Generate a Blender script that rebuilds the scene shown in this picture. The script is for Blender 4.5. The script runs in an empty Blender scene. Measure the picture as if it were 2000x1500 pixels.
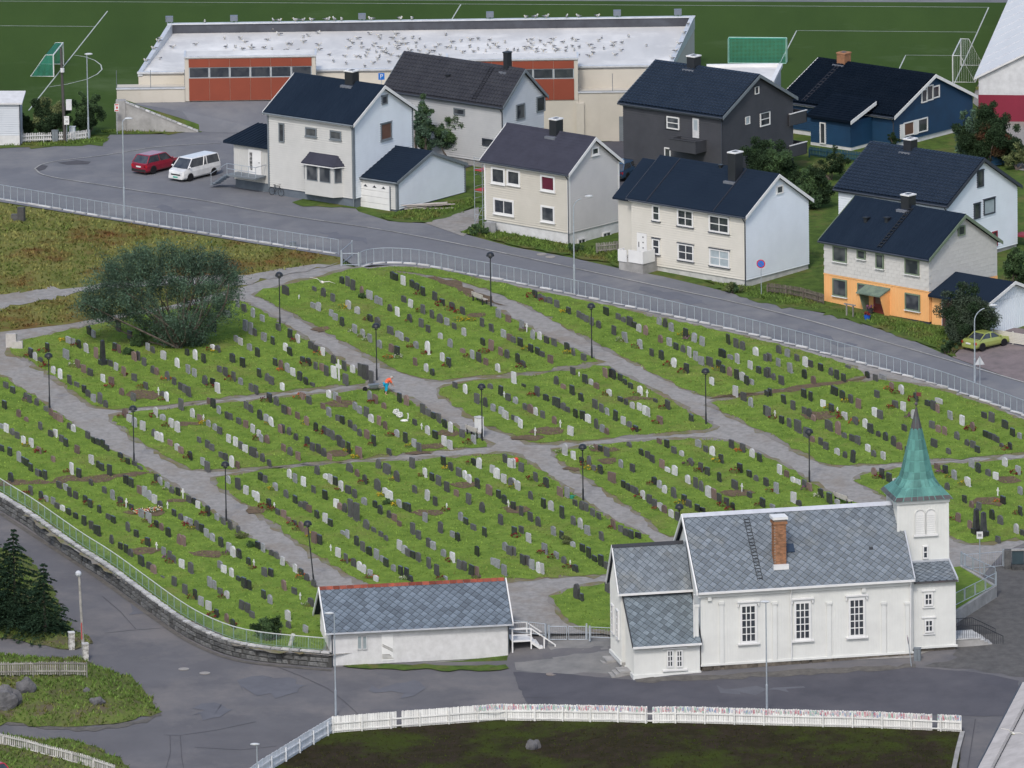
import bpy, bmesh, math, random
import numpy as np
from mathutils import Vector, Matrix
random.seed(7); RNG = np.random.default_rng(11)
S = bpy.context.scene; COL = S.collection
rad = math.radians
# ---------------------------------------------------------------- camera
FPX = 26000.0            # focal length in pixels of the 2000 px wide photograph (a long telephoto)
HC, Y0 = 231.0, 1090.0   # camera height over the pitch, distance to the world origin
ROLL = 0.014
PITCH = rad(11.0) + math.atan(670 / FPX)
_F = Vector((0, math.cos(PITCH), -math.sin(PITCH)))
_R0 = Vector((1, 0, 0)); _U0 = Vector((0, math.sin(PITCH), math.cos(PITCH)))
_R = _R0 * math.cos(ROLL) - _U0 * math.sin(ROLL)
_U = _U0 * math.cos(ROLL) + _R0 * math.sin(ROLL)
CAMP = Vector((0, -Y0, HC))
cam = bpy.data.cameras.new('camera'); camo = bpy.data.objects.new('camera', cam); COL.objects.link(camo)
cam.sensor_width = 36.0; cam.lens = 36.0 * FPX / 2000.0
cam.clip_start = 10.0; cam.clip_end = 4000.0
camo.matrix_world = Matrix(((_R.x, _U.x, -_F.x, CAMP.x), (_R.y, _U.y, -_F.y, CAMP.y), (_R.z, _U.z, -_F.z, CAMP.z), (0, 0, 0, 1)))
S.camera = camo
# ---------------------------------------------------------------- sky, sun, exposure
SUN_EL, SUN_AZ = rad(47), rad(193)     # azimuth of the sun, clockwise from +Y
w = bpy.data.worlds.new('World'); S.world = w; w.use_nodes = True
nt = w.node_tree; nt.nodes.clear()
sky = nt.nodes.new('ShaderNodeTexSky'); sky.sky_type = 'NISHITA'; sky.sun_disc = False
sky.sun_elevation = SUN_EL; sky.sun_rotation = SUN_AZ
sky.air_density = 1.0; sky.dust_density = 2.5; sky.ozone_density = 1.0
bg = nt.nodes.new('ShaderNodeBackground'); bg.inputs['Strength'].default_value = 0.15
wo = nt.nodes.new('ShaderNodeOutputWorld')
hs = nt.nodes.new('ShaderNodeHueSaturation'); hs.inputs['Saturation'].default_value = 1.0
nt.links.new(sky.outputs[0], hs.inputs['Color']); nt.links.new(hs.outputs[0], bg.inputs[0]); nt.links.new(bg.outputs[0], wo.inputs[0])
sl = bpy.data.lights.new('sun', 'SUN'); sl.energy = 1.25; sl.angle = rad(8); sl.color = (1.0, 0.97, 0.93)
so = bpy.data.objects.new('sun', sl); COL.objects.link(so)
sd = Vector((math.sin(SUN_AZ) * math.cos(SUN_EL), math.cos(SUN_AZ) * math.cos(SUN_EL), math.sin(SUN_EL)))
so.rotation_euler = sd.to_track_quat('Z', 'Y').to_euler(); so.location = (-60, -60, 120)
S.view_settings.view_transform = 'Standard'; S.view_settings.look = 'None'
S.view_settings.exposure = 0.5; S.view_settings.gamma = 1.0; S.view_settings.use_curve_mapping = False
S.render.engine = 'CYCLES'

# ---------------------------------------------------------------- terrain and surveying helpers
def softp(t, k): return k * math.log1p(math.exp(t / k)) if t / k < 30 else t
def sm(t): t = min(1.0, max(0.0, t)); return t * t * (3 - 2 * t)
def zg(x, y):                      # level of the pitch, the street and the graveyard
    dip = 2.4 * sm((y - 38) / 14) * sm((74 - y) / 4) * sm((x - 1.5) / 3) * sm((16 - x) / 4) if 38 < y < 74 and 1 < x < 16 else 0.0
    return -(0.021 * softp(30 - y, 5) + 0.054 * softp(-10 - y, 6)) - dip
def zl(x, y):                      # level of the lower road, a metre below the graveyard along its wall
    yt = -97 + (1 - sm((x + 14) / 11)) * 57
    return zg(x, y) - (1 - sm((x + 3) / 16)) * sm((yt - y) / 7)
def ray(px, py): return _F + _R * ((px - 1000) / FPX) + _U * ((750 - py) / FPX)
def G(px, py, low=False, dz=0.0):  # where a sight line meets the ground
    d = ray(px, py); lo, hi = 700.0, 1600.0; zf = zl if low else zg
    for _ in range(46):
        m = (lo + hi) / 2; p = CAMP + d * m
        if p.z > zf(p.x, p.y) + dz: lo = m
        else: hi = m
    return CAMP + d * m
def atz(px, py, z): d = ray(px, py); return CAMP + d * ((z - HC) / d.z)
def proj(p):
    q = Vector(p) - CAMP; k = q.dot(_F)
    return 1000 + FPX * q.dot(_R) / k, 750 - FPX * q.dot(_U) / k
def zfor(x, y, py):                # height over (x, y) that is seen at image row py
    lo, hi = -30.0, 60.0
    for _ in range(46):
        z = (lo + hi) / 2
        if proj((x, y, z))[1] > py: lo = z
        else: hi = z
    return z
def pix(p): return FPX / (Vector(p) - CAMP).length   # pixels per metre there

# ---------------------------------------------------------------- materials
MATS = {}; ADJ = {'asphalt_lower':(1.2,1.15,1.08), 'asphalt_darker':(0.9,0.88,0.88), 'asphalt':(1.3,1.28,1.22), 'gravel_path':(1.68,1.66,1.64), 'artificial_turf':(0.98,0.98,0.78), 'church_white':(0.8,0.82,0.81), 'slate':(0.93,1.0,1.05), 'slate_bluish':(0.97,1.01,1.04), 'weathered_tile':(1.0,1.02,1.13), 'white_boards':(0.91,0.96,1.0), 'skylit_gable_boards':(1.06,1.12,1.16), 'warm_cream_boards':(0.93,0.93,0.92), 'beige_boards':(0.93,0.92,0.87), 'grass_lawn':(1.02,1.08,0.98), 'grass_blades':(1.02,1.08,0.98), 'rough_field':(0.85,0.95,0.8), 'field_tufts':(0.85,0.95,0.8), 'willow_leaf':(0.8,1.0,0.98), 'willow_leaf_dark':(0.8,1.0,0.98), 'roof_membrane':(1.62,1.56,1.42), 'verdigris_copper':(0.9,1.06,1.06), 'dark_soil':(0.85,0.76,0.66), 'bank_blades':(0.75,0.72,0.6), 'charcoal_boards':(0.96,0.96,1.02), 'rust_panels':(0.86,0.6,0.52), 'beige_panels':(1.06,1.08,1.08), 'apricot_boards':(1.12,1.08,0.92), 'picket_white':(0.95,0.95,0.95), 'old_white_paint':(0.88,0.89,0.91), 'chimney_brick':(1.1,1.0,0.95), 'bare_soil':(1.2,1.15,1.1)}      # per material: correction of the first colour estimate
def _n(t, typ, **kw):
    n = t.nodes.new(typ)
    for k, v in kw.items(): setattr(n, k, v)
    return n
def mat(name, c, c2=None, rough=0.85, scale=1.5, detail=5.0, bump=0.0, bscale=25.0, metal=0.0, rnd=0.0, spec=0.4, lo=0.35, hi=0.65,
        c3=None, scale3=0.15, lo3=0.5, hi3=0.7, stretch=None, coat=0.0):
    if name in MATS: return MATS[name]
    if rough >= .85: spec = .04
    m = bpy.data.materials.new(name); m.use_nodes = True; t = m.node_tree
    b = t.nodes['Principled BSDF']; b.inputs['Roughness'].default_value = rough; b.inputs['Metallic'].default_value = metal
    b.inputs['Specular IOR Level'].default_value = spec; b.inputs['Coat Weight'].default_value = coat
    c2 = tuple(c2) if c2 else tuple(x * 0.8 for x in c); gain = ADJ.get(name) or ((1.2,) * 3 if max(c) < .45 else (.88,) * 3 if max(c) > .55 else (1.0,) * 3)
    c, c2, c3 = (tuple(min(.85, x * g) for x, g in zip(q, gain)) if q else None for q in (c, c2, c3))
    tc = _n(t, 'ShaderNodeTexCoord'); src = tc.outputs['Object']
    if stretch:
        mp = _n(t, 'ShaderNodeMapping'); mp.inputs['Scale'].default_value = stretch; t.links.new(src, mp.inputs[0]); src = mp.outputs[0]
    nz = _n(t, 'ShaderNodeTexNoise'); nz.inputs['Scale'].default_value = scale; nz.inputs['Detail'].default_value = detail; nz.inputs['Roughness'].default_value = 0.65
    t.links.new(src, nz.inputs['Vector'])
    def ramp(sock, l, h):
        r = _n(t, 'ShaderNodeMapRange'); r.inputs['From Min'].default_value = l; r.inputs['From Max'].default_value = h
        t.links.new(sock, r.inputs['Value']); return r.outputs[0]
    def mix(f, A, B, bt='MIX'):
        x = _n(t, 'ShaderNodeMix', data_type='RGBA', blend_type=bt)
        if hasattr(f, 'links'): t.links.new(f, x.inputs[0])
        else: x.inputs[0].default_value = f
        for s, v in ((x.inputs[6], A), (x.inputs[7], B)):
            if hasattr(v, 'links'): t.links.new(v, s)
            else: s.default_value = (*v, 1)
        return x.outputs[2]
    col = mix(ramp(nz.outputs[0], lo, hi), c, c2)
    if c3:
        n3 = _n(t, 'ShaderNodeTexNoise'); n3.inputs['Scale'].default_value = scale3; n3.inputs['Detail'].default_value = 6; n3.inputs['Roughness'].default_value = 0.7
        t.links.new(tc.outputs['Object'], n3.inputs['Vector'])
        col = mix(ramp(n3.outputs[0], lo3, hi3), col, tuple(c3))
    if rnd:
        oi = _n(t, 'ShaderNodeObjectInfo'); ge = _n(t, 'ShaderNodeNewGeometry')
        ad = _n(t, 'ShaderNodeMath', operation='ADD'); t.links.new(oi.outputs['Random'], ad.inputs[0]); t.links.new(ge.outputs['Random Per Island'], ad.inputs[1])
        fr = _n(t, 'ShaderNodeMath', operation='FRACT'); t.links.new(ad.outputs[0], fr.inputs[0])
        mr = _n(t, 'ShaderNodeMapRange'); mr.inputs['To Min'].default_value = 1 - rnd; mr.inputs['To Max'].default_value = 1 + rnd
        t.links.new(fr.outputs[0], mr.inputs[0])
        cb = _n(t, 'ShaderNodeCombineColor')
        for i in range(3): t.links.new(mr.outputs[0], cb.inputs[i])
        col = mix(1.0, col, cb.outputs[0], 'MULTIPLY')
    t.links.new(col, b.inputs['Base Color'])
    if bump:
        nb = _n(t, 'ShaderNodeTexNoise'); nb.inputs['Scale'].default_value = bscale; nb.inputs['Detail'].default_value = 4
        t.links.new(src, nb.inputs['Vector'])
        bp = _n(t, 'ShaderNodeBump'); bp.inputs['Strength'].default_value = bump; bp.inputs['Distance'].default_value = 0.1
        t.links.new(nb.outputs[0], bp.inputs['Height']); t.links.new(bp.outputs[0], b.inputs['Normal'])
    MATS[name] = m; return m

# ---------------------------------------------------------------- mesh and object helpers
class MB:
    def __init__(s): s.v = []; s.f = []; s.m = []
    def poly(s, pts, m=0):
        k = len(s.v); s.v += [tuple(p) for p in pts]; s.f.append(tuple(range(k, k + len(pts)))); s.m.append(m); return s
    def box(s, a, b, m=0):
        x0, y0, z0 = a; x1, y1, z1 = b; k = len(s.v)
        s.v += [(x0, y0, z0), (x1, y0, z0), (x1, y1, z0), (x0, y1, z0), (x0, y0, z1), (x1, y0, z1), (x1, y1, z1), (x0, y1, z1)]
        for q in ((0, 3, 2, 1), (4, 5, 6, 7), (0, 1, 5, 4), (1, 2, 6, 5), (2, 3, 7, 6), (3, 0, 4, 7)):
            s.f.append(tuple(k + i for i in q)); s.m.append(m)
        return s
    def loft(s, loops, m=0, caps=True, closed=True):
        k = len(s.v); n = len(loops[0])
        for L in loops: s.v += [tuple(p) for p in L]
        for i in range(len(loops) - 1):
            for j in range(n if closed else n - 1):
                a = k + i * n + j; b = k + i * n + (j + 1) % n
                s.f.append((a, b, b + n, a + n)); s.m.append(m)
        if caps:
            s.f.append(tuple(k + j for j in reversed(range(n)))); s.m.append(m)
            e = k + (len(loops) - 1) * n
            s.f.append(tuple(e + j for j in range(n))); s.m.append(m)
        return s
    def prism(s, pts, off, m=0):
        o = Vector(off); return s.loft([[Vector(p) for p in pts], [Vector(p) + o for p in pts]], m)
    def tube(s, pts, r, n=6, m=0):
        pts = [Vector(p) for p in pts]; rs = r if isinstance(r, (list, tuple)) else [r] * len(pts)
        loops = []
        for i, p in enumerate(pts):
            d = (pts[min(i + 1, len(pts) - 1)] - pts[max(i - 1, 0)]).normalized()
            a = d.cross(Vector((0.31, 0.17, 0.93)) if abs(d.z) < 0.9 else Vector((0, 1, 0))).normalized(); b = d.cross(a)
            loops.append([p + (a * math.cos(2 * math.pi * j / n) + b * math.sin(2 * math.pi * j / n)) * rs[i] for j in range(n)])
        return s.loft(loops, m)
    def bar(s, p, q, w, h=None, m=0):      # square bar between two points
        p, q = Vector(p), Vector(q); h = h or w; d = (q - p).normalized()
        a = d.cross(Vector((0, 0, 1)))
        a = a.normalized() if a.length > 1e-4 else Vector((1, 0, 0)); b = a.cross(d).normalized()
        c = [a * w / 2 * i + b * h / 2 * j for i, j in ((-1, -1), (1, -1), (1, 1), (-1, 1))]
        return s.loft([[p + e for e in c], [q + e for e in c]], m)
    def lathe(s, prof, n=12, o=(0, 0, 0), m=0):
        o = Vector(o)
        return s.loft([[o + Vector((r * math.cos(2 * math.pi * j / n), r * math.sin(2 * math.pi * j / n), z)) for j in range(n)] for r, z in prof], m)
    def ell(s, c, r, n=8, k=5, m=0):
        c = Vector(c); prof = [(math.sin(math.pi * (i + .02) / (k + .04)), -math.cos(math.pi * (i + .02) / (k + .04))) for i in range(k + 1)]
        return s.loft([[c + Vector((r[0] * a * math.cos(2 * math.pi * j / n), r[1] * a * math.sin(2 * math.pi * j / n), r[2] * z)) for j in range(n)] for a, z in prof], m)
    def mesh(s, name, mats):
        me = bpy.data.meshes.new(name); me.from_pydata(s.v, [], s.f)
        for x in (mats if isinstance(mats, (list, tuple)) else [mats]): me.materials.append(x)
        if any(s.m): me.polygons.foreach_set('material_index', s.m)
        me.update(); return me
    def fix(s, me):
        bm = bmesh.new(); bm.from_mesh(me); bmesh.ops.recalc_face_normals(bm, faces=bm.faces); bm.to_mesh(me); bm.free()
    def build(s, name, mats, parent=None, smooth=False, fix=True):
        me = s.mesh(name, mats)
        if fix: s.fix(me)
        if smooth: me.polygons.foreach_set('use_smooth', [True] * len(me.polygons))
        return link(name, me, parent)
def link(name, me, parent=None, loc=None, rz=None, scale=None):
    o = bpy.data.objects.new(name, me); COL.objects.link(o)
    if parent: o.parent = parent
    if loc is not None: o.location = loc
    if rz is not None: o.rotation_euler = (0, 0, rz)
    if scale is not None: o.scale = scale
    return o
def tag(o, label=None, cat=None, group=None, kind=None):
    if label: o['label'] = label
    if cat: o['category'] = cat
    if group: o['group'] = group
    if kind: o['kind'] = kind
    return o
def thing(name, label, cat, loc=(0, 0, 0), rz=0.0, group=None):
    o = bpy.data.objects.new(name, None); COL.objects.link(o); o.location = loc; o.rotation_euler = (0, 0, rz)
    o.empty_display_size = 0.3
    return tag(o, label, cat, group)
def np_mesh(name, verts, faces, mats, mi=None):      # verts (n,3), faces (m,k) numpy
    me = bpy.data.meshes.new(name); n, (m, k) = len(verts), faces.shape
    me.vertices.add(n); me.vertices.foreach_set('co', np.asarray(verts, 'f').ravel())
    me.loops.add(m * k); me.loops.foreach_set('vertex_index', np.asarray(faces, 'i').ravel())
    me.polygons.add(m); me.polygons.foreach_set('loop_start', np.arange(0, m * k, k, dtype='i'))
    for x in (mats if isinstance(mats, (list, tuple)) else [mats]): me.materials.append(x)
    if mi is not None: me.polygons.foreach_set('material_index', np.asarray(mi, 'i'))
    me.update(calc_edges=True); return me

def inpoly(x, y, P):
    c = False; j = len(P) - 1
    for i in range(len(P)):
        if (P[i][1] > y) != (P[j][1] > y) and x < (P[j][0] - P[i][0]) * (y - P[i][1]) / (P[j][1] - P[i][1]) + P[i][0]: c = not c
        j = i
    return c
def smoothpath(pts, it=2):
    for _ in range(it):
        q = [pts[0]]
        for a, b in zip(pts, pts[1:]):
            q += [(a[0] * .75 + b[0] * .25, a[1] * .75 + b[1] * .25), (a[0] * .25 + b[0] * .75, a[1] * .25 + b[1] * .75)]
        pts = q + [pts[-1]]
    return pts
def rounded(P, it=2):        # closed polygon with its corners cut round
    for _ in range(it):
        q = []
        for a, b in zip(P, P[1:] + P[:1]):
            q += [(a[0] * .8 + b[0] * .2, a[1] * .8 + b[1] * .2), (a[0] * .2 + b[0] * .8, a[1] * .2 + b[1] * .8)]
        P = q
    return P
def worldpoly(pxpoly, low=False): return [(p.x, p.y) for p in (G(a, b, low) for a, b in pxpoly)]
def sheet(name, pxpoly, m, dz, low=False, jit=0.0, kind='structure', world=None, zf=None, step=0.7, parent=None):
    P = world or worldpoly(pxpoly, low); zf = zf or (zl if low else zg); Q = []
    for a, b in zip(P, P[1:] + P[:1]):
        n = max(1, int(math.hypot(b[0] - a[0], b[1] - a[1]) / step)) if jit else 1
        for i in range(n):
            t = i / n; Q.append((a[0] + (b[0] - a[0]) * t + random.gauss(0, jit), a[1] + (b[1] - a[1]) * t + random.gauss(0, jit * 1.6)))
    bm = bmesh.new(); bm.faces.new([bm.verts.new((x, y, 0)) for x, y in Q])
    bmesh.ops.triangulate(bm, faces=bm.faces[:])
    xs = [q[0] for q in Q]; ys = [q[1] for q in Q]; g = 2.0 if low else 4.0
    for ax, lo_, hi_ in ((0, min(xs), max(xs)), (1, min(ys), max(ys))):
        k = math.ceil(lo_ / g) * g
        while k < hi_:
            co = (k, 0, 0) if ax == 0 else (0, k, 0); no = (1, 0, 0) if ax == 0 else (0, 1, 0)
            bmesh.ops.bisect_plane(bm, geom=bm.verts[:] + bm.edges[:] + bm.faces[:], plane_co=co, plane_no=no); k += g
    for v in bm.verts: v.co.z = zf(v.co.x, v.co.y) + dz
    bmesh.ops.recalc_face_normals(bm, faces=bm.faces)
    if sum(f.normal.z for f in bm.faces) < 0: bmesh.ops.reverse_faces(bm, faces=bm.faces)
    me = bpy.data.meshes.new(name); bm.to_mesh(me); bm.free(); me.materials.append(m)
    o = link(name, me, parent)
    if not parent: tag(o, kind=kind)
    return o
def strip(name, pxline, width, m, dz, low=False, kind='structure', parent=None):   # a painted line or narrow band on the ground
    pts = [G(a, b, low) for a, b in pxline]; zf = zl if low else zg; mb = MB(); L = []; R = []
    dens = []
    for a, b in zip(pts, pts[1:]):
        n = max(1, int((b - a).length / 2.0)); dens += [a.lerp(b, i / n) for i in range(n)]
    dens.append(pts[-1])
    for i, p in enumerate(dens):
        d = dens[min(i + 1, len(dens) - 1)] - dens[max(i - 1, 0)]; d.z = 0; d.normalize(); nn = Vector((-d.y, d.x, 0)) * width / 2
        for s_, A in ((1, L), (-1, R)):
            q = p + nn * s_; A.append((q.x, q.y, zf(q.x, q.y) + dz))
    for i in range(len(dens) - 1): mb.poly([R[i], R[i + 1], L[i + 1], L[i]])
    o = mb.build(name, m, parent, fix=False)
    if not parent: tag(o, kind=kind)
    return o
# ---------------------------------------------------------------- the palette
M_GRASS = mat('grass_lawn', (.148, .208, .042), (.09, .14, .028), rough=.95, scale=.9, bump=.5, bscale=9, c3=(.16, .15, .055), scale3=.22, lo3=.52, hi3=.78)
M_BLADE = mat('grass_blades', (.2, .275, .06), (.12, .185, .04), rough=.9, scale=.5, rnd=.28, c3=(.2, .185, .07), scale3=.25, lo3=.5, hi3=.75)
M_GRASSDK = mat('verge_grass', (.07, .11, .025), (.04, .065, .018), rough=.95, scale=1.1, bump=.6, bscale=7, c3=(.11, .095, .04), scale3=.3)
M_VERGEBL = mat('verge_blades', (.10, .155, .035), (.06, .1, .025), rough=.9, rnd=.45, scale=.6, c3=(.14, .125, .04), scale3=.3)
M_FIELD = mat('rough_field', (.19, .165, .065), (.12, .125, .042), rough=1, scale=.55, detail=8, bump=.7, bscale=5, c3=(.135, .062, .032), scale3=.09, lo3=.5, hi3=.64, lo=.4, hi=.6)
M_FIELDBL = mat('field_tufts', (.225, .195, .078), (.12, .14, .045), rough=1, scale=.35, rnd=.45, c3=(.16, .07, .035), scale3=.09, lo3=.51, hi3=.64, lo=.42, hi=.58)
M_TURF = mat('artificial_turf', (.045, .08, .024), (.036, .066, .02), rough=.9, scale=.12, detail=6, bump=.15, bscale=14, c3=(.085, .125, .07), scale3=.045, lo3=.55, hi3=.8, stretch=(1, .18, 1))
M_LINE = mat('pitch_line', (.42, .46, .42), rough=.9)
M_GRAVEL = mat('gravel_path', (.175, .171, .164), (.13, .127, .121), rough=1, scale=2.2, detail=8, bump=.5, bscale=20, c3=(.125, .108, .09), scale3=.2, lo3=.5, hi3=.75)
M_SOIL = mat('bare_soil', (.125, .095, .068), (.08, .065, .045), rough=1, scale=2.5, detail=8, bump=.6, bscale=12)
M_SOILDK = mat('dark_soil', (.042, .036, .031), (.026, .028, .015), rough=1, scale=1.0, detail=8, bump=.7, bscale=8, c3=(.045, .066, .018), scale3=.16, lo3=.47, hi3=.6)
M_ASPH = mat('asphalt', (.122, .128, .145), (.104, .109, .124), rough=.9, scale=.25, detail=9, bump=.2, bscale=40, c3=(.15, .153, .163), scale3=.13, lo3=.48, hi3=.66)
M_ASPH2 = mat('asphalt_darker', (.098, .1, .113), (.08, .082, .094), rough=.88, scale=.3, detail=9, bump=.2, bscale=40, c3=(.125, .125, .135), scale3=.07, lo3=.5, hi3=.75)
M_ASPHLOW = mat('asphalt_lower', (.108, .111, .124), (.09, .093, .105), rough=.9, scale=.2, detail=9, bump=.25, bscale=40, c3=(.133, .132, .139), scale3=.12, lo3=.46, hi3=.64)
M_CRACK = mat('asphalt_seam', (.078, .078, .085), rough=.95)
M_KERB = mat('kerb_stone', (.30, .295, .28), (.2, .2, .19), rough=.9, scale=3, rnd=.2)
M_FOOT = mat('pale_footing', (.52, .52, .51), (.36, .36, .35), rough=.9, scale=1.2, rnd=.2)
M_STONE = mat('wall_stone', (.13, .13, .127), (.065, .067, .067), rough=.95, scale=2.0, bump=.6, bscale=8, rnd=.35)
M_COPE = mat('coping_stone', (.4, .395, .385), (.25, .25, .24), rough=.95, scale=2.5, rnd=.25, bump=.4, bscale=10)
M_CONC = mat('concrete', (.29, .285, .275), (.2, .197, .19), rough=.95, scale=.9, bump=.2, bscale=14)
M_RUBBLE = mat('foundation_rubble', (.13, .115, .095), (.065, .058, .05), rough=1, scale=1.4, bump=.8, bscale=5, rnd=.3)
M_ROCK = mat('rock', (.12, .118, .12), (.06, .06, .064), rough=1, scale=.9, bump=.8, bscale=4)
M_GALV = mat('galvanised_steel', (.33, .37, .40), (.26, .29, .32), rough=.5, metal=.35, scale=3)
M_GREENMETAL = mat('green_grey_steel', (.22, .30, .28), rough=.5, metal=.3)
M_BLACKMET = mat('black_metal', (.016, .018, .022), rough=.45, spec=.5)
M_DARKTRIM = mat('dark_trim', (.035, .042, .055), rough=.6)
M_WHITE = mat('white_paint', (.76, .76, .74), (.68, .68, .67), rough=.6, scale=1.0)
M_OFFWHITE = mat('old_white_paint', (.66, .655, .64), (.55, .545, .53), rough=.8, scale=1.6, detail=8)
M_CHURCHW = mat('church_white', (.78, .77, .745), (.70, .69, .67), rough=.7, scale=.5, detail=7)
M_GLASS = mat('window_glass', (.018, .022, .03), (.05, .055, .06), rough=.08, scale=1.2, spec=.8)
M_CURT = mat('curtained_glass', (.07, .075, .08), (.02, .024, .03), rough=.12, scale=.9, detail=1, spec=.7, lo=.4, hi=.6)
M_BLIND = mat('brown_blind', (.11, .06, .045), rough=.3, spec=.6)
M_FROST = mat('pale_blind', (.36, .42, .45), rough=.3, spec=.5)
M_REDCURT = mat('wine_curtain', (.09, .015, .03), rough=.25, spec=.6)
M_SLATE = mat('slate', (.17, .185, .2), (.125, .138, .152), rough=.65, scale=3, detail=6, rnd=.22, spec=.4, c3=(.2, .19, .165), scale3=.5, lo3=.5, hi3=.8)
M_SLATEDK = mat('slate_bed', (.03, .036, .045), rough=.9)
M_SLATESH = mat('slate_bluish', (.135, .16, .185), (.09, .108, .13), rough=.6, scale=3, detail=6, rnd=.26, spec=.4)
M_NAVYROOF = mat('navy_metal_roof', (.0085, .0145, .025), (.011, .018, .030), rough=.86, scale=.6, detail=7, spec=.16, stretch=(1, .3, .3))
M_TILE = mat('black_glazed_tile', (.010, .0165, .028), (.0135, .0205, .033), rough=.35, scale=.9, spec=.3)
M_TILEGR = mat('weathered_tile', (.02, .021, .025), (.032, .033, .036), rough=.7, scale=.8, detail=7, spec=.3)
M_FELT = mat('brown_felt_roof', (.039, .04, .054), (.033, .034, .046), rough=.9, scale=1.0, spec=.2)
M_FELTNAVY = mat('navy_felt_roof', (.0095, .0158, .027), (.011, .018, .030), rough=.86, scale=.4, spec=.16)
M_COPPER = mat('verdigris_copper', (.10, .225, .195), (.06, .145, .13), rough=.7, scale=.8, detail=6, rnd=.28)
M_COPBROWN = mat('brown_copper', (.062, .048, .052), (.045, .055, .055), rough=.6, scale=1.2, rnd=.2)
M_BRICK = mat('chimney_brick', (.30, .165, .095), (.2, .12, .075), rough=.95, scale=4, rnd=.25)
M_MORTAR = mat('mortar', (.25, .22, .19), rough=1)
M_BIRDG = mat('gull_grey', (.14, .145, .16), rough=.9); M_BIRDW = mat('gull_white', (.62, .62, .6), rough=.9)
M_BEAK = mat('beak_yellow', (.6, .4, .05), rough=.6)
M_RUBBER = mat('tyre_rubber', (.018, .018, .02), rough=.9); M_RIM = mat('wheel_rim', (.25, .25, .26), rough=.4, metal=.6)
M_REDLAMP = mat('tail_lamp', (.4, .015, .02), rough=.2); M_LAMPGL = mat('lamp_glass', (.55, .57, .6), rough=.15)
M_WOODGR = mat('grey_wood', (.235, .225, .205), (.14, .135, .125), rough=.95, scale=2, rnd=.3)
M_LEAF = mat('willow_leaf', (.092, .128, .08), (.052, .08, .052), rough=.8, scale=.35, rnd=.45)
M_LEAF2 = mat('shrub_leaf', (.05, .092, .03), (.028, .058, .022), rough=.8, scale=.5, rnd=.45)
M_LEAF3 = mat('olive_leaf', (.115, .135, .05), (.065, .085, .032), rough=.8, scale=.5, rnd=.4)
M_LEAFDK = mat('dark_leaf', (.026, .044, .021), (.016, .029, .015), rough=.85, scale=.5, rnd=.45)
M_LEAFRED = mat('rusty_leaf', (.075, .03, .02), (.04, .04, .02), rough=.85, scale=.5, rnd=.45)
M_NEEDLE = mat('spruce_needle', (.022, .04, .022), (.012, .025, .016), rough=.9, scale=.6, rnd=.5)
M_BARK = mat('bark', (.12, .1, .085), (.06, .05, .043), rough=1, scale=3)
M_SOLE = mat('sole_black', (.015, .015, .016), rough=.8)
def plain(name, c, rough=.7, **k): return mat(name, c, tuple(x * .85 for x in c), rough=rough, **k)
# ---------------------------------------------------------------- the setting: ground, roads, pitch, graveyard lawns
def grid_ground():
    xs = np.concatenate([np.arange(-700, -60, 40), np.arange(-60, 60, 4), np.arange(60, 701, 40)])
    ys = np.concatenate([np.arange(-1000, -160, 60), np.arange(-160, 140, 4), np.arange(140, 1500, 60)])
    V = np.array([(x, y, (zl(x, y) if y < -30 else zg(x, y)) - .22) for y in ys for x in xs]); n = len(xs)
    Fc = np.array([(j * n + i, j * n + i + 1, (j + 1) * n + i + 1, (j + 1) * n + i) for j in range(len(ys) - 1) for i in range(n - 1)])
    tag(link('ground', np_mesh('ground', V, Fc, M_GRASSDK)), kind='structure')
grid_ground()
sheet('yard_ground', [(-400, 262), (230, 262), (540, 200), (1000, 262), (1230, 195), (1540, 125), (1905, 170), (2000, 150), (2400, 180), (2400, 900), (1990, 760), (1860, 700), (1700, 650), (1480, 590), (1000, 500), (540, 400), (-400, 400)], M_GRASSDK, -.08)
sheet('far_road', [(-700, -60), (2700, -40), (2700, 9), (1975, 5), (-700, -4)], M_ASPH, -.02)
sheet('football_pitch', [(-700, -5), (1978, 5), (1905, 175), (1890, 200), (1700, 215), (1400, 215), (225, 263), (-700, 263)], M_TURF, 0.0)
sheet('dry_verge', [(1978, 5), (1990, 5), (1935, 110), (1915, 175), (1903, 178), (1930, 110)], M_FIELD, .03, jit=.15)
sheet('hall_yard', [(1905, 175), (1990, 5), (2500, 5), (2500, 420), (1985, 330), (1960, 250), (1900, 200)], M_GRAVEL, -.03)
for L in ([(-150, 1.5), (1931, 14.5)], [(1931, 14.5), (1860, 172)], [(1907, 63), (1556, 60), (1502, 165)], [(1889, 109), (1769, 108), (1753, 142)], [(900, 9), (850, 92)],
          [(210, 22), (56, 216)], [(185, 52), (-150, 49.5)], [(145, 108), (165, 111), (185, 118), (197, 127), (199, 136), (190, 145), (170, 155), (130, 165), (96, 170)]):
    strip('pitch_marking', L, .11, M_LINE, .02)
sheet('street', [(-400, 296), (40, 288), (130, 285), (205, 275), (215, 263), (330, 262), (392, 250), (535, 205), (600, 300), (700, 413), (760, 432), (830, 436), (900, 455), (1000, 482), (1110, 502), (1200, 522), (1295, 540), (1400, 565), (1490, 590),
                 (1610, 612), (1700, 637), (1790, 668), (1860, 698), (1990, 745), (2400, 860), (2400, 960), (2000, 817), (1835, 754), (1500, 664), (1000, 554), (825, 521), (772, 518), (725, 518), (700, 524), (665, 502), (500, 476), (0, 394), (-400, 327)], M_ASPH, 0)
sheet('driveway', [(535, 205), (1000, 262), (1000, 300), (900, 330), (600, 300)], M_ASPH2, -.03)
sheet('side_lane', [(1130, 268), (1232, 262), (1235, 330), (1215, 420), (1140, 470), (1190, 330)], M_ASPH2, -.03)
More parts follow.
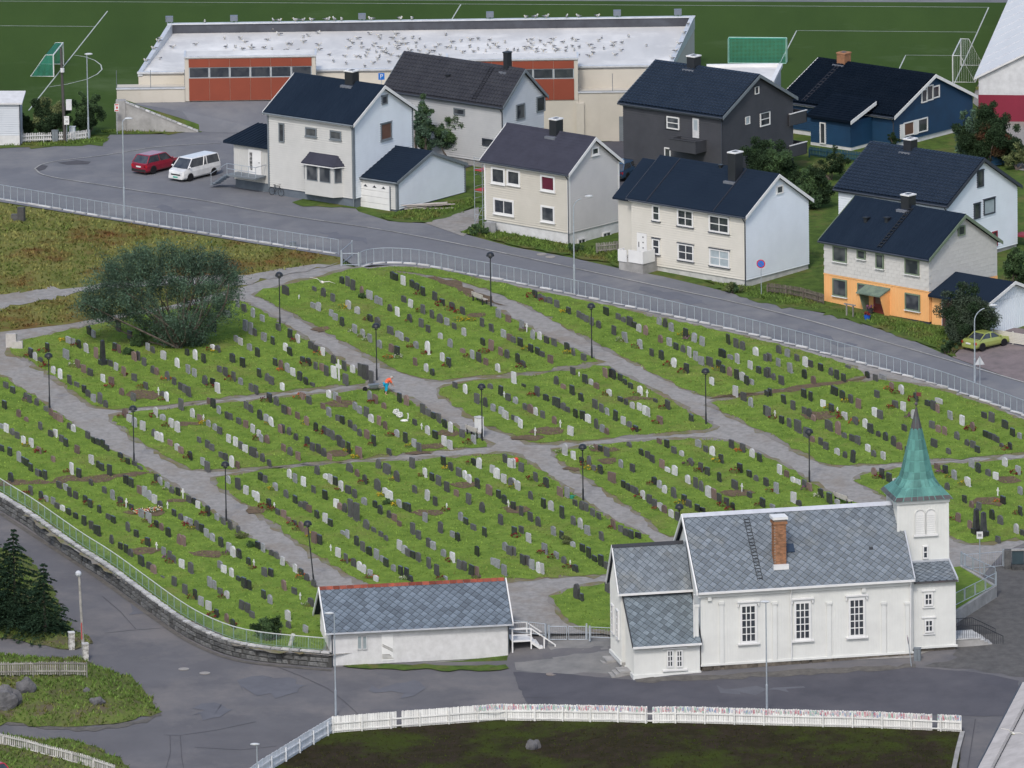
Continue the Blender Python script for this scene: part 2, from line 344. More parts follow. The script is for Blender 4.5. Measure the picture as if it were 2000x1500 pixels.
sheet('driveway', [(1860, 698), (1880, 676), (1975, 640), (2400, 690), (2400, 860), (1990, 745)], mat('reddish_paving', (.17, .14, .14), (.12, .105, .105), scale=.8, bump=.3, bscale=12), .03)
sheet('driveway', [(905, 462), (830, 436), (900, 415), (935, 405), (935, 440)], M_GRAVEL, .03)
sheet('asphalt_patch', [(112, 318), (150, 313), (178, 316), (172, 321), (130, 322)], M_CRACK, .012)
sheet('asphalt_patch', [(68, 330), (82, 322), (94, 324), (88, 331), (75, 335)], M_CRACK, .012)
KP = [(68, 330), (82, 344), (187, 360), (282, 375), (400, 392), (500, 412), (620, 431), (730, 446), (860, 470), (1000, 498), (1250, 552), (1500, 604), (1750, 674), (2000, 747), (2300, 838)]
strip('kerb', smoothpath(KP), .16, M_KERB, .05)
strip('kerb', smoothpath([(68, 330), (80, 321), (120, 313), (190, 306), (240, 298), (310, 286), (430, 280)]), .13, M_KERB, .04)
for P in ([(895, 452), (930, 440), (1100, 474), (1200, 486), (1240, 500), (1225, 524), (1150, 508), (1020, 484)], [(738, 420), (830, 402), (925, 384), (930, 402), (900, 418), (830, 436), (760, 433)],
          [(1380, 549), (1460, 558), (1590, 580), (1612, 600), (1610, 612), (1500, 594), (1420, 573)], [(1610, 598), (1700, 612), (1830, 636), (1890, 650), (1885, 676), (1860, 698), (1800, 670), (1650, 624), (1612, 614)],
          [(-300, 284), (40, 282), (120, 276), (205, 268), (218, 274), (205, 281), (130, 287), (20, 290), (-300, 298)], [(178, 256), (240, 248), (330, 252), (380, 250), (393, 256), (375, 260), (230, 262)],
          [(575, 392), (600, 388), (690, 402), (692, 408), (650, 406), (585, 398)]):
    sheet('verge', P, M_GRASSDK, .03, jit=.22)
# graveyard: gravel below, lawns on top
GRAVE = [(-400, 730), (0, 652), (130, 637), (240, 616), (330, 600), (480, 560), (560, 535), (665, 517), (700, 524), (772, 518), (825, 521), (910, 538), (1000, 554), (1500, 664), (1835, 754), (2000, 817), (2400, 960), (2400, 1120), (2000, 1062), (1960, 1078),
         (1930, 1112), (1862, 1200), (1850, 1260), (1780, 1285), (1380, 1300), (1200, 1268), (1190, 1238), (1000, 1238), (645, 1281), (500, 1270), (450, 1253), (400, 1231), (350, 1204), (300, 1171), (225, 1124), (150, 1077), (100, 1042), (50, 1002), (0, 972), (-400, 700)]
sheet('gravel_path', [(0, 630), (130, 615), (240, 595), (330, 580), (480, 540), (560, 522), (655, 505)] + GRAVE[7:-1] + [(-250, 800), (-250, 670)], M_GRAVEL, .02)
PLOTS = {
 'A': ([(15, 690), (35, 668), (130, 648), (240, 624), (330, 606), (430, 590), (480, 590), (500, 604), (560, 640), (640, 690), (737, 748), (640, 756), (500, 770), (330, 790), (198, 802), (140, 762), (80, 717)], 'plot with the big willow'),
 'B': ([(496, 575), (545, 560), (640, 539), (690, 524), (770, 530), (835, 542), (905, 570), (960, 600), (1010, 630), (1085, 668), (1160, 698), (1168, 708), (1050, 725), (940, 735), (840, 743), (795, 730), (740, 706), (660, 662), (590, 622), (520, 590)], 'plot by the street gate'),
 'E': ([(700, 526), (780, 521), (860, 527), (960, 551), (1130, 586), (1300, 624), (1500, 668), (1640, 706), (1700, 735), (1640, 742), (1560, 755), (1450, 770), (1385, 778), (1345, 765), (1240, 710), (1160, 668), (1075, 622), (985, 578), (900, 550), (800, 532)], 'plot along the street fence'),
 'Q': ([(1390, 788), (1450, 776), (1560, 762), (1650, 748), (1720, 742), (1835, 760), (1920, 790), (2000, 822), (2400, 980), (2400, 850), (2000, 885), (1900, 893), (1770, 903), (1630, 910), (1600, 902), (1530, 862), (1460, 828), (1400, 800)], 'plot behind the green spire'),
 'F': ([(852, 762), (880, 752), (1000, 739), (1100, 727), (1180, 715), (1205, 727), (1290, 772), (1392, 830), (1392, 838), (1250, 851), (1100, 863), (1040, 866), (1000, 850), (930, 820), (885, 790)], 'plot above the path crossing'),
 'G': ([(206, 815), (300, 802), (400, 791), (640, 770), (745, 757), (800, 782), (880, 832), (952, 865), (950, 872), (800, 886), (600, 905), (388, 923), (330, 895), (270, 860)], 'plot below the worker in orange'),
 'H': ([(1066, 884), (1150, 872), (1250, 863), (1400, 857), (1440, 868), (1520, 905), (1620, 965), (1690, 990), (1600, 1010), (1340, 1045), (1300, 1045), (1250, 1005), (1150, 935)], 'plot behind the church nave'),
 'I': ([(405, 937), (500, 922), (600, 912), (800, 900), (980, 886), (1012, 891), (1090, 945), (1180, 1010), (1285, 1055), (1250, 1100), (1195, 1122), (1000, 1132), (730, 1146), (690, 1130), (600, 1072), (500, 998)], 'plot behind the shed'),
 'J': ([(-80, 690), (0, 735), (60, 770), (130, 820), (200, 870), (290, 918), (330, 945), (430, 1012), (540, 1088), (620, 1146), (640, 1180), (645, 1278), (500, 1267), (450, 1250), (400, 1227), (350, 1201), (300, 1168), (225, 1120), (150, 1073), (100, 1038), (50, 998), (0, 967), (-80, 915)], 'plot along the stone wall'),
 'K': ([(1662, 935), (1760, 914), (2000, 897), (2400, 870), (2400, 1110), (2000, 1050), (1900, 1062), (1860, 1052), (1800, 1000), (1720, 968)], 'plot right of the tower'),
 'L': ([(1078, 1162), (1140, 1145), (1195, 1140), (1260, 1180), (1260, 1236), (1195, 1236), (1120, 1222), (1085, 1185)], 'lawn beside the church')}
PLW = {}; M_EDGE = mat('worn_edge', (.15, .115, .075), (.11, .12, .05), rough=1, scale=1.2, detail=8, bump=.5, bscale=12, c3=(.165, .155, .143), scale3=.35, lo3=.42, hi3=.6)
for k, (P, nm) in PLOTS.items():
    PR = rounded(P, 1); PLW[k] = worldpoly(PR)
    cx_, cy_ = sum(p[0] for p in PLW[k]) / len(PLW[k]), sum(p[1] for p in PLW[k]) / len(PLW[k])
    sheet('worn_edge', None, M_EDGE, .035, jit=.16, world=[(x + .42 * (x - cx_) / math.hypot(x - cx_, y - cy_), y + .6 * (y - cy_) / math.hypot(x - cx_, y - cy_)) for x, y in PLW[k]])
    sheet('graveyard_lawn', PR, M_GRASS, .06, jit=.14)
sheet('worn_strip', [(0, 941), (100, 937), (180, 933), (300, 922), (305, 928), (190, 940), (100, 946), (0, 950)], M_SOIL, .075, jit=.2)
sheet('worn_strip', [(830, 541), (865, 543), (905, 560), (960, 582), (985, 600), (940, 590), (890, 565)], M_SOIL, .075, jit=.2)
sheet('worn_strip', [(1385, 778), (1450, 771), (1560, 756), (1640, 744), (1700, 737), (1650, 749), (1560, 763), (1450, 777)], M_SOIL, .075, jit=.15)
for x, y, wd, ht in ((280, 773, 36, 9), (370, 830, 32, 4), (345, 980, 22, 3), (282, 1002, 42, 6), (282, 1078, 34, 5), (408, 1084, 34, 7), (663, 790, 34, 6), (1068, 843, 34, 7), (1030, 857, 34, 5), (1180, 880, 34, 5), (1250, 780, 34, 3), (658, 887, 24, 6),
                    (875, 848, 24, 5), (815, 886, 30, 4), (840, 873, 26, 5), (905, 948, 26, 5), (834, 1003, 34, 5), (500, 998, 20, 6), (1600, 814, 40, 7), (1440, 965, 36, 6), (1930, 981, 34, 8), (1010, 997, 26, 7), (1285, 878, 0, 0), (1185, 902, 22, 6), (1965, 938, 26, 6), (625, 645, 20, 4), (930, 617, 20, 5), (1118, 918, 22, 3)):
    if wd: sheet('grave_soil', [(x - wd, y - ht * .2), (x - wd * .4, y - ht), (x + wd * .7, y - ht), (x + wd, y), (x + wd * .5, y + ht), (x - wd * .7, y + ht * .8)], M_SOIL, .085, jit=.12, step=.5)
sheet('rough_field', [(-300, 343), (0, 396), (500, 478), (665, 503), (668, 516), (560, 534), (480, 559), (330, 598), (240, 613), (130, 634), (0, 649), (-300, 690)], M_FIELD, .03)
sheet('gravel_track', [(-200, 590), (0, 578), (100, 565), (160, 560), (350, 540), (470, 538), (560, 524), (660, 514), (560, 538), (470, 558), (350, 556), (200, 566), (100, 582), (0, 604), (-200, 625)], M_GRAVEL, .06, jit=.3)
# lower road
sheet('lower_road', [(-250, 800), (0, 985), (200, 1115), (330, 1210), (375, 1240), (437, 1268), (500, 1282), (648, 1296), (990, 1290), (1000, 1238), (1190, 1238), (1205, 1290), (1380, 1300), (1780, 1285), (1850, 1260), (1870, 1190), (1930, 1112), (1960, 1078), (2000, 1062), (2400, 1120), (2400, 1700), (-250, 1700)], M_ASPHLOW, 0, low=True)
sheet('road_patch', [(1003, 1312), (1120, 1318), (1245, 1330), (1375, 1322), (1600, 1313), (1790, 1304), (1900, 1312), (1990, 1330), (1985, 1400), (1880, 1398), (1270, 1388), (1100, 1386), (1030, 1374), (1015, 1345), (1008, 1330)], M_ASPH2, .02, low=True, jit=.05)
sheet('gravel_yard', [(1868, 1285), (1862, 1230), (1905, 1180), (1940, 1110), (1965, 1080), (2005, 1064), (2400, 1122), (2400, 1330), (1990, 1322), (1900, 1308), (1800, 1300)], mat('dark_gravel', (.10, .098, .095), (.07, .069, .068), scale=1.5, detail=8, bump=.5, bscale=16), .016, low=True, jit=.15)
sheet('gate_path', [(1065, 1232), (1190, 1240), (1205, 1285), (1240, 1316), (1120, 1316), (1010, 1310), (1005, 1295), (1080, 1285)], mat('old_concrete_paving', (.175, .172, .165), (.13, .13, .127), scale=.8, detail=8, bump=.3, bscale=12), .008, low=True, jit=.08)
for L in ([(205, 1237), (250, 1232), (330, 1226)], [(200, 1165), (235, 1195), (265, 1229)], [(540, 1302), (590, 1322), (640, 1345), (672, 1370), (700, 1396)], [(1018, 1362), (1100, 1364)], [(320, 1436), (350, 1437), (425, 1426), (500, 1410)], [(332, 1438), (333, 1470), (325, 1500)], [(352, 1437), (355, 1480), (360, 1510)], [(1905, 1405), (1890, 1500)], [(380, 1460), (470, 1465), (540, 1458)]):
    strip('road_seam', L, .055, M_CRACK, .03, low=True)
sheet('grass_bank', [(520, 1510), (640, 1428), (800, 1416), (970, 1402), (1270, 1408), (1500, 1412), (1875, 1424), (1868, 1720), (380, 1720)], M_SOILDK, .07, low=True, jit=.2)
strip('kerb', [(1880, 1432), (1870, 1470), (1860, 1520), (1845, 1600)], .35, M_CONC, .16, low=True)
def mound(name, P, m, hmax, sl):
    W = worldpoly(P, True)
    def dist(x, y):
        d = 9e9
        for a, b in zip(W, W[1:] + W[:1]):
            ax, ay = b[0] - a[0], b[1] - a[1]; t = max(0, min(1, ((x - a[0]) * ax + (y - a[1]) * ay) / (ax * ax + ay * ay + 1e-9)))
            d = min(d, math.hypot(x - a[0] - ax * t, y - a[1] - ay * t))
        return d
    zf = lambda x, y: zl(x, y) + (hmax * (1 - math.exp(-dist(x, y) * sl / hmax)) if inpoly(x, y, W) else 0)
    xs = [p[0] for p in W]; ys = [p[1] for p in W]
    bm = bmesh.new(); Q = []
    for a, b in zip(W, W[1:] + W[:1]):
        n = max(1, int(math.hypot(b[0] - a[0], b[1] - a[1]) / .8))
        Q += [(a[0] + (b[0] - a[0]) * i / n + random.gauss(0, .15), a[1] + (b[1] - a[1]) * i / n + random.gauss(0, .25)) for i in range(n)]
    W[:] = Q
    bm.faces.new([bm.verts.new((x, y, 0)) for x, y in Q]); bmesh.ops.triangulate(bm, faces=bm.faces[:])
    for ax, lo_, hi_ in ((0, min(xs), max(xs)), (1, min(ys), max(ys))):
        k = math.ceil(lo_)
        while k < hi_:
            bmesh.ops.bisect_plane(bm, geom=bm.verts[:] + bm.edges[:] + bm.faces[:], plane_co=(k, 0, 0) if ax == 0 else (0, k, 0), plane_no=(1, 0, 0) if ax == 0 else (0, 1, 0)); k += .9
    for v in bm.verts: v.co.z = zf(v.co.x, v.co.y) + .03 + random.uniform(0, .06)
    bmesh.ops.recalc_face_normals(bm, faces=bm.faces)
    if sum(f.normal.z for f in bm.faces) < 0: bmesh.ops.reverse_faces(bm, faces=bm.faces)
    me = bpy.data.meshes.new(name); bm.to_mesh(me); bm.free(); me.materials.append(m); me.polygons.foreach_set('use_smooth', [True] * len(me.polygons))
    tag(link(name, me), kind='structure'); return W, zf
M_BANK = mat('bank_grass', (.095, .125, .032), (.06, .07, .026), rough=1, scale=.7, detail=8, bump=.7, bscale=6, c3=(.085, .07, .05), scale3=.3, lo3=.5, hi3=.66)
MND = mound('grassy_bank', [(-150, 1283), (60, 1284), (165, 1290), (200, 1306), (255, 1322), (280, 1345), (300, 1372), (312, 1392), (280, 1402), (225, 1415), (150, 1420), (60, 1416), (-150, 1412)], M_BANK, .9, .45)
MN2 = mound('grassy_bank', [(-150, 1030), (60, 1090), (110, 1160), (120, 1205), (150, 1232), (190, 1256), (150, 1272), (90, 1263), (30, 1252), (-150, 1225)], M_BANK, .35, .3)
MN3 = mound('grassy_bank', [(-150, 1428), (60, 1440), (130, 1446), (200, 1466), (245, 1490), (262, 1510), (240, 1560), (-150, 1560)], M_BANK, .3, .25)
sheet('verge', [(640, 1302), (645, 1298), (990, 1300), (995, 1309), (900, 1311), (700, 1308)], M_GRASSDK, .09, low=True, jit=.12)

for P in ([(1240, 1326), (1372, 1319), (1600, 1308), (1790, 1297), (1790, 1306), (1600, 1318), (1372, 1330), (1240, 1334)], [(0, 1408), (150, 1421), (225, 1416), (285, 1403), (314, 1393), (300, 1370), (318, 1394), (288, 1410), (225, 1424), (150, 1428), (0, 1416)]):
    sheet('road_grit', P, mat('road_grit', (.075, .072, .068), (.115, .108, .098), rough=1, scale=1.6, detail=8, bump=.4, bscale=14), .035, low=True, jit=.12)
for P in ([(480, 1330), (560, 1322), (590, 1345), (520, 1362), (470, 1350)], [(250, 1180), (275, 1176), (292, 1196), (262, 1200)], [(720, 1340), (820, 1333), (840, 1350), (740, 1360)], [(1400, 1345), (1560, 1340), (1570, 1349), (1410, 1354)], [(380, 1380), (440, 1372), (455, 1392), (395, 1402)]):
    sheet('road_stain', P, mat('road_stain', (.088, .09, .1), (.105, .107, .118), scale=.6, detail=8), .026, low=True, jit=.35)
for P in ([(520, 370), (560, 366), (575, 376), (535, 382)], [(620, 450), (700, 462), (720, 474), (640, 466)], [(1250, 560), (1380, 590), (1375, 598), (1245, 568)], [(300, 400), (380, 412), (372, 420), (296, 408)], [(1560, 640), (1680, 674), (1670, 682), (1550, 648)]):
    sheet('road_stain', P, mat('street_stain', (.1, .105, .118), (.118, .123, .138), scale=.6, detail=8), .014, jit=.3)
strip('road_grit', smoothpath([(0, 1003), (100, 1069), (200, 1134), (330, 1230), (375, 1258), (437, 1285), (500, 1298), (648, 1310)]), .4, MATS['road_grit'], .03, low=True)
# blades: uncountable
def tufts(name, polys, dens, h0, h1, m, label, cat, zf=zg, off=.05, wd=.07):
    VV = []
    for W in polys:
        W = np.array(W); lo, hi = W.min(0), W.max(0)
        lo = np.maximum(lo, [-50, -150]); hi = np.minimum(hi, [52, 140])
        n = int((hi - lo).prod() * dens); P = RNG.uniform(lo, hi, (n, 2)); c = np.zeros(n, bool); j = len(W) - 1
        for i in range(len(W)):
            yi, yj = W[i, 1], W[j, 1]
            if yi != yj:
                k = ((yi > P[:, 1]) != (yj > P[:, 1])) & (P[:, 0] < (W[j, 0] - W[i, 0]) * (P[:, 1] - yi) / (yj - yi) + W[i, 0]); c ^= k
            j = i
        VV.append(P[c])
    P = np.concatenate(VV); n = len(P)
    if zf is zg: z = -(0.021 * 5 * np.logaddexp(0, (30 - P[:, 1]) / 5) + 0.054 * 6 * np.logaddexp(0, (-10 - P[:, 1]) / 6))
    else: z = np.array([zf(x, y) for x, y in P])
    z = z + off; out = []
    for q in range(2):
        a = RNG.uniform(0, 6.283, n); h = RNG.uniform(h0, h1, n); l = RNG.normal(0, .5, (n, 2)) * h[:, None]
        dx, dy = np.cos(a) * wd, np.sin(a) * wd
        out.append(np.stack([np.stack([P[:, 0] - dx, P[:, 1] - dy, z - .03], 1), np.stack([P[:, 0] + dx, P[:, 1] + dy, z - .03], 1), np.stack([P[:, 0] + l[:, 0], P[:, 1] + l[:, 1], z + h], 1)], 1))
    V = np.concatenate(out).reshape(-1, 3); Fc = np.arange(len(V)).reshape(-1, 3)
    tag(link(name, np_mesh(name, V, Fc, m)), label, cat, kind='stuff')
tufts('lawn_grass', list(PLW.values()), 11, .04, .13, M_BLADE, 'short green grass of the graveyard lawns', 'grass')
tufts('field_grass', [worldpoly([(-60, 385), (0, 398), (500, 480), (662, 505), (560, 528), (470, 536), (350, 540), (160, 558), (0, 576), (-60, 580)]), worldpoly([(-60, 612), (0, 606), (100, 584), (200, 568), (350, 560), (440, 562), (330, 594), (240, 610), (130, 630), (0, 645), (-60, 655)])], 9, .06, .24, M_FIELDBL, 'brown and olive rough grass of the field above the graveyard', 'grass', wd=.1)
tufts('bank_grass', [MND[0]], 14, .08, .3, M_VERGEBL, 'tufted grass on the rocky bank by the road bend', 'grass', zf=MND[1], wd=.08)
tufts('bank_grass', [MN2[0]], 10, .06, .2, M_VERGEBL, 'grass below the spruces at the left edge', 'grass', zf=MN2[1], wd=.08)
tufts('bank_grass', [MN3[0]], 12, .08, .3, M_VERGEBL, 'long grass beside the lowest picket fence', 'grass', zf=MN3[1], wd=.08)
tufts('bank_grass', [worldpoly([(540, 1500), (645, 1432), (800, 1420), (970, 1406), (1270, 1411), (1870, 1428), (1865, 1520), (500, 1520)], True)], 9, .04, .12, mat('bank_blades', (.062, .085, .022), (.05, .052, .024), rnd=.3, scale=.4, lo=.45, hi=.55, c3=(.06, .045, .03), scale3=.25), 'dark patchy grass of the bank below the white fence', 'grass', zf=zl, wd=.09)
VW = [worldpoly(p) for p in ([(900, 455), (930, 443), (1100, 477), (1200, 488), (1236, 502), (1220, 518), (1150, 504), (1020, 480)], [(742, 424), (830, 405), (922, 388), (925, 402), (830, 433)], [(1390, 553), (1460, 560), (1585, 583), (1605, 605), (1500, 590)], [(1615, 602), (1830, 640), (1885, 655), (1880, 672), (1860, 692), (1800, 666)], [(0, 285), (200, 271), (212, 276), (130, 285)], [(180, 257), (380, 253), (385, 257), (230, 261)])]
tufts('verge_grass', VW, 30, .06, .26, M_VERGEBL, 'long green grass along the house fronts', 'grass', wd=.055)
# ---------------------------------------------------------------- houses
class House:
    def __init__(s, name, label, NRb, NR, NL, FR, RR, o=.32, yaw=None, cat='house', B=None):
        s.B = G(*NRb); s.o = o; yw = rad(-39) if yaw is None else rad(yaw)
        for _ in range(6):
            X = Vector((math.cos(yw), math.sin(yw), 0)); Y = Vector((-X.y, X.x, 0)); P = s.B + X * o - Y * o
            z = zfor(P.x, P.y, NR[1]); nl, fr, nr = atz(*NL, z), atz(*FR, z), atz(*NR, z); a, b = nl - nr, fr - nr
            if yaw is None: yw = (math.atan2(-a.y, -a.x) + math.atan2(b.y, b.x) - math.pi / 2) / 2
        s.yaw = yw; s.X = X; s.Y = Y; s.L = a.length; s.W = b.length; s.e = z - s.B.z
        mid = (nr + fr) / 2; s.rise = zfor(mid.x, mid.y, RR[1]) - z
        s.Lw = s.L - 2 * o; s.Ww = s.W - 2 * o; s.mid = s.Ww / 2; s.sl = s.rise / (s.W / 2)
        s.hw = s.e + o * s.sl - .16          # wall height under the eave
        s.root = thing(name, label, cat, s.B, yw)
    def F(s, px, py, y=0.0):     # point on the plane parallel to the front wall
        d = ray(px, py); t = (s.B + s.Y * y - CAMP).dot(s.Y) / d.dot(s.Y); q = CAMP + d * t - s.B; return q.dot(s.X), q.z
    def R(s, px, py, x=0.0):     # point on the plane parallel to the right gable
        d = ray(px, py); t = (s.B + s.X * x - CAMP).dot(s.X) / d.dot(s.X); q = CAMP + d * t - s.B; return q.dot(s.Y), q.z
    def size(s, w, h, face):
        k = pix(s.B); return w / k / (s.X.x if face == 'F' else s.Y.x), h / k / .977
def clap(mb, pt, z0, z1, rng, pitch=.2, proud=.06, m=0):    # overlapping boards; pt(a, out, z) -> point
    n = max(1, round((z1 - z0) / pitch)); p = (z1 - z0) / n
    for i in range(n):
        a, b = z0 + i * p, z0 + (i + 1) * p; l0, r0 = rng(a); l1, r1 = rng(b)
        if r1 - l1 < .02: r1 = l1 + .02
        mb.poly([pt(l0, proud, a), pt(r0, proud, a), pt(r1, .006, b), pt(l1, .006, b)], m)
        mb.poly([pt(l0, 0, a), pt(r0, 0, a), pt(r0, proud, a), pt(l0, proud, a)], m)
def batten(mb, pt, a0, a1, z0, ztop, pitch=.22, proud=.03, m=0):
    n = int((a1 - a0) / pitch)
    for i in range(n):
        a = a0 + (i + .5) * (a1 - a0) / n; t = ztop(a)
        if t - z0 > .1:
            w = .03
            mb.poly([pt(a - w, proud, z0), pt(a + w, proud, z0), pt(a + w, proud, t), pt(a - w, proud, t)], m)
            mb.poly([pt(a - w, 0, z0), pt(a - w, proud, z0), pt(a - w, proud, t), pt(a - w, 0, t)], m); mb.poly([pt(a + w, 0, z0), pt(a + w, proud, z0), pt(a + w, proud, t), pt(a + w, 0, t)], m)
def slopegrid(s, kind, m, name='roof_sheet'):      # the covering of both slopes: tiles, ribs or flat felt
    mb = MB(); L = s.L - .04; x0 = -s.Lw - s.o + .02; hw = s.W / 2; th = .05
    sl = math.hypot(hw, s.rise)
    if kind == 'tile':
        us = [i * .06 for i in range(int(L / .06) + 1)]; rows = int(sl / .36); st = []
        for i in range(rows): st += [(i / rows, .09), ((i + .97) / rows, .005)]
        prof = lambda u: .09 * abs(math.sin(math.pi * u / .36))
    elif kind == 'rib':
        us = []; k = 0
        while k < L: us += [k, k + .04, k + .08, k + .12]; k += .36
        us = [u for u in us if u < L]; prof = lambda u: .035 if .03 < (u % .36) < .09 else 0; st = [(0, .01), (1, .01)]
    else:
        us = [0, L]; prof = lambda u: 0; rows = int(sl / .3); st = []
        for i in range(rows): st += [(i / rows, .018), ((i + .98) / rows, .004)]
    for side in (0, 1):
        if side and kind == 'tile': us2, pr = [0, L], (lambda u: 0)
        else: us2, pr = us, prof
        G_ = []
        for t, off in st:
            y = (-s.o + t * hw) if not side else (s.Ww + s.o - t * hw)
            G_.append([(x0 + u, y, s.e + th + t * s.rise + off + pr(u)) for u in us2])
        for i in range(len(G_) - 1):
            for j in range(len(us2) - 1): mb.poly([G_[i][j], G_[i][j + 1], G_[i + 1][j + 1], G_[i + 1][j]])
    o = mb.build(name, m, s.root)
    if kind == 'tile': tag(o, kind='stuff')
    return o
def window(s, face, cx, cy, w, h, trim, pane=None, bars='', sill=None, head=None, tw=.10, at=0.0, raw=None):
    pr = .045
    if raw: a, z, wm, hm = raw
    else:
        a, z = s.F(cx, cy, at) if face == 'F' else s.R(cx, cy, at); wm, hm = s.size(w, h, face)
    pt = (lambda u, o, v: (a + u, at - o, z + v)) if face == 'F' else ((lambda u, o, v: (at + o, a + u, z + v)) if face == 'R' else (lambda u, o, v: (at - o, a + u, z + v)))
    def bx(mb, u0, v0, u1, v1, o0, o1):
        p, q = pt(u0, o0, v0), pt(u1, o1, v1); mb.box([min(i, j) for i, j in zip(p, q)], [max(i, j) for i, j in zip(p, q)])
    W2, H2 = wm / 2, hm / 2; mb = MB()
    bx(mb, -W2, -H2, -W2 + tw, H2, .0, .08 + pr); bx(mb, W2 - tw, -H2, W2, H2, 0, .08 + pr); bx(mb, -W2 + tw, H2 - tw, W2 - tw, H2, 0, .08 + pr); bx(mb, -W2 + tw, -H2, W2 - tw, -H2 + tw, 0, .08 + pr)
    iw, ih = W2 - tw, H2 - tw; bt = .035
    for b in bars.split():
        if b[0] == 'v':
            n = int(b[1:])
            for i in range(1, n + 1): u = -iw + 2 * iw * i / (n + 1); bx(mb, u - bt, -ih, u + bt, ih, .02, .05 + pr)
        else:
            n = int(b[1:])
            for i in range(1, n + 1): v = -ih + 2 * ih * i / (n + 1); bx(mb, -iw, v - bt, iw, v + bt, .02, .047 + pr)
    win = mb.build('window', trim, s.root)
    mb = MB(); bx(mb, -iw, -ih, iw, ih, .0, .022 + pr); mb.build('pane', pane or M_GLASS, win)
    if sill: mb = MB(); bx(mb, -W2 - .06, -H2 - .07, W2 + .06, -H2, 0, .14 + pr); mb.build('sill', sill, win)
    if head: mb = MB(); bx(mb, -W2 - .06, H2, W2 + .06, H2 + .07, 0, .12 + pr); mb.build('head_board', head, win)
    return win
def shell(s, wallm, gablem=None, basem=M_CONC, base_h=.4, roofm=M_NAVYROOF, kind='rib', barge=M_WHITE, gutter=M_DARKTRIM, corner=None, siding='clap', pitch=.2, low_m=None, low_z=None, pipe=M_DARKTRIM, barge2=None):
    gablem = gablem or wallm; Lw, Ww, hw, o = s.Lw, s.Ww, s.hw, s.o; R_ = s.root
    ztop = lambda y: hw + s.sl * (Ww / 2 - abs(y - Ww / 2)) - .04
    MB().box((-Lw + .04, .04, -3), (-.04, Ww - .04, base_h)).build('foundation', basem, R_)
    core = MB(); core.prism([(-Lw + .02, .02, base_h), (-Lw + .02, Ww - .02, base_h), (-Lw + .02, Ww - .02, hw), (-Lw + .02, Ww / 2, ztop(Ww / 2)), (-Lw + .02, .02, hw)], (Lw - .04, 0, 0)); core.build('wall', wallm, R_)
    f = MB(); pf = lambda a, q, z: (a, -q, z)
    if siding == 'clap': clap(f, pf, base_h, hw, lambda z: (-Lw, 0), pitch)
    elif siding == 'split':
        batten(f, pf, -Lw, 0, base_h, lambda a: low_z, .3, .03, 1); f.poly([(-Lw, -.008, base_h), (0, -.008, base_h), (0, -.008, low_z), (-Lw, -.008, low_z)], 1); f.box((-Lw - .02, -.06, low_z), (.02, 0, low_z + .08), 1)
    f.build('front_boards', [wallm, low_m or wallm], R_)
    def rng(z):
        if z <= hw: return (0, Ww)
        k = (z - hw) / s.sl; return (min(k, Ww / 2), max(Ww - k, Ww / 2))
    if siding == 'clap':
        g = MB(); pg = lambda a, q, z: (q, a, z); clap(g, pg, base_h, ztop(Ww / 2) - .05, rng, pitch); g.build('gable_boards', gablem, R_)
    # roof body
    rs = [(-o, s.e), (Ww / 2, s.e + s.rise), (Ww + o, s.e)]
    r = MB(); r.prism([(-Lw - o, -o, s.e - .1), (-Lw - o, -o, s.e + .03), (-Lw - o, Ww / 2, s.e + s.rise + .03), (-Lw - o, Ww + o, s.e + .03), (-Lw - o, Ww + o, s.e - .1), (-Lw - o, Ww / 2, s.e + s.rise - .12)], (s.L, 0, 0))
    roof = r.build('roof', roofm, R_)
    sg = slopegrid(s, kind, roofm); 
    cap = MB(); cap.prism([(-Lw - o, Ww / 2 - .16, s.e + s.rise - .03), (-Lw - o, Ww / 2, s.e + s.rise + .14), (-Lw - o, Ww / 2 + .16, s.e + s.rise - .03)], (s.L, 0, 0)); c = cap.build('ridge_cap', roofm, R_)
    for xe, sg_ in ((o, 1), (-Lw - o, -1)):
        b = MB()
        for ya, yb in ((-o, Ww / 2), (Ww + o, Ww / 2)):
            b.prism([(xe, ya, s.e - .2), (xe, ya, s.e + .1), (xe, yb, s.e + s.rise + .1), (xe, yb, s.e + s.rise - .2)], (.05 * sg_, 0, 0))
        b.build('bargeboard', (barge2 or barge) if sg_ < 0 else barge, R_)
    gt = MB().tube([(-Lw - o, -o - .07, s.e - .05), (o, -o - .07, s.e - .06)], .075, 8); gt.build('gutter', gutter, R_)
    MB().box((-Lw - .1, -o, s.e - .2), (.1, -o + .03, s.e - .1)).build('fascia', barge, R_)
    if pipe: MB().tube([(-.02, -o - .06, s.e - .1), (.02, -.1, s.e - .5), (.02, -.1, .1)], .05, 6).build('downpipe', pipe, R_)
    if corner:
        cb = MB(); cb.box((-.12, -.08, base_h - .03), (.08, 0.0, hw)); cb.box((0.0, .0, base_h - .03), (.08, .14, hw)); cb.build('corner_board', corner, R_)
        cb = MB(); cb.box((-Lw - .07, -.08, base_h - .03), (-Lw + .1, .0, hw)); cb.build('corner_board', corner, R_)
        cb = MB(); cb.box((0.0, Ww - .12, base_h - .03), (.08, Ww + .03, hw)); cb.build('corner_board', corner, R_)
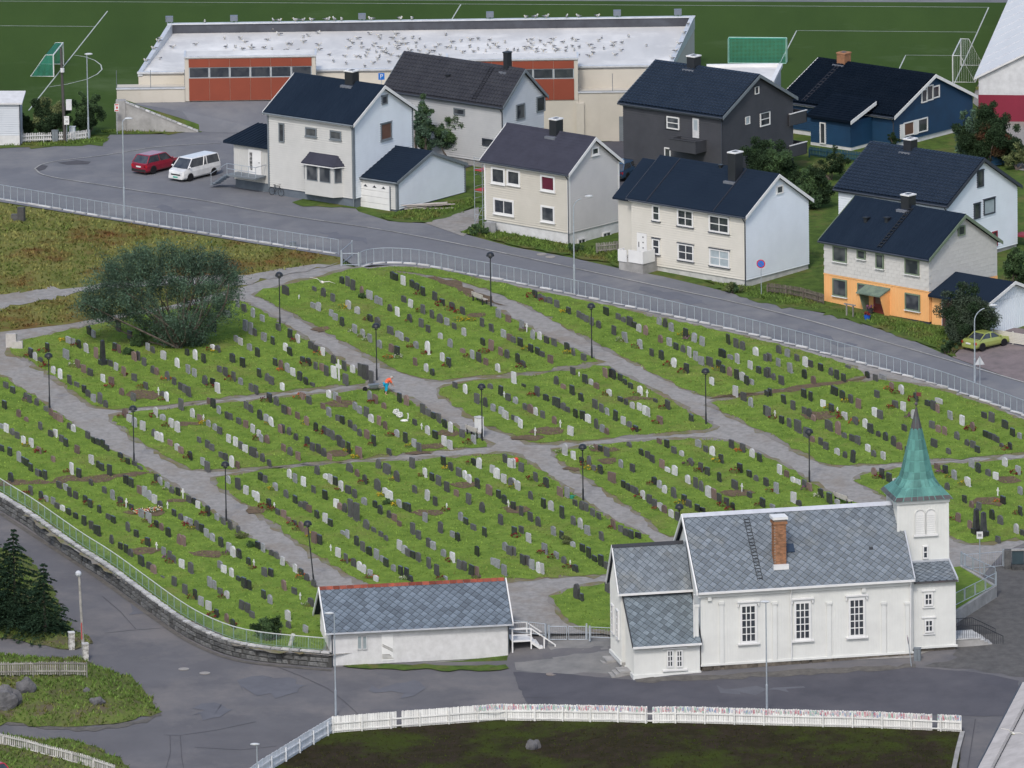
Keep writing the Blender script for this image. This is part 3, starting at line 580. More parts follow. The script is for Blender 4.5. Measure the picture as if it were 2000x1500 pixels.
def chimney(s, cx, ytop, wpx, mt=M_BLACKMET, cap=M_WHITE, y=None, dep=.9, drop=.9, bricks=False):
    y = s.mid if y is None else y; x, zt = s.F(cx, ytop, y); w2 = wpx / pix(s.B) / s.X.x / 2 * .62
    zr = s.e + s.rise - s.sl * abs(y - s.mid); zt = min(max(zt, zr + .4), zr + 2.6)
    c = MB().box((x - w2, y - dep / 2, zr - drop), (x + w2, y + dep / 2, zt)).build('chimney', mt, s.root)
    MB().box((x - w2 - .05, y - dep / 2 - .05, zt), (x + w2 + .05, y + dep / 2 + .05, zt + .1)).build('chimney_cap', cap, c)
    MB().box((x - w2 * .45, y - dep / 4, zt + .1), (x + w2 * .45, y + dep / 4, zt + .13)).build('flue', M_BLACKMET, c)
    MB().box((x - w2 - .25, y - dep / 2 - .35, zr - s.sl * (dep / 2 + .35) + .06), (x + w2 + .1, y - dep / 2 - .02, zr - s.sl * (dep / 2 + .2) + .16)).build('flashing', mat('lead', (.12, .13, .15), rough=.6), c)
    return x
def roofbox(s, name, px, py, w, h, m, up=.35):      # small cowl standing on the near slope
    for y in [i * s.mid / 40 for i in range(41)]:
        x, z = s.F(px, py, y)
        if z <= s.e + s.sl * (y + s.o): break
    MB().box((x - w / 2, y - w / 2, z - .3), (x + w / 2, y + w / 2, z + up)).box((x - w * .8, y - w * .8, z + up), (x + w * .8, y + w * .8, z + up + .08)).build(name, m, s.root)
def ladder(s, px0, py0, m=M_BLACKMET):      # roof ladder from the eave to the ridge
    x, z = s.F(px0, py0, -s.o + .3); mb = MB(); n = 13
    for q in (-.18, .18): mb.bar((x + q, -s.o + .2, s.e + .16 + s.sl * .2), (x + q, s.mid - .3, s.e + s.rise - .2 * s.sl + .1), .05)
    for i in range(n): t = (i + .5) / n; y = -s.o + .2 + t * (s.mid + s.o - .5); mb.box((x - .2, y - .08, s.e + s.sl * (y + s.o) + .14), (x + .2, y + .08, s.e + s.sl * (y + s.o) + .2))
    mb.build('roof_ladder', m, s.root)

M_W1 = mat('cream_boards', (.56, .56, .535), (.50, .50, .48), rough=.7, scale=.5); M_W1G = mat('skylit_gable_boards', (.6, .61, .62), (.55, .56, .57), rough=.7, scale=.5)  # second is the gable copy, bluish sky light put into its colour
M_BEIGE = mat('beige_boards', (.53, .51, .47), (.49, .47, .43), rough=.7, scale=.5); M_BEIGEG = mat('beige_gable_cool_light', (.5, .49, .475), (.46, .45, .44), rough=.7, scale=.5)  # gable gets its own beige with the cooler light mixed into the colour
M_CHAR = mat('charcoal_boards', (.052, .054, .058), (.04, .042, .046), rough=.7, scale=.6); M_BLUE = mat('deep_blue_boards', (.005, .034, .078), (.004, .026, .06), rough=.6, scale=.6)
M_CREAM = mat('warm_cream_boards', (.6, .575, .52), (.55, .53, .475), rough=.7, scale=.5); M_WH = mat('white_boards', (.74, .75, .76), (.69, .7, .71), rough=.7, scale=.5)
M_ORANGE = mat('apricot_boards', (.66, .37, .175), (.6, .335, .155), rough=.75, scale=.6); M_ETERN = mat('pale_cladding_panels', (.60, .59, .56), (.545, .535, .505), rough=.8, scale=2, detail=7, rnd=.035)
M_GREYH = mat('grey_boards', (.36, .365, .365), (.32, .325, .33), rough=.75, scale=.5); M_GREYG = mat('blue_grey_boards', (.47, .5, .53), (.43, .46, .49), rough=.75, scale=.5)
M_GTRIM = mat('grey_trim', (.13, .15, .165), rough=.6); M_GREENTR = mat('sage_trim', (.13, .17, .115), rough=.7); M_DARKFND = mat('slate_foundation', (.11, .13, .15), (.085, .1, .12), rough=.9, scale=1)

# 1 white house with the navy roof by the parking
h = House('white_house', 'white two-storey house with navy ribbed roof, bay window and attached garage', (692, 405), (692, 245), (513, 220), (819, 213), (755, 169))
shell(h, M_W1, M_W1G, M_DARKFND, .75, M_NAVYROOF, 'rib', M_WHITE, M_GTRIM, M_GTRIM, pipe=M_GTRIM)
window(h, 'F', 551, 259, 11, 37, M_GTRIM); window(h, 'F', 608.5, 258, 22, 17, M_GTRIM, M_CURT, sill=M_GTRIM); window(h, 'F', 656.5, 264, 22, 17, M_GTRIM, M_CURT, sill=M_GTRIM)
window(h, 'R', 753, 256, 21, 33, M_GTRIM, M_BLIND, head=M_GTRIM, sill=M_GTRIM); window(h, 'R', 750, 195, 11, 17, M_GTRIM, head=M_GTRIM)
chimney(h, 687, 139, 25)
def bay(s):
    x0, zb = s.F(597, 374); x1, _ = s.F(671, 380); zw0 = s.F(634, 350)[1]; zw1 = s.F(634, 322)[1]; zt = s.F(634, 300)[1]; d = .75; c = .55; zb = .75
    plan = [(x0, 0), (x0 + c, -d), (x1 - c, -d), (x1, 0)]
    b = MB().prism([(x, y, zb) for x, y in plan], (0, 0, zw1 + .12 - zb)).build('bay', M_W1, s.root)
    for (a, q) in zip(plan, plan[1:]):
        d_ = Vector((q[0] - a[0], q[1] - a[1], 0)); n = Vector((d_.y, -d_.x, 0)).normalized(); A = Vector((*a, 0)); parts = [(.08, .46), (.54, .92)] if d_.length > 1.5 else [(.15, .85)]
        for t0, t1 in parts:
            p, r = A + d_ * t0, A + d_ * t1; fr = MB(); g = MB()
            fr.prism([p + n * .005 + Vector((0, 0, zw0 - .07)), r + n * .005 + Vector((0, 0, zw0 - .07)), r + n * .005 + Vector((0, 0, zw1 + .02)), p + n * .005 + Vector((0, 0, zw1 + .02))], n * .04)
            e = d_.normalized() * .07
            g.prism([p + e + n * .045 + Vector((0, 0, zw0)), r - e + n * .045 + Vector((0, 0, zw0)), r - e + n * .045 + Vector((0, 0, zw1 - .05)), p + e + n * .045 + Vector((0, 0, zw1 - .05))], n * .01)
            fo = fr.build('bay_window', M_GTRIM, b); g.build('pane', M_CURT, fo) if False else g.build('bay_pane', M_CURT, b)
    o = .22; pl = [(x0 - o, 0), (x0 + c - o, -d - o), (x1 - c + o, -d - o), (x1 + o, 0)]; top = [(x0 + .5, 0), (x0 + c + .25, -.2), (x1 - c - .25, -.2), (x1 - .5, 0)]
    MB().loft([[(x, y, zw1 + .1) for x, y in pl], [(x, y, zw1 + .2) for x, y in pl], [(x, y, zt) for x, y in top]]).build('bay_roof', M_FELT, s.root)
    MB().loft([[(x, y - .02 if y else 0, zw1 + .02) for x, y in pl], [(x, y - .02 if y else 0, zw1 + .1) for x, y in pl]]).build('bay_trim', M_WHITE, s.root)
bay(h)
# entrance wing on the left
xa, _ = h.F(457, 320, .4); zt = h.F(480, 284, .4)[1]; zb = h.F(480, 352, .4)[1]
MB().box((xa + .1, .46, -2), (-h.Lw - .01, 4.5, zb)).build('wing_base', M_DARKFND, h.root)
wing = MB().box((xa, .4, zb - .02), (-h.Lw - .01, 4.6, zt)).build('entrance_wing', M_W1, h.root)
bt = MB(); batten(bt, lambda a, q, z: (a, .4 - q, z), xa, -h.Lw, zb, lambda a: zt, .24, .025); bt.build('wing_boards', M_W1, h.root)
rf = MB(); rf.prism([(xa - .9, .05, zt + .02), (xa - .9, .05, zt + .22), (xa - .9, 4.8, zt + 1.0), (xa - .9, 4.8, zt + .8)], (-h.Lw - .03 - xa + .9, 0, 0)); rf.build('wing_roof', M_NAVYROOF, h.root)
k = MB()
for i in range(11): x = xa - .85 + i * .42; k.prism([(x, .04, zt + .22), (x, .04, zt + .27), (x, 4.8, zt + 1.05), (x, 4.8, zt + 1.0)], (.06, 0, 0))
k.build('wing_roof_ribs', M_NAVYROOF, h.root)
x, z = h.F(499, 316, .4); dw, dh = h.size(25, 48, 'F')
dr = MB().box((x - dw / 2, .31, z - dh / 2), (x + dw / 2, .41, z + dh / 2)).build('door', M_WHITE, h.root)
MB().box((x - dw * .42, .31, z - dh * .35), (x - dw * .2, .34, z + dh * .38)).build('door_light', M_GLASS, dr)
MB().box((x + dw * .28, .29, z - .05), (x + dw * .4, .34, z)).build('door_handle', M_BLACKMET, dr)
lz = z - dh / 2
MB().box((x - 2.0, -1.1, lz - .14), (x + 1.2, .4, lz)).build('landing', M_GTRIM, h.root)
for i in range(6): MB().box((x - 2.2 - .3 * i - .32, -1.0, lz - .2 * (i + 1)), (x - 2.2 - .3 * i, .2, lz - .2 * (i + 1) + .06)).build('step', M_GTRIM, h.root)
rl = MB()
for a, b in (((x - 2, -1.05, lz + .95), (x + 1.2, -1.05, lz + .95)), ((x + 1.2, -1.05, lz + .95), (x + 1.2, .4, lz + .95)), ((x - 2, -1.05, lz + .95), (x - 3.9, -1.05, lz - .2)), ((x - 2, -1.05, lz + .5), (x + 1.2, -1.05, lz + .5))): rl.tube([a, b], .03, 5)
for i in range(5): rl.tube([(x - 2 + i * .8, -1.05, lz), (x - 2 + i * .8, -1.05, lz + .95)], .025, 5)
rl.tube([(x - 3.8, -1.05, lz - 1.2), (x - 3.8, -1.05, lz - .15)], .025, 5); rl.build('railing', M_GALV, h.root)
H1 = h
# garage
g = House('garage', 'low white garage with black roof joined to the navy-roofed house', (776, 412), (777, 357), (687, 347), (912, 320), (842, 297), yaw=-38.5, o=.2, cat='garage')
shell(g, M_W1, M_W1G, M_DARKFND, .1, M_FELTNAVY, 'flat', M_GTRIM, M_GTRIM, M_GTRIM, siding='clap', pipe=M_GTRIM)
x, z = g.F(733, 384); dw, dh = g.size(59, 49, 'F'); dr = MB()
for i in range(4): dr.box((x - dw / 2, -.09, z - dh / 2 + i * dh / 4 + .015), (x + dw / 2, -.01, z - dh / 2 + (i + 1) * dh / 4 - .015))
d = dr.build('garage_door', M_WHITE, g.root); tr = MB()
for q in (-1, 1): tr.box((x + q * dw / 2 - (.1 if q < 0 else 0), -.12, 0), (x + q * dw / 2 + (0 if q < 0 else .1), .0, z + dh / 2))
tr.build('door_frame', M_GTRIM, g.root)
for q in (-.3, 0, .3): MB().prism([(x + q * dw - .22, -.1, z + dh * .36), (x + q * dw + .22, -.1, z + dh * .36), (x + q * dw, -.1, z + dh * .46)], (0, .02, 0)).build('door_light', M_GLASS, d)

# 2 grey house behind
h = House('grey_house', 'grey house with weathered dark tiled roof behind the beige house', (983, 332), (983, 211), (757, 173), (1094, 193), (1048, 139), yaw=-40)
shell(h, M_GREYH, M_GREYG, M_CONC, .5, M_TILEGR, 'tile', M_GTRIM, M_DARKTRIM, None)
window(h, 'F', 898, 218, 22, 13, M_GTRIM, M_CURT); window(h, 'F', 955, 278, 24, 14, M_DARKTRIM); window(h, 'R', 1015.5, 218, 17, 30, M_GTRIM, M_CURT); window(h, 'R', 1055, 203, 17, 30, M_GTRIM, M_CURT); window(h, 'R', 1033, 178, 0.1, 0.1, M_GTRIM) if False else None
chimney(h, 991, 103, 13, M_BLACKMET, M_BLACKMET, dep=.6); roofbox(h, 'roof_vent', 876, 152, .3, .3, M_BLACKMET, .25); ladder(h, 926, 202, M_TILEGR)

# 3 beige house
h = House('beige_house', 'beige two-storey house with brown felt roof and white window frames', (1112, 478), (1107, 342), (932, 314), (1215, 316), (1161, 270))
shell(h, M_BEIGE, M_BEIGEG, M_OFFWHITE, 1.0, M_FELT, 'flat', M_WHITE, M_DARKTRIM, M_WHITE)
window(h, 'F', 974, 343, 27, 32, M_WHITE, sill=M_WHITE, tw=.16); window(h, 'F', 1004, 347, 26, 30, M_WHITE, sill=M_WHITE, tw=.16); window(h, 'F', 1071, 358, 28, 31, M_WHITE, M_REDCURT, sill=M_WHITE, tw=.16)
window(h, 'F', 985, 404, 40, 31, M_WHITE, bars='v1', sill=M_WHITE, tw=.16); window(h, 'F', 1071, 418, 27, 32, M_WHITE, M_CURT, sill=M_WHITE, tw=.16)
window(h, 'R', 1161.5, 295, 14, 15, M_WHITE, sill=M_WHITE, tw=.12)
for c in ((1135, 471, 15, 11), (1184, 461, 16, 17)): window(h, 'R', *c, M_OFFWHITE, M_CURT, bars='v1')
chimney(h, 1086, 233, 22); H3 = h

# 4 charcoal house
h = House('charcoal_house', 'charcoal boarded house with black glazed tile roof and front balcony', (1412, 372), (1410, 230), (1208, 200), (1553, 191), (1480, 147))
shell(h, M_CHAR, M_CHAR, M_DARKTRIM, .8, M_TILE, 'tile', M_GTRIM, M_DARKTRIM, None)
window(h, 'F', 1314, 239, 28, 27, M_CHAR, M_CURT, tw=.05); window(h, 'F', 1315.5, 240, 24, 24, M_WHITE, M_CURT, bars='h1', at=-.05); window(h, 'F', 1305, 302, 12, 28, M_WHITE, M_GLASS)
window(h, 'R', 1477, 176, 8, 15, M_WHITE, tw=.06, head=M_DARKTRIM); window(h, 'R', 1459, 235, 9, 15, M_WHITE, M_FROST, tw=.06); window(h, 'R', 1493, 232, 20, 27, M_WHITE, M_CURT, bars='h1', head=M_DARKTRIM)
x, z = h.F(1360, 250); dw, dh = h.size(12, 38, 'F'); d = MB().box((x - dw / 2, -.1, z - dh / 2), (x + dw / 2, 0, z + dh / 2)).build('balcony_door', M_OFFWHITE, h.root); MB().box((x - dw * .3, -.12, z - dh * .1), (x + dw * .3, -.07, z + dh * .42)).build('door_light', M_FROST, d)
x0, zz = h.F(1308, 280, -1.5); x1, _ = h.F(1359, 288, -1.5); zf = h.F(1359, 301, -1.5)[1]; zt = h.F(1359, 278, -1.5)[1]
MB().box((x0, -1.5, zf), (x1, 0, zf + .15)).build('balcony_floor', M_CHAR, h.root)
bl = MB(); bl.box((x0, -1.55, zf), (x1, -1.47, zt)); bl.box((x0 - .02, -1.5, zf), (x0 + .06, 0, zt)); bl.box((x1 - .06, -1.5, zf), (x1 + .02, 0, zt)); bl.box((x0 - .05, -1.6, zt), (x1 + .05, -1.42, zt + .06)); bl.build('balcony_rail', M_CHAR, h.root)
for yb, wz in ((235, 1.1), (297, 1.0)):
    yy, z = h.R(1560, yb, .9); q = MB(); q.box((.2, h.Ww - .8, z - .5), (.3, h.Ww + 1.6, z + .5)); q.box((-1.6, h.Ww + 1.5, z - .5), (.3, h.Ww + 1.6, z + .5)); q.box((-1.6, h.Ww, z - .55), (.25, h.Ww + 1.55, z - .42)); b = q.build('side_balcony', M_CHAR, h.root)
    MB().box((.18, h.Ww - .8, z + .5), (.34, h.Ww + 1.64, z + .56)).build('hand_rail', M_OFFWHITE, b)
chimney(h, 1355, 110, 24); H4 = h

# 5 deep blue house
h = House('blue_house', 'deep blue house with black tiled roof and white gable boards', (1746, 288), (1745, 230), (1534, 192), (1891, 186), (1818, 146), yaw=-40)
shell(h, M_BLUE, M_BLUE, M_OFFWHITE, .35, mat('matt_black_tile', (.003, .0062, .0118), (.0045, .008, .014), rough=.86, scale=.8, spec=.25), 'tile', M_WHITE, M_DARKTRIM, None)
window(h, 'R', 1804, 187, 12, 26, M_WHITE); window(h, 'R', 1815, 181, 13, 30, M_WHITE); window(h, 'R', 1827, 179, 14, 24, M_WHITE)
window(h, 'R', 1774, 251, 21, 27, M_WHITE, M_BLIND); window(h, 'R', 1801, 244, 20, 27, M_WHITE)
for cx, cy in ((1761, 257), (1788, 248)): y, z = h.R(cx, cy); MB().box((0, y - .3, z - .65), (.1, y + .3, z + .65)).build('shutter', M_WHITE, h.root)
x0 = h.F(1584, 260, -3)[0]; x1 = h.F(1662, 272, -3)[0]
eb = MB().box((x0, -3, -2.5), (x1, .1, h.hw - .25)).build('front_wing', M_BLUE, h.root); fb = MB(); clap(fb, lambda a, q, z: (a, -3 - q, z), .2, h.hw - .25, lambda z: (x0, x1)); clap(fb, lambda a, q, z: (x1 + q, a, z), .2, h.hw - .25, lambda z: (-3, 0)); fb.build('wing_boards', M_BLUE, h.root)
MB().box((x0 - .03, -3.03, -2.5), (x1 + .03, 0, .2)).build('wing_foundation', M_OFFWHITE, h.root)
rw = MB(); ze = h.hw - .3
rw.prism([(x0 - .3, -3.4, ze), (x0 - .3, -3.4, ze + .2), (x0 - .3, .6, ze + 1.45), (x0 - .3, .6, ze + 1.25)], (x1 - x0 + .6, 0, 0)); rw.build('wing_roof', MATS['matt_black_tile'], h.root)
wt = MB()
for i in range(11):
    y = -3.4 + i * .36; za = ze + .2 + (y + 3.4) * .3125; wt.poly([(x0 - .3, y, za + .05), (x1 + .3, y, za + .05), (x1 + .3, y + .35, za + .12), (x0 - .3, y + .35, za + .12)]); wt.poly([(x0 - .3, y, za), (x1 + .3, y, za), (x1 + .3, y, za + .05), (x0 - .3, y, za + .05)])
wt.build('wing_tiles', MATS['matt_black_tile'], h.root)
MB().prism([(x1 + .3, -3.4, ze - .1), (x1 + .3, -3.4, ze + .22), (x1 + .3, .2, ze + 1.4), (x1 + .3, .2, ze + 1.1)], (.05, 0, 0)).build('bargeboard', M_WHITE, h.root)
window(h, 'F', 1608, 260, 11, 42, M_WHITE, at=-3.02)
x = chimney(h, 1648, 104, 24, M_BRICK, M_BRICK); ladder(h, 1570, 195, M_TILEGR); H5 = h

# 6 cream house
h = House('cream_house', 'cream two-storey house with white gable and navy felt roof', (1457, 560), (1455, 425), (1232, 385), (1598, 393), (1525, 343), yaw=-41)
shell(h, M_CREAM, M_WH, mat('pale_render', (.42, .42, .4), (.3, .3, .29), scale=1.2, detail=8), .55, M_FELTNAVY, 'flat', M_WHITE, M_DARKTRIM, None, barge2=M_DARKTRIM)
for cx, cy, w_, h_, b in ((1282.5, 416, 15, 31, 'h1'), (1339.5, 426, 31, 33, 'v1 h1'), (1405.5, 438, 39, 33, 'v1 h1'), (1282.5, 481.5, 15, 31, 'h1'), (1340.5, 493, 31, 33, 'v1 h1')): window(h, 'F', cx, cy, w_, h_, M_WHITE, bars=b, head=M_DARKTRIM, sill=M_DARKTRIM, tw=.13)
window(h, 'F', 1406.5, 504, 39, 34, M_WHITE, M_FROST, bars='v1 h1', head=M_DARKTRIM, sill=M_DARKTRIM, tw=.13); window(h, 'R', 1522, 370, 14, 17, M_WHITE, tw=.12)
x, z = h.F(1255, 476); dw, dh = h.size(19, 42, 'F'); d = MB().box((x - dw / 2, -.1, z - dh / 2), (x + dw / 2, 0, z + dh / 2)).build('door', M_WHITE, h.root)
for q in (-.2, .05, .3): MB().box((x + .1, -.13, z + dh * q), (x + .2, -.06, z + dh * q + .1)).build('door_light', M_GLASS, d)
MB().box((x - .35, -.12, z - .3), (x - .28, -.06, z + .15)).build('door_handle', M_BLACKMET, d)
zp = z - dh / 2; rp = MB(); rp.box((x - 1.0, -1.9, -1), (x + 1.6, 0, zp - .02)); rp.build('entrance_step', M_CONC, h.root)
pb = MB(); pb.box((x - 1.05, -1.98, zp - .35), (x - .1, -1.9, zp + .65)); pb.box((x + .1, -1.98, zp - .3), (x + 1.68, -1.9, zp + .75)); pb.box((x + 1.6, -1.9, zp - .3), (x + 1.68, -.4, zp + .75)); pb.box((x - 1.05, -1.9, zp - .35), (x - .97, -1.2, zp + .65)); pb.build('porch_screen', M_WHITE, h.root)
chimney(h, 1436, 298, 23, y=h.mid - .8, dep=1.0); roofbox(h, 'roof_vent', 1408, 330, .22, .2, M_BLACKMET, .3)
for cx in (1320, 1325): pass
rib = MB(); xs_ = [h.F(1262, 380, -h.o)[0], h.F(1392, 412, -h.o)[0]]
for x in xs_: rib.prism([(x, -h.o, h.e + .05), (x, -h.o, h.e + .16), (x, h.mid, h.e + h.rise + .16), (x, h.mid, h.e + h.rise + .05)], (.07, 0, 0))
rib.build('roof_seams', mat('seam_dark', (.03, .034, .045)), h.root); H6 = h
# its lower wing at the far left end
xl = -h.Lw; MB().prism([(xl - 1.9, .5, -2), (xl - 1.9, .5, h.hw - .3), (xl - 1.9, h.mid, h.hw + 2.1), (xl - 1.9, h.Ww - .5, h.hw - .3), (xl - 1.9, h.Ww - .5, -2)], (1.88, 0, 0)).build('end_wing', M_CREAM, h.root)
MB().prism([(xl - 2.2, .1, h.e - .35), (xl - 2.2, .1, h.e - .2), (xl - 2.2, h.mid, h.e + h.rise - .35), (xl - 2.2, h.Ww - .1, h.e - .2), (xl - 2.2, h.Ww - .1, h.e - .35), (xl - 2.2, h.mid, h.e + h.rise - .5)], (1.86, 0, 0)).build('wing_roof', M_FELTNAVY, h.root)

# 7 white house with glazed tiles
h = House('white_tiled_house', 'white boarded house with shiny black tile roof behind the apricot house', (1850, 522), (1850, 403), (1640, 366), (1982, 362), (1920, 310), yaw=-40)
shell(h, M_WH, M_WH, M_CONC, .4, M_TILE, 'tile', M_DARKTRIM, M_DARKTRIM, None)
window(h, 'R', 1913.5, 349, 13, 32, M_DARKTRIM, M_CURT, head=M_DARKTRIM); window(h, 'R', 1907, 412, 13, 30, M_DARKTRIM, head=M_DARKTRIM); window(h, 'R', 1931, 403, 23, 30, M_DARKTRIM, M_FROST, head=M_DARKTRIM)
window(h, 'R', 1942, 466, 10, 30, plain('red_trim', (.2, .02, .03)), M_GLASS)
chimney(h, 1778, 272, 23)
wv = MB()
for i in range(8): wv.bar((.3 + .16 * i, h.Ww + 1.2, 1.2), (.3 + .16 * i, h.Ww + 1.2, 2.0), .1)
wv.box((-.5, h.Ww, 1.0), (1.8, h.Ww + 1.3, 1.15)); wv.build('red_balcony', MATS['red_trim'], h.root); H7 = h

# 8 apricot and white house
h = House('apricot_house', 'house with apricot ground floor, white panelled upper storey and navy roof', (1815, 632), (1812, 508), (1597, 470), (1957, 473), (1882, 421), yaw=-43)
lowz = h.F(1712, 553)[1]
shell(h, M_ETERN, M_ETERN, M_DARKTRIM, .12, M_NAVYROOF, 'rib', M_GREENTR, M_DARKTRIM, None, siding='split', low_m=M_ORANGE, low_z=lowz, pipe=None)
gl = MB(); batten(gl, lambda a, q, z: (q, a, z), 0, h.Ww, .12, lambda a: lowz, .3, .03); gl.poly([(.008, 0, .12), (.008, h.Ww, .12), (.008, h.Ww, lowz), (.008, 0, lowz)]); gl.build('gable_low_boards', M_ORANGE, h.root)
MB().box((-h.Lw + .03, .03, .12), (-.015, h.Ww - .03, lowz)).build('ground_floor_wall', M_ORANGE, h.root)
pw, ph = .62, .32; pmF = MB().box((0, -.022, 0), (pw - .015, -.002, ph - .012)).mesh('cladding_panel', M_ETERN); pmR = MB().box((.002, 0, 0), (.022, pw - .015, ph - .012)).mesh('cladding_panel', M_ETERN)
nrow = int((h.hw - lowz - .1) / ph); cnt = 0
for r in range(nrow):
    for c in range(int(h.Lw / pw)):
        x = -h.Lw + c * pw + (pw / 2 if r % 2 else 0)
        if x + pw > .05: continue
        link('cladding_panel', pmF, h.root, (x, 0, lowz + .1 + r * ph)); cnt += 1
r = 0
while lowz + .1 + (r + 1) * ph < h.e + h.rise - .4:
    z = lowz + .1 + r * ph; k = max(0, (z + ph - h.hw) / h.sl)
    for c in range(int(h.Ww / pw)):
        y = c * pw + (pw / 2 if r % 2 else 0)
        if y < k - .05 or y + pw > h.Ww - k + .05 or cnt >= 300: continue
        link('cladding_panel', pmR, h.root, (0, y, z)); cnt += 1
    r += 1
for cx, cy, w_, h_ in ((1641, 496, 26, 31), (1683, 497, 16, 18), (1719, 510, 15, 29), (1782, 521, 27, 31), (1641, 562, 27, 34), (1684, 563, 16, 19), (1783, 590, 28, 33)): window(h, 'F', cx, cy, w_, h_, M_GREENTR, M_CURT, sill=M_WHITE, tw=.1, at=-.03)
window(h, 'R', 1877, 450, 14, 19, M_GREENTR, M_GLASS, tw=.09, at=.02); y, z = h.R(1877.5, 450); 
chimney(h, 1774, 381, 24); roofbox(h, 'roof_vent', 1692, 436, .3, .3, M_BLACKMET, .45); roofbox(h, 'roof_vent', 1733, 436, .3, .3, M_BLACKMET, .45); ladder(h, 1718, 482)
x, z = h.F(1717, 594); dw, dh = h.size(19, 44, 'F'); d = MB().box((x - dw / 2, -.08, z - dh / 2), (x + dw / 2, -.02, z + dh / 2)).build('door', plain('oxblood', (.13, .025, .02)), h.root)
MB().box((x - .3, -.11, z + .05), (x + .3, -.07, z + .8)).build('door_light', M_BLIND, d)
pr = MB(); pr.prism([(x - 1.35, 0, z + dh * .72), (x - 1.35, -1.35, z + dh * .5), (x - 1.35, -1.35, z + dh * .56), (x - 1.35, 0, z + dh * .8)], (2.6, 0, 0)); pr.build('porch_roof', mat('mossy_sheet', (.13, .17, .13), (.09, .12, .1), scale=2), h.root)
for q in (-1.2, 1.1): MB().prism([(x + q, 0, z - dh / 2), (x + q, -.5, z - dh / 2), (x + q, -1.2, z + dh * .52), (x + q, 0, z + dh * .7)], (.08, 0, 0)).build('porch_side', M_ORANGE if q > 0 else M_GREENTR, h.root)
MB().box((x - 2.6, -2.3, z - dh / 2 - .25), (x + 1.6, 0, z - dh / 2 - .08)).build('porch_slab', M_CONC, h.root)
H8 = h
# its side wing with the low navy roof
a, zt = h.R(1835, 545, .2)
wg = thing('side_wing_garage', 'low white garage with black roof at the end of the apricot house', 'garage', h.B, h.yaw)
Lg, Wg = 6.2, 6.0; he = 2.5; yo = .3
MB().box((.06, yo, -1.5), (Lg, yo + Wg, he)).build('wall', M_WH, wg); MB().box((.05, yo - .05, -1), (1.1, yo, he - .1)).build('front_panel', M_ORANGE, wg); MB().box((1.2, yo - .06, -1), (Lg - .3, yo - .005, he - .35)).build('garage_door', plain('brown_door', (.06, .03, .028)), wg)
rg = MB(); rg.prism([(.05, yo - .5, he - .2), (.05, yo - .5, he - .02), (.05, yo + Wg / 2, he + 1.35), (.05, yo + Wg + .3, he - .02), (.05, yo + Wg + .3, he - .2), (.05, yo + Wg / 2, he + 1.15)], (Lg + .3, 0, 0)); rg.build('roof', M_FELTNAVY, wg)
gb = MB(); gb.prism([(Lg, yo, he - .05), (Lg, yo + Wg / 2, he + 1.2), (Lg, yo + Wg, he - .05)], (-.1, 0, 0)); gb.build('gable', M_WH, wg); bt = MB(); batten(bt, lambda a, q, z: (Lg + q, a, z), yo, yo + Wg, -.5, lambda a: he + 1.2 * (1 - abs(a - yo - Wg / 2) / (Wg / 2)) - .1, .25, .03); bt.build('gable_boards', M_WH, wg)
bb = MB()
for ya in (yo - .5, yo + Wg + .3): bb.prism([(Lg + .35, ya, he - .22), (Lg + .35, ya, he + .04), (Lg + .35, yo + Wg / 2, he + 1.42), (Lg + .35, yo + Wg / 2, he + 1.14)], (.05, 0, 0))
bb.build('bargeboard', M_WHITE, wg)
# ---------------------------------------------------------------- slated roofs: every diamond slate a plate of its own
def clip_rect(P, x0, y0, x1, y1):
    for ax, v, sg in ((0, x0, 1), (0, x1, -1), (1, y0, 1), (1, y1, -1)):
        Q = []
        for a, b in zip(P, P[1:] + P[:1]):
            ia, ib = (a[ax] - v) * sg >= 0, (b[ax] - v) * sg >= 0
            if ia: Q.append(a)
            if ia != ib: t = (v - a[ax]) / (b[ax] - a[ax]); Q.append((a[0] + (b[0] - a[0]) * t, a[1] + (b[1] - a[1]) * t))
        P = Q
        if len(P) < 3: return []
    return P
SLM = {}
def slates(parent, org, ux, us, L, SLn, d, budget, m, name='slate', skip=None):
    """org: lower left corner of the slope, ux along the eave, us up the slope (unit vectors), d the diagonal of a slate"""
    org, ux, us = Vector(org), Vector(ux), Vector(us); nn = ux.cross(us).normalized(); k = d * .478
    if nn.z < 0: nn = -nn
    if (d, m.name) not in SLM:
        p = [(-k, 0), (0, -k), (k, 0), (0, k)]; zz = lambda y: .03 - .024 * (y / k)
        SLM[(d, m.name)] = MB().loft([[(x, y, zz(y) - .02) for x, y in p], [(x, y, zz(y)) for x, y in p]]).mesh('slate', m)
    me = SLM[(d, m.name)]; R3 = Matrix((ux, us, nn)).transposed().to_4x4(); joined = MB(); n = 0; r = 0
    items = []
    while r * d / 2 <= SLn + d / 2:
        c = 0
        while c * d <= L + d:
            u, v = c * d + (d / 2 if r % 2 else 0), r * d / 2; c += 1
            items.append((v, u))
        r += 1
    for v, u in items:
        if skip and skip(u, v): continue
        P = [(u - k, v), (u, v - k), (u + k, v), (u, v + k)]
        inside = u - k > 0 and u + k < L and v - k > -.12 and v + k < SLn
        tilt = random.gauss(0, .006); rot = random.gauss(0, .02)
        if inside and n < budget:
            o = link(name, me, parent); o.matrix_local = Matrix.Translation(org + ux * u + us * v) @ R3 @ Matrix.Rotation(rot, 4, 'Z') @ Matrix.Rotation(tilt, 4, 'Y'); n += 1
        else:
            Q = clip_rect(P, .0, -.1, L, SLn)
            if len(Q) >= 3:
                lo = [org + ux * a + us * b + nn * (.03 - .024 * ((b - v) / k)) for a, b in Q]
                joined.loft([[p - nn * .02 for p in lo], lo])
    if joined.v: tag(joined.build('slates', m, parent), kind='stuff')
    return n
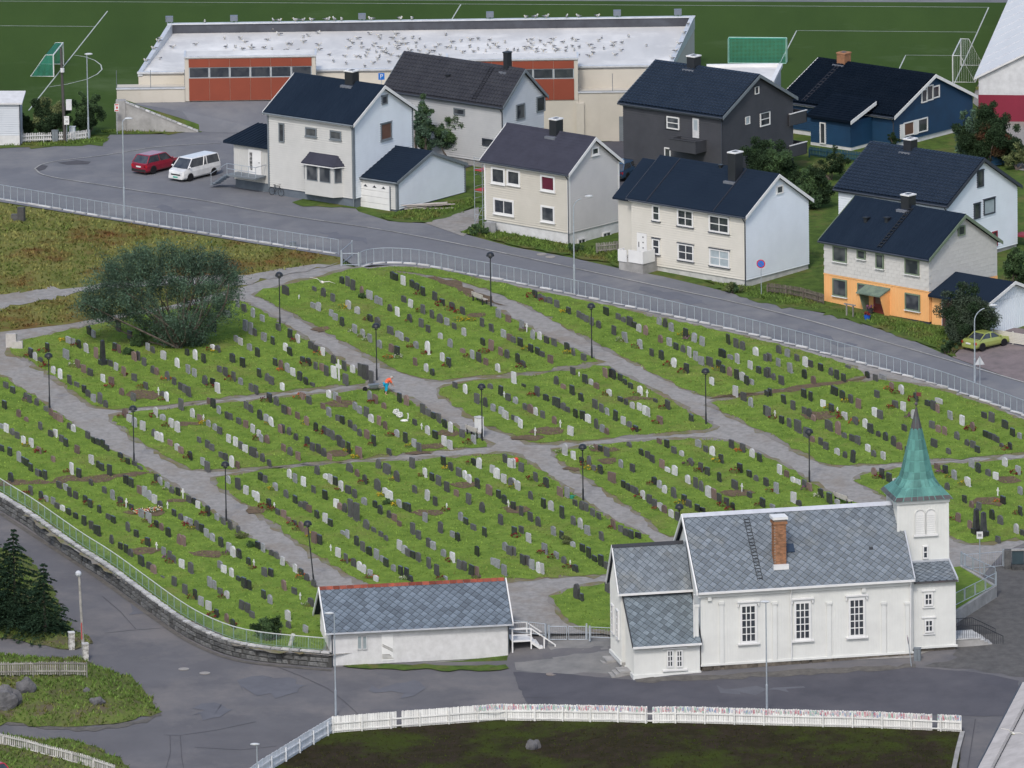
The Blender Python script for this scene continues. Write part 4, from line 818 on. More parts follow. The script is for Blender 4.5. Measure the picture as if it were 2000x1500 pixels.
CO = Vector((14.05, -109.95, -8.35)); CY = rad(11.6)
CX_ = Vector((math.cos(CY), math.sin(CY), 0)); CYV = Vector((-CX_.y, CX_.x, 0))
ch = thing('church', 'white wooden church with slate roof and green copper spire', 'church', CO, CY)
class CH: pass
c = CH(); c.B = CO; c.X = CX_; c.Y = CYV; c.root = ch; c.F = House.F.__get__(c); c.R = House.R.__get__(c); c.size = House.size.__get__(c)
NL, NW, NE, NR_ = 16.45, 9.8, 6.2, 4.85       # nave length, width, eave height, ridge rise
ax = NW / 2; ov = .3; nsl = NR_ / (ax + ov)
def gwall(x0, x1, y0, y1, z0, ze, zr, name='wall'):
    ym = (y0 + y1) / 2; return MB().prism([(x0, y0, z0), (x0, y0, ze), (x0, ym, zr), (x0, y1, ze), (x0, y1, z0)], (x1 - x0, 0, 0)).build(name, M_CHURCHW, ch)
def groof(x0, x1, y0, y1, ze, zr, m=M_SLATEDK, name='roof'):
    ym = (y0 + y1) / 2; return MB().prism([(x0, y0, ze - .12), (x0, y0, ze), (x0, ym, zr), (x0, y1, ze), (x0, y1, ze - .12), (x0, ym, zr - .18)], (x1 - x0, 0, 0)).build(name, m, ch)
MB().box((.05, .05, -2), (NL - .05, NW, .55)).build('stone_base', M_RUBBLE, ch)
rb = random.Random(3); x = 0.1
while x < NL - .3:
    for zz in (-.35, .05):
        wv = rb.uniform(.5, 1.1); MB().box((x, -.12 + rb.uniform(0, .06), zz), (min(x + wv, NL), .06, zz + .36)).build('foundation_stone', M_RUBBLE, ch)
    x += .85
gwall(0, NL, 0, NW, .5, NE + ov * nsl - .12, NE + NR_ - .25)
bd = MB(); batten(bd, lambda a, q, z: (a, -q, z), 0, NL, .5, lambda a: NE - .05, .21, .022); bd.build('wall_boards', M_CHURCHW, ch)
MB().box((-.06, -.12, .4), (NL + .06, -.0, .55)).build('base_board', M_CHURCHW, ch)
groof(-.25, NL + .1, -ov, NW + ov, NE, NE + NR_)
nslope = math.hypot(ax + ov, NR_); us = ((0), (ax + ov) / nslope, NR_ / nslope)
chx = c.F(1522, 1132, .6)[0]; chy = .9
budget = slates(ch, (-.22, -ov, NE + .02), (1, 0, 0), us, NL + .3, nslope, .62, 300, M_SLATE)
for q in (0, 1):
    b = MB(); x0 = -.28 if not q else NL + .1
    for ya in (-ov, NW + ov): b.prism([(x0, ya, NE - .2), (x0, ya, NE + .12), (x0, ax, NE + NR_ + .12), (x0, ax, NE + NR_ - .22)], (-.1 if not q else .1, 0, 0))
    b.build('bargeboard', M_WHITE if not q else mat('lead_flashing', (.42, .44, .47), rough=.5), ch)
MB().prism([(-.3, ax - .28, NE + NR_ - .12), (-.3, ax, NE + NR_ + .14), (-.3, ax + .28, NE + NR_ - .12)], (NL - .1, 0, 0)).build('ridge_cap', mat('ridge_metal', (.46, .48, .52), (.38, .4, .44), rough=.5), ch)
MB().box((-.25, -ov - .16, NE - .14), (NL + .1, -ov - .0, NE + .02)).build('gutter', M_WHITE, ch)
MB().box((-.2, -.14, NE - .45), (NL, 0, NE - .1)).build('cornice', M_CHURCHW, ch)
for px in (1360, 1409, 1513, 1619, 1726, 1772):
    x = c.F(px, 1250)[0]; z1 = c.F(px, 1180 if px > 1360 else 1185)[1]; pl = MB().box((x - .17, -.1, .5), (x + .17, 0, z1)).build('pilaster', M_CHURCHW, ch); MB().box((x - .22, -.16, z1), (x + .22, 0, z1 + .18)).build('pilaster_cap', M_CHURCHW, pl)
def cwindow(cx, cy, w, h, bars, face='F', at=0.0, cap=True, tw=.16):
    win = window(c, face, cx, cy, w, h, M_WHITE, M_GLASS, bars=bars, tw=tw, at=at)
    a, z = c.F(cx, cy, at); wm, hm = c.size(w, h, 'F')
    if cap:
        MB().box((a - wm / 2 - .22, at - .24, z + hm / 2 + .16), (a + wm / 2 + .22, at, z + hm / 2 + .26)).box((a - wm / 2 - .1, at - .12, z + hm / 2), (a + wm / 2 + .1, at, z + hm / 2 + .16)).build('window_hood', M_WHITE, win)
        MB().box((a - wm / 2 - .2, at - .22, z - hm / 2 - .12), (a + wm / 2 + .2, at, z - hm / 2)).build('sill', M_WHITE, win)
        for q in (-1, 1): MB().box((a + q * (wm / 2 + .14) - .05, at - .16, z + hm / 2 - .14), (a + q * (wm / 2 + .14) + .05, at, z + hm / 2 + .16)).build('bracket', M_WHITE, win)
for cx, cy in ((1461.5, 1217.5), (1567, 1212), (1673, 1205.5)): cwindow(cx, cy, 33, 76, 'v2 h4')
for px, py in ((1385, 1169), (1686, 1152)): x, z = c.F(px, py); MB().box((x - .15, -.2, z - .15), (x + .15, 0, z + .15)).build('wall_vent', M_CHURCHW, ch)
for px, py0 in ((1355, 1160), (1545, 1160), (1778, 1140)): x = c.F(px, 1250)[0]; MB().tube([(x, -ov - .08, NE - .1), (x, -.14, NE - .6), (x, -.14, .5)], .05, 6).build('downpipe', M_WHITE, ch)
# chimney of brick on the near slope
cy_ = 1.55; cxx, cz = c.F(1522, 1128, cy_); zt = c.F(1522, 1010, cy_)[1]; zb = NE + nsl * (cy_ + ov) - .6; hw_ = .47
cm = MB().box((cxx - hw_ + .03, cy_ - hw_ + .03, zb), (cxx + hw_ - .03, cy_ + hw_ - .03, zt - .1)).build('chimney', M_MORTAR, ch)
bm_ = MB().box((0, 0, 0), (.225, .11, .085)).mesh('brick', M_BRICK); nr = int((zt - .35 - zb) / .105)
br = MB()
for r in range(nr):
    z = zb + r * .105; off = .12 if r % 2 else 0
    for i in range(4):
        for fy in (-hw_, hw_ - .11): x = -hw_ + i * .235 + (0 if not off else -.0); br.box((cxx + max(-hw_, x + off - .02), cy_ + fy, z), (cxx + min(hw_, x + off + .205), cy_ + fy + .11, z + .085))
        for fx in (-hw_, hw_ - .11): y = -hw_ + .12 + i * .18; br.box((cxx + fx, cy_ + y + off * .5, z), (cxx + fx + .11, cy_ + min(hw_ - .11, y + .165 + off * .5), z + .085))
tag(br.build('bricks', M_BRICK, cm), kind='stuff')
MB().box((cxx - hw_ - .08, cy_ - hw_ - .08, zt - .45), (cxx + hw_ + .08, cy_ + hw_ + .08, zt - .25)).build('corbel', M_BRICK, cm)
MB().box((cxx - hw_ - .12, cy_ - hw_ - .12, zt - .08), (cxx + hw_ + .12, cy_ + hw_ + .12, zt + .12)).build('chimney_cap', M_WHITE, cm)
fz = NE + nsl * (cy_ - hw_ + ov); MB().box((cxx - hw_ - .12, cy_ - hw_ - .32, fz - .15), (cxx + hw_ + .12, cy_ - hw_ - .01, fz + .22)).build('flashing', M_WHITE, cm)
# roof ladder and skylights
for k in range(30):
    y = -.1 + k * .1; xl, z = c.F(1485, 1138, y)
    if z <= NE + nsl * (y + ov): break
ld = MB(); x0 = xl; 
P0 = Vector((x0, y, NE + nsl * (y + ov) + .12)); yt = ax - .5; P1 = Vector((x0 - .1, yt, NE + nsl * (yt + ov) + .12))
for q in (-.2, .2): ld.bar(P0 + Vector((q, 0, 0)), P1 + Vector((q, 0, 0)), .035)
for i in range(19): p = P0.lerp(P1, (i + .5) / 19); ld.bar(p + Vector((-.2, 0, 0)), p + Vector((.2, 0, 0)), .04)
ld.build('roof_ladder', M_BLACKMET, ch)
def onslope(px, py):
    for k in range(200):
        y = -.3 + k * .03; x, z = c.F(px, py, y)
        if z <= NE + nsl * (y + ov): return x, y
x, y = onslope(1543, 1072); up = Vector((0, us[1], us[2])); nrm = Vector((0, -us[2], us[1]))
def plate(name, x, y, w, h, t, m): 
    o = Vector((x, y, NE + nsl * (y + ov))); q = [o + Vector((-w / 2, 0, 0)) - up * h / 2, o + Vector((w / 2, 0, 0)) - up * h / 2, o + Vector((w / 2, 0, 0)) + up * h / 2, o + Vector((-w / 2, 0, 0)) + up * h / 2]
    MB().prism([p + nrm * .03 for p in q], nrm * t).build(name, m, ch)
plate('skylight', x, y, .6, .75, .12, mat('skylight_dark', (.02, .035, .06), rough=.2, spec=.7))
x, y = onslope(1701, 1072); plate('roof_hatch', x, y, .3, .2, .08, M_BLACKMET)
# chancel
QL, Q0, Q1, QE, QR = -5.55, 2.95, 6.85, 5.75, 9.0
MB().box((QL - .03, Q0 - .03, -2), (0, Q1, .35)).build('chancel_base', M_CONC, ch)
gwall(QL, 0, Q0, Q1, .3, QE + .1, QR - .2, 'chancel_wall'); qsl = (QR - QE) / ((Q1 - Q0) / 2 + .25)
bd = MB(); batten(bd, lambda a, q, z: (a, Q0 - q, z), QL, 0, .3, lambda a: QE, .21, .022); batten(bd, lambda a, q, z: (QL - q, a, z), Q0, Q1, .3, lambda a: QE + qsl * ((Q1 - Q0) / 2 - abs(a - ax)) - .1, .21, .022); bd.build('chancel_boards', M_CHURCHW, ch)
groof(QL - .2, 0, Q0 - .25, Q1 + .25, QE, QR, M_SLATEDK, 'chancel_roof'); sl_ = math.hypot((Q1 - Q0) / 2 + .25, QR - QE)
slates(ch, (QL - .18, Q0 - .25, QE + .02), (1, 0, 0), (0, ((Q1 - Q0) / 2 + .25) / sl_, (QR - QE) / sl_), -QL + .1, sl_, .55, 0, M_SLATE)
b = MB()
for ya in (Q0 - .25, Q1 + .25): b.prism([(QL - .2, ya, QE - .18), (QL - .2, ya, QE + .1), (QL - .2, ax, QR + .1), (QL - .2, ax, QR - .2)], (-.08, 0, 0))
b.build('chancel_bargeboard', M_WHITE, ch); MB().prism([(QL - .25, ax - .2, QR - .1), (QL - .25, ax, QR + .12), (QL - .25, ax + .2, QR - .1)], (-QL, 0, 0)).build('chancel_ridge', M_BLACKMET, ch)
MB().box((QL - .2, Q0 - .38, QE - .14), (-.02, Q0 - .25, QE + .02)).build('chancel_gutter', M_WHITE, ch); MB().box((QL - .12, Q0 - .12, .2), (QL - .0, Q1 + .05, .5)).build('chancel_base_board', M_CHURCHW, ch)
for yy in (4.0, 5.8): w_ = window(c, 'L', 0, 0, 0, 0, M_WHITE, M_GLASS, bars='v1 h3', tw=.14, at=QL, raw=(yy, 3.1, .95, 2.3))
# sacristy lean-to
SL_, S0, S1 = -5.25, -.2, 2.93; se, st = 2.38, 5.45
MB().box((SL_, S0, .1), (-.15, S1, se - .05)).prism([(SL_, S0, se - .06), (SL_, S1, st - .15), (SL_, S1, se - .06)], (-SL_ - .15, 0, 0)).build('sacristy_wall', M_CHURCHW, ch)
bd = MB(); batten(bd, lambda a, q, z: (a, S0 - q, z), SL_, -.15, .1, lambda a: se - .05, .21, .022); batten(bd, lambda a, q, z: (SL_ - q, a, z), S0, S1, .1, lambda a: se + (a - S0) / (S1 - S0) * (st - se) - .15, .21, .022); bd.build('sacristy_boards', M_CHURCHW, ch)
MB().box((SL_ - .1, S0 - .1, -.6), (-.08, S1, .1)).build('sacristy_base', M_CHURCHW, ch)
MB().prism([(SL_ - .15, S0 - .3, se - .14), (SL_ - .15, S0 - .3, se - .02), (SL_ - .15, S1, st), (SL_ - .15, S1, st - .14)], (-SL_ + .05, 0, 0)).build('sacristy_roof', M_SLATEDK, ch)
sv = Vector((0, S1 - S0 + .3, st - se)); sln = sv.length; slates(ch, (SL_ - .13, S0 - .3, se), (1, 0, 0), sv.normalized(), -SL_ + .02, sln, .6, 0, mat('slate_dark_blue', (.12, .145, .16), (.088, .108, .122), rough=.6, scale=3, rnd=.3))
for x_ in (SL_ - .2, -.1): MB().prism([(x_, S0 - .32, se - .1), (x_, S0 - .32, se + .08), (x_, S1, st + .12), (x_, S1, st - .05)], (.07, 0, 0)).build('sacristy_verge', M_BLACKMET, ch)
MB().box((SL_ - .1, S1 - .05, st), (-.1, S1 + .05, st + .12)).build('sacristy_flashing', M_BLACKMET, ch); MB().box((SL_ - .15, S0 - .44, se - .18), (-.08, S0 - .3, se - .02)).build('sacristy_gutter', M_WHITE, ch)
for cx in (1308.5, 1326.5): cwindow(cx, 1286, 13, 34, 'v1 h2', at=S0, cap=False, tw=.1)
x, z = c.F(1317.5, 1286, S0); MB().box((x - .95, S0 - .2, z + .78), (x + .95, S0, z + .9)).build('sacristy_hood', M_WHITE, ch); MB().box((x - .95, S0 - .18, z - .95), (x + .95, S0, z - .83)).build('sacristy_sill', M_WHITE, ch)
for i in range(3): MB().box((SL_ - 1.5 + i * .3, .9, -.35 + i * .17), (SL_, 2.4, -.2 + i * .17)).build('stone_step', M_CONC, ch)
for i in range(3): MB().box((QL - 1.4 + i * .3, 4.6, -.35 + i * .17), (QL, 6.2, -.2 + i * .17)).build('stone_step', M_CONC, ch)
# tower and narthex
T0, T1, TA, TB = 16.1, 19.95, 2.95, 6.85; tx, ty = (T0 + T1) / 2, (TA + TB) / 2
zt = c.F(1857, 974, TA - .25)[1]; MB().box((T0, TA, 0), (T1, TB, zt)).build('tower', M_CHURCHW, ch)
bd = MB(); batten(bd, lambda a, q, z: (a, TA - q, z), T0, T1, 6, lambda a: zt, .21, .022); batten(bd, lambda a, q, z: (T0 - q, a, z), TA, TB, 8, lambda a: zt, .21, .022); bd.build('tower_boards', M_CHURCHW, ch)
for a in (T0, T1): MB().box((a - .1, TA - .06, 6), (a + .1, TA + .04, zt)).build('corner_board', M_CHURCHW, ch)
MB().box((T0 - .15, TA - .15, zt - .25), (T1 + .15, TB + .15, zt)).build('cornice', M_WHITE, ch)
N0, NBY = .45, 9.3; ne = c.F(1820, 1134, N0 - .2)[1]; nt_ = c.F(1820, 1096, TA)[1]
MB().box((NL + .02, N0 + .1, -2), (T1 - .02, NBY, .75)).build('narthex_base', M_RUBBLE, ch); MB().box((NL + .02, N0, .7), (T1, NBY, ne - .1)).prism([(NL + .02, N0, ne - .11), (NL + .02, TA, nt_ - .2), (NL + .02, TA, ne - .11)], (T1 - NL - .02, 0, 0)).build('narthex_wall', M_CHURCHW, ch)
bd = MB(); batten(bd, lambda a, q, z: (a, N0 - q, z), NL, T1, .7, lambda a: ne, .21, .022); bd.build('narthex_boards', M_CHURCHW, ch); MB().box((NL, N0 - .12, .6), (T1 + .1, N0, .75)).build('narthex_base_board', M_CHURCHW, ch)
MB().prism([(NL + .25, N0 - .25, ne - .12), (NL + .25, N0 - .25, ne), (NL + .25, TA, nt_), (NL + .25, TA, nt_ - .12)], (T1 - NL - .2, 0, 0)).build('narthex_roof', M_SLATEDK, ch)
sv = Vector((0, TA - N0 + .25, nt_ - ne)); slates(ch, (NL + .27, N0 - .25, ne + .01), (1, 0, 0), sv.normalized(), T1 - NL - .25, sv.length, .55, 0, M_SLATE)
for x_ in (T1 + .02,): MB().prism([(x_, N0 - .3, ne - .2), (x_, N0 - .3, ne + .12), (x_, TA, nt_ + .14), (x_, TA, nt_ - .16)], (.12, 0, 0)).build('narthex_verge', MATS['lead_flashing'], ch)
MB().box((NL + .25, TA - .12, nt_ - .05), (T1, TA, nt_ + .14)).build('narthex_flashing', MATS['lead_flashing'], ch); MB().box((NL + .2, N0 - .34, ne - .16), (T1 + .1, N0 - .25, ne - .02)).build('narthex_gutter', M_COPBROWN, ch)
for cx, cy in ((1813, 1170), (1814, 1222)): cwindow(cx, cy, 18, 26, 'v1 h1', at=N0, cap=False, tw=.13); x, z = c.F(cx, cy, N0); MB().box((x - .55, N0 - .12, z + .62), (x + .55, N0, z + .7)).build('window_hood', M_WHITE, ch); MB().box((x - .45, N0 - .12, z - .68), (x + .45, N0, z - .6)).build('sill', M_WHITE, ch)
cwindow(1807, 1078, 11, 26, 'h1', at=TA, cap=False, tw=.1)
x, z = c.F(1807.5, 1018, TA)
for q in (-.42, .42):
    w_ = .34; zb_ = z - 1.0; z1 = z + .55; pts = [(x + q - w_, TA - .03, zb_), (x + q + w_, TA - .03, zb_)] + [(x + q + w_ * math.cos(a), TA - .03, z1 + w_ * math.sin(a)) for a in [math.pi * i / 8 for i in range(9)]]
    lv = MB().prism(pts, (0, .03, 0)).build('belfry_shutter', M_WHITE, ch); fr = MB()
    o_ = [(x + q + (w_ + .07) * math.cos(a), z1 + (w_ + .07) * math.sin(a)) for a in [math.pi * i / 8 for i in range(9)]]; pl = [(x + q + w_ + .07, zb_)] + o_ + [(x + q - w_ - .07, zb_)]
    for a, b in zip(pl, pl[1:]): fr.bar((a[0], TA - .05, a[1]), (b[0], TA - .05, b[1]), .08, .08)
    for i in range(9): fr.box((x + q - w_ + .03, TA - .05, zb_ + .08 + i * .17), (x + q + w_ - .03, TA - .02, zb_ + .13 + i * .17))
    fr.build('belfry_frame', M_CHURCHW, lv)
MB().box((x - .95, TA - .18, z - 1.15), (x + .95, TA, z - 1.02)).build('belfry_sill', M_WHITE, ch)
# spire: a square bell-cast foot that turns into eight sides
zap = c.F(1797, 797, ty)[1]; hs_ = (T1 - T0) / 2 + .38; rings = []
def ring(r, z, k):           # k = 1 square, 0 octagon; sixteen points
    P = []
    for i in range(16):
        a = 2 * math.pi * i / 16; cs, sn = math.cos(a), math.sin(a); sq = 1 / max(abs(cs), abs(sn)); oc = 1 / math.cos(((a + math.pi / 8) % (math.pi / 4)) - math.pi / 8)
        f = r * (k * sq + (1 - k) * oc); P.append(Vector((tx + f * cs, ty + f * sn, z)))
    return P
H_ = zap - zt
prof = [(hs_, 0, 1), (hs_ * .93, .22, 1), (hs_ * .80, .55, .9), (hs_ * .655, .95, .6), (hs_ * .545, 1.4, .25), (hs_ * .48, 1.9, 0), (.05, H_, 0)]
RG = [ring(r, zt + z, k) for r, z, k in prof]
sp = MB().loft(RG).build('spire', M_COPPER, ch)
def sring(z):
    for (r0, z0, k0), (r1, z1, k1) in zip(prof, prof[1:]):
        if z0 <= z <= z1: t = (z - z0) / (z1 - z0); return ring(r0 + (r1 - r0) * t, zt + z, k0 + (k1 - k0) * t)
pan = MB(); panb = MB(); hh = 0; rowi = 0; npan = 0; pr_ = random.Random(5)
hgts = [0]
while hgts[-1] < H_ - 1.3: hgts.append(hgts[-1] + (.3 if hgts[-1] < .2 else .55 if hgts[-1] < 1.5 else .8))
for i, (za, zb) in enumerate(zip(hgts, hgts[1:])):
    A, B = sring(za), sring(zb)
    for j in range(16):
        a0, a1, b1, b0 = A[j], A[(j + 1) % 16], B[(j + 1) % 16], B[j]; cen = (a0 + a1 + b0 + b1) / 4; ou = Vector((cen.x - tx, cen.y - ty, .4)).normalized()
        sub = 2 if (a1 - a0).length > .62 else 1
        for q in range(sub):
            p0, p1, p2, p3 = a0.lerp(a1, q / sub), a0.lerp(a1, (q + 1) / sub), b0.lerp(b1, (q + 1) / sub), b0.lerp(b1, q / sub); ce = (p0 + p1 + p2 + p3) / 4; off = ou * (.018 + pr_.uniform(0, .008))
            P = [ce + (p - ce) * .91 + off for p in (p0, p1, p2, p3)]
            brown = za < .2 or za > H_ - 1.7
            front = ce.y < ty + .3
            if front and npan < 230: 
                MB().loft([[p - ou * .015 for p in P], P]).build('copper_panel', M_COPBROWN if brown else M_COPPER, sp); npan += 1
            else: (panb if brown else pan).loft([[p - ou * .015 for p in P], P])
tag(pan.build('copper_panels', M_COPPER, sp), kind='stuff'); tag(panb.build('brown_copper_panels', M_COPBROWN, sp), kind='stuff')
MB().lathe([(.44, H_ - 1.62), (.41, H_ - 1.5), (.07, H_ + .05)], 8, (tx, ty, zt)).build('spire_tip', M_COPBROWN, sp)
vz = zt + H_; MB().tube([(tx, ty, vz - .2), (tx, ty, vz + 1.5)], .03, 6).ell((tx, ty, vz + .35), (.14, .14, .14)).build('finial', M_COPBROWN, sp)
MB().prism([(tx, ty - .01, vz + .95), (tx + .45, ty - .01, vz + .9), (tx + .36, ty - .01, vz + 1.05), (tx + .45, ty - .01, vz + 1.2), (tx, ty - .01, vz + 1.25)], (0, .02, 0)).build('weather_vane', plain('vane_red', (.12, .03, .03)), sp)
# steps and landing at the west door
ld_ = 1.05
MB().box((T1 + .02, .9, -1.5), (T1 + 2.0, 3.6, ld_ - .06)).build('porch_base', M_CONC, ch); MB().box((T1 + .02, .85, ld_ - .06), (T1 + 2.05, 3.65, ld_)).build('porch_landing', M_FOOT, ch)
for i in range(6): MB().box((T1 + 2.0 + i * .3, .9, -1.5), (T1 + 2.33 + i * .3, 3.4, ld_ - .17 * (i + 1) - .05)).build('step_base', M_CONC, ch); MB().box((T1 + 2.0 + i * .3, .87, ld_ - .17 * (i + 1) - .05), (T1 + 2.34 + i * .3, 3.43, ld_ - .17 * (i + 1))).build('porch_step', M_FOOT, ch)
for yy in (.95, 3.45):
    rl = MB()
    for i in range(12): x_ = T1 + .1 + i * .17; rl.tube([(x_, yy, ld_), (x_, yy, ld_ + .95)], .014, 4)
    rl.tube([(T1 + .1, yy, ld_ + .97), (T1 + 2.0, yy, ld_ + .97), (T1 + 3.8, yy, ld_)], .028, 5); rl.tube([(T1 + 3.8, yy, ld_), (T1 + 3.8, yy, -.2)], .025, 5)
    for i in range(10): x_ = T1 + 2.1 + i * .17; rl.tube([(x_, yy, ld_ - .1 - i * .095), (x_, yy, ld_ + .9 - i * .092)], .012, 4)
    rl.build('porch_railing', M_BLACKMET, ch)

# ---------------------------------------------------------------- the slate-roofed shed
SB = G(648, 1303, True); SY = rad(8.9)
sh = thing('shed', 'long white boarded shed with blue-grey slate roof', 'shed', SB, SY)
s_ = CH(); s_.B = SB; s_.X = Vector((math.cos(SY), math.sin(SY), 0)); s_.Y = Vector((-s_.X.y, s_.X.x, 0)); s_.root = sh; s_.F = House.F.__get__(s_); s_.R = House.R.__get__(s_); s_.size = House.size.__get__(s_)
zE = s_.F(640, 1236, -.35)[1]; L_ = s_.F(992, 1225)[0]; W_ = 5.8; RZ = zE + 2.72
MB().box((.05, .05, -2), (L_ - .05, W_, .12)).build('foundation', M_CONC, sh)
MB().prism([(0, 0, .1), (0, 0, zE + .12), (0, W_ / 2, RZ - .2), (0, W_, zE + .12), (0, W_, .1)], (L_, 0, 0)).build('wall', M_OFFWHITE, sh)
bd = MB(); batten(bd, lambda a, q, z: (a, -q, z), 0, L_, .1, lambda a: zE, .19, .025); batten(bd, lambda a, q, z: (-q, a, z), 0, W_, .1, lambda a: zE + .8 * (W_ / 2 - abs(a - W_ / 2)), .19, .025); bd.build('wall_boards', M_OFFWHITE, sh)
x0_, x1_ = -.45, L_ + .3
MB().prism([(x0_, -.35, zE - .1), (x0_, -.35, zE), (x0_, W_ / 2, RZ), (x0_, W_ + .35, zE), (x0_, W_ + .35, zE - .1), (x0_, W_ / 2, RZ - .15)], (x1_ - x0_, 0, 0)).build('roof', M_SLATEDK, sh)
sv = Vector((0, W_ / 2 + .35, RZ - zE)); slates(sh, (x0_ + .03, -.35, zE + .02), (1, 0, 0), sv.normalized(), x1_ - x0_ - .06, sv.length, .64, 300, M_SLATESH)
for xq, dd in ((x0_, -.09), (x1_, .09)):
    b = MB()
    for ya in (-.35, W_ + .35): b.prism([(xq, ya, zE - .2), (xq, ya, zE + .1), (xq, W_ / 2, RZ + .12), (xq, W_ / 2, RZ - .2)], (dd, 0, 0))
    b.build('bargeboard', M_WHITE, sh)
x = x0_
while x < x1_ - .3: MB().prism([(x, W_ / 2 - .2, RZ - .08), (x, W_ / 2, RZ + .15), (x, W_ / 2 + .2, RZ - .08)], (.5, 0, 0)).build('ridge_tile', mat('red_ridge', (.2, .055, .035), (.13, .045, .035), scale=3, rnd=.3), sh); x += .53
MB().box((x0_, -.47, zE - .14), (x1_, -.35, zE - .02)).build('gutter', mat('pale_grey_trim', (.45, .47, .5), rough=.6), sh); MB().tube([(.03, -.42, zE - .1), (.05, -.08, zE - .4), (.05, -.08, -.4)], .05, 6).build('downpipe', M_DARKTRIM, sh); MB().tube([(L_ - .03, -.42, zE - .1), (L_ + .03, -.08, zE - .4), (L_ + .03, -.08, -.4)], .05, 6).build('downpipe', M_DARKTRIM, sh)
for cx in (702, 712): window(s_, 'F', cx, 1254.5, 9, 27, M_OFFWHITE, mat('dusty_glass', (.22, .26, .27), rough=.25), tw=.05)
x, z = s_.F(757, 1264); dw, dh = s_.size(22, 52, 'F'); d = MB().box((x - dw / 2, -.05, z - dh / 2), (x + dw / 2, 0, z + dh / 2)).build('boarded_door', M_WHITE, sh); k = MB()
for i in range(4): k.box((x - dw / 2, -.07, z - dh / 2 + .15 + i * .1), (x + dw * (.5 - .1 * i), -.05, z - dh / 2 + .19 + i * .1))
for i in range(3): k.bar((x - dw * .45, -.06, z + .1 + i * .08), (x + dw * .45, -.06, z - .35 + i * .09), .03)
k.build('peeling_boards', M_WOODGR, d)
# white stairs at the right end
st = thing('white_stairs', 'white wooden stairs with railings at the right end of the shed', 'stairs', SB + s_.X * (L_ + .3) + s_.Y * .1 + Vector((0, 0, .25)), SY)
zb = -.55
MB().box((0, .0, .95), (1.5, 2.2, 1.05)).build('landing', M_WHITE, st)
for i in range(6): MB().box((1.5 + i * .3, 0, .85 - i * .22), (1.82 + i * .3, 2.2, .92 - i * .22)).build('tread', M_WHITE, st)
for y in (.02, 2.18):
    r = MB(); r.bar((0, y, 1.95), (1.5, y, 1.95), .09); r.bar((1.5, y, 1.95), (3.4, y, .55), .09); r.bar((0, y, 1.5), (1.5, y, 1.5), .06); r.bar((1.5, y, .9), (3.4, y, -.5), .08, .2); r.build('hand_rail', M_WHITE, st)
    for x_, z_ in ((.05, 1.95), (1.5, 1.95), (2.5, 1.25), (3.35, .6)): MB().box((x_ - .05, y - .05, z_ - 1.6 if x_ > .1 else -1), (x_ + .05, y + .05, z_)).build('post', M_WHITE, st)
ORDL = ['first', 'second', 'third', 'fourth', 'fifth', 'sixth', 'seventh', 'eighth', 'ninth', 'tenth', 'eleventh', 'twelfth', 'thirteenth', 'fourteenth']
# ---------------------------------------------------------------- sports building with the flat gull roof
GYF = 66.0                        # its front wall
M_GBEIGE = mat('beige_panels', (.47, .43, .37), (.42, .385, .33), rough=.8, scale=.3); M_GORANGE = mat('rust_panels', (.27, .085, .05), (.235, .075, .045), rough=.75, scale=.3)
M_GROOF = mat('roof_membrane', (.37, .375, .39), (.30, .305, .32), rough=.55, scale=.25, detail=8, c3=(.46, .465, .48), scale3=.12, spec=.4, stretch=(1, .3, 1)); M_PARA = mat('dark_parapet', (.055, .06, .072), (.035, .037, .045), rough=.7, scale=.8)
gx = lambda px, py, y=GYF: (CAMP + ray(px, py) * ((y - CAMP.y) / ray(px, py).y))
zroof = zfor(0, GYF, 131); xl = gx(270, 128).x; xr = gx(1312, 136).x
far = atz(330, 45, zroof + .8); GYB = far.y; skew = (far.x - xl) / (GYB - GYF)
gym = thing('sports_building', 'long low sports building with grey flat roof, beige walls and rust red boxes', 'building', (0, GYF, 0))
sx = lambda x, y: x + skew * y
D = GYB - GYF
def gprism(name, x0, x1, y0, y1, z0, z1, m, parent=gym): return MB().prism([(sx(x0, y0), y0, z0), (sx(x1, y0), y0, z0), (sx(x1, y1), y1, z0), (sx(x0, y1), y1, z0)], (0, 0, z1 - z0)).build(name, m, parent)
gprism('hall_wall', xl, xr, 0, D, -3, zroof - .35, M_GBEIGE); gprism('roof', xl + .3, xr - .3, .25, D - .3, zroof - .4, zroof - .1, M_GROOF)
MB().prism([(sx(xl, D - .35), D - .35, zroof - .3), (sx(xr, D - .35), D - .35, zroof - .3), (sx(xr, D), D, zroof - .3), (sx(xl, D), D, zroof - .3)], (0, 0, 1.0)).build('rear_parapet', M_PARA, gym)
M_COPEW = mat('white_metal_coping', (.66, .68, .7), rough=.45, metal=.2)
gprism('coping', xl - .1, xr + .1, D - .45, D + .08, zroof + .7, zroof + .8, M_COPEW)
for nm, a, b in (('left', xl - .05, xl + .35), ('right', xr - .35, xr + .05)):
    MB().loft([[(sx(a, 0), 0, zroof - .4), (sx(b, 0), 0, zroof - .4), (sx(b, 0), 0, zroof + .02), (sx(a, 0), 0, zroof + .02)], [(sx(a, D), D, zroof - .4), (sx(b, D), D, zroof - .4), (sx(b, D), D, zroof + .79), (sx(a, D), D, zroof + .79)]]).build('side_parapet', M_COPEW, gym)
gprism('front_coping', xl - .1, xr + .1, -.08, .28, zroof - .14, zroof + .02, M_COPEW)
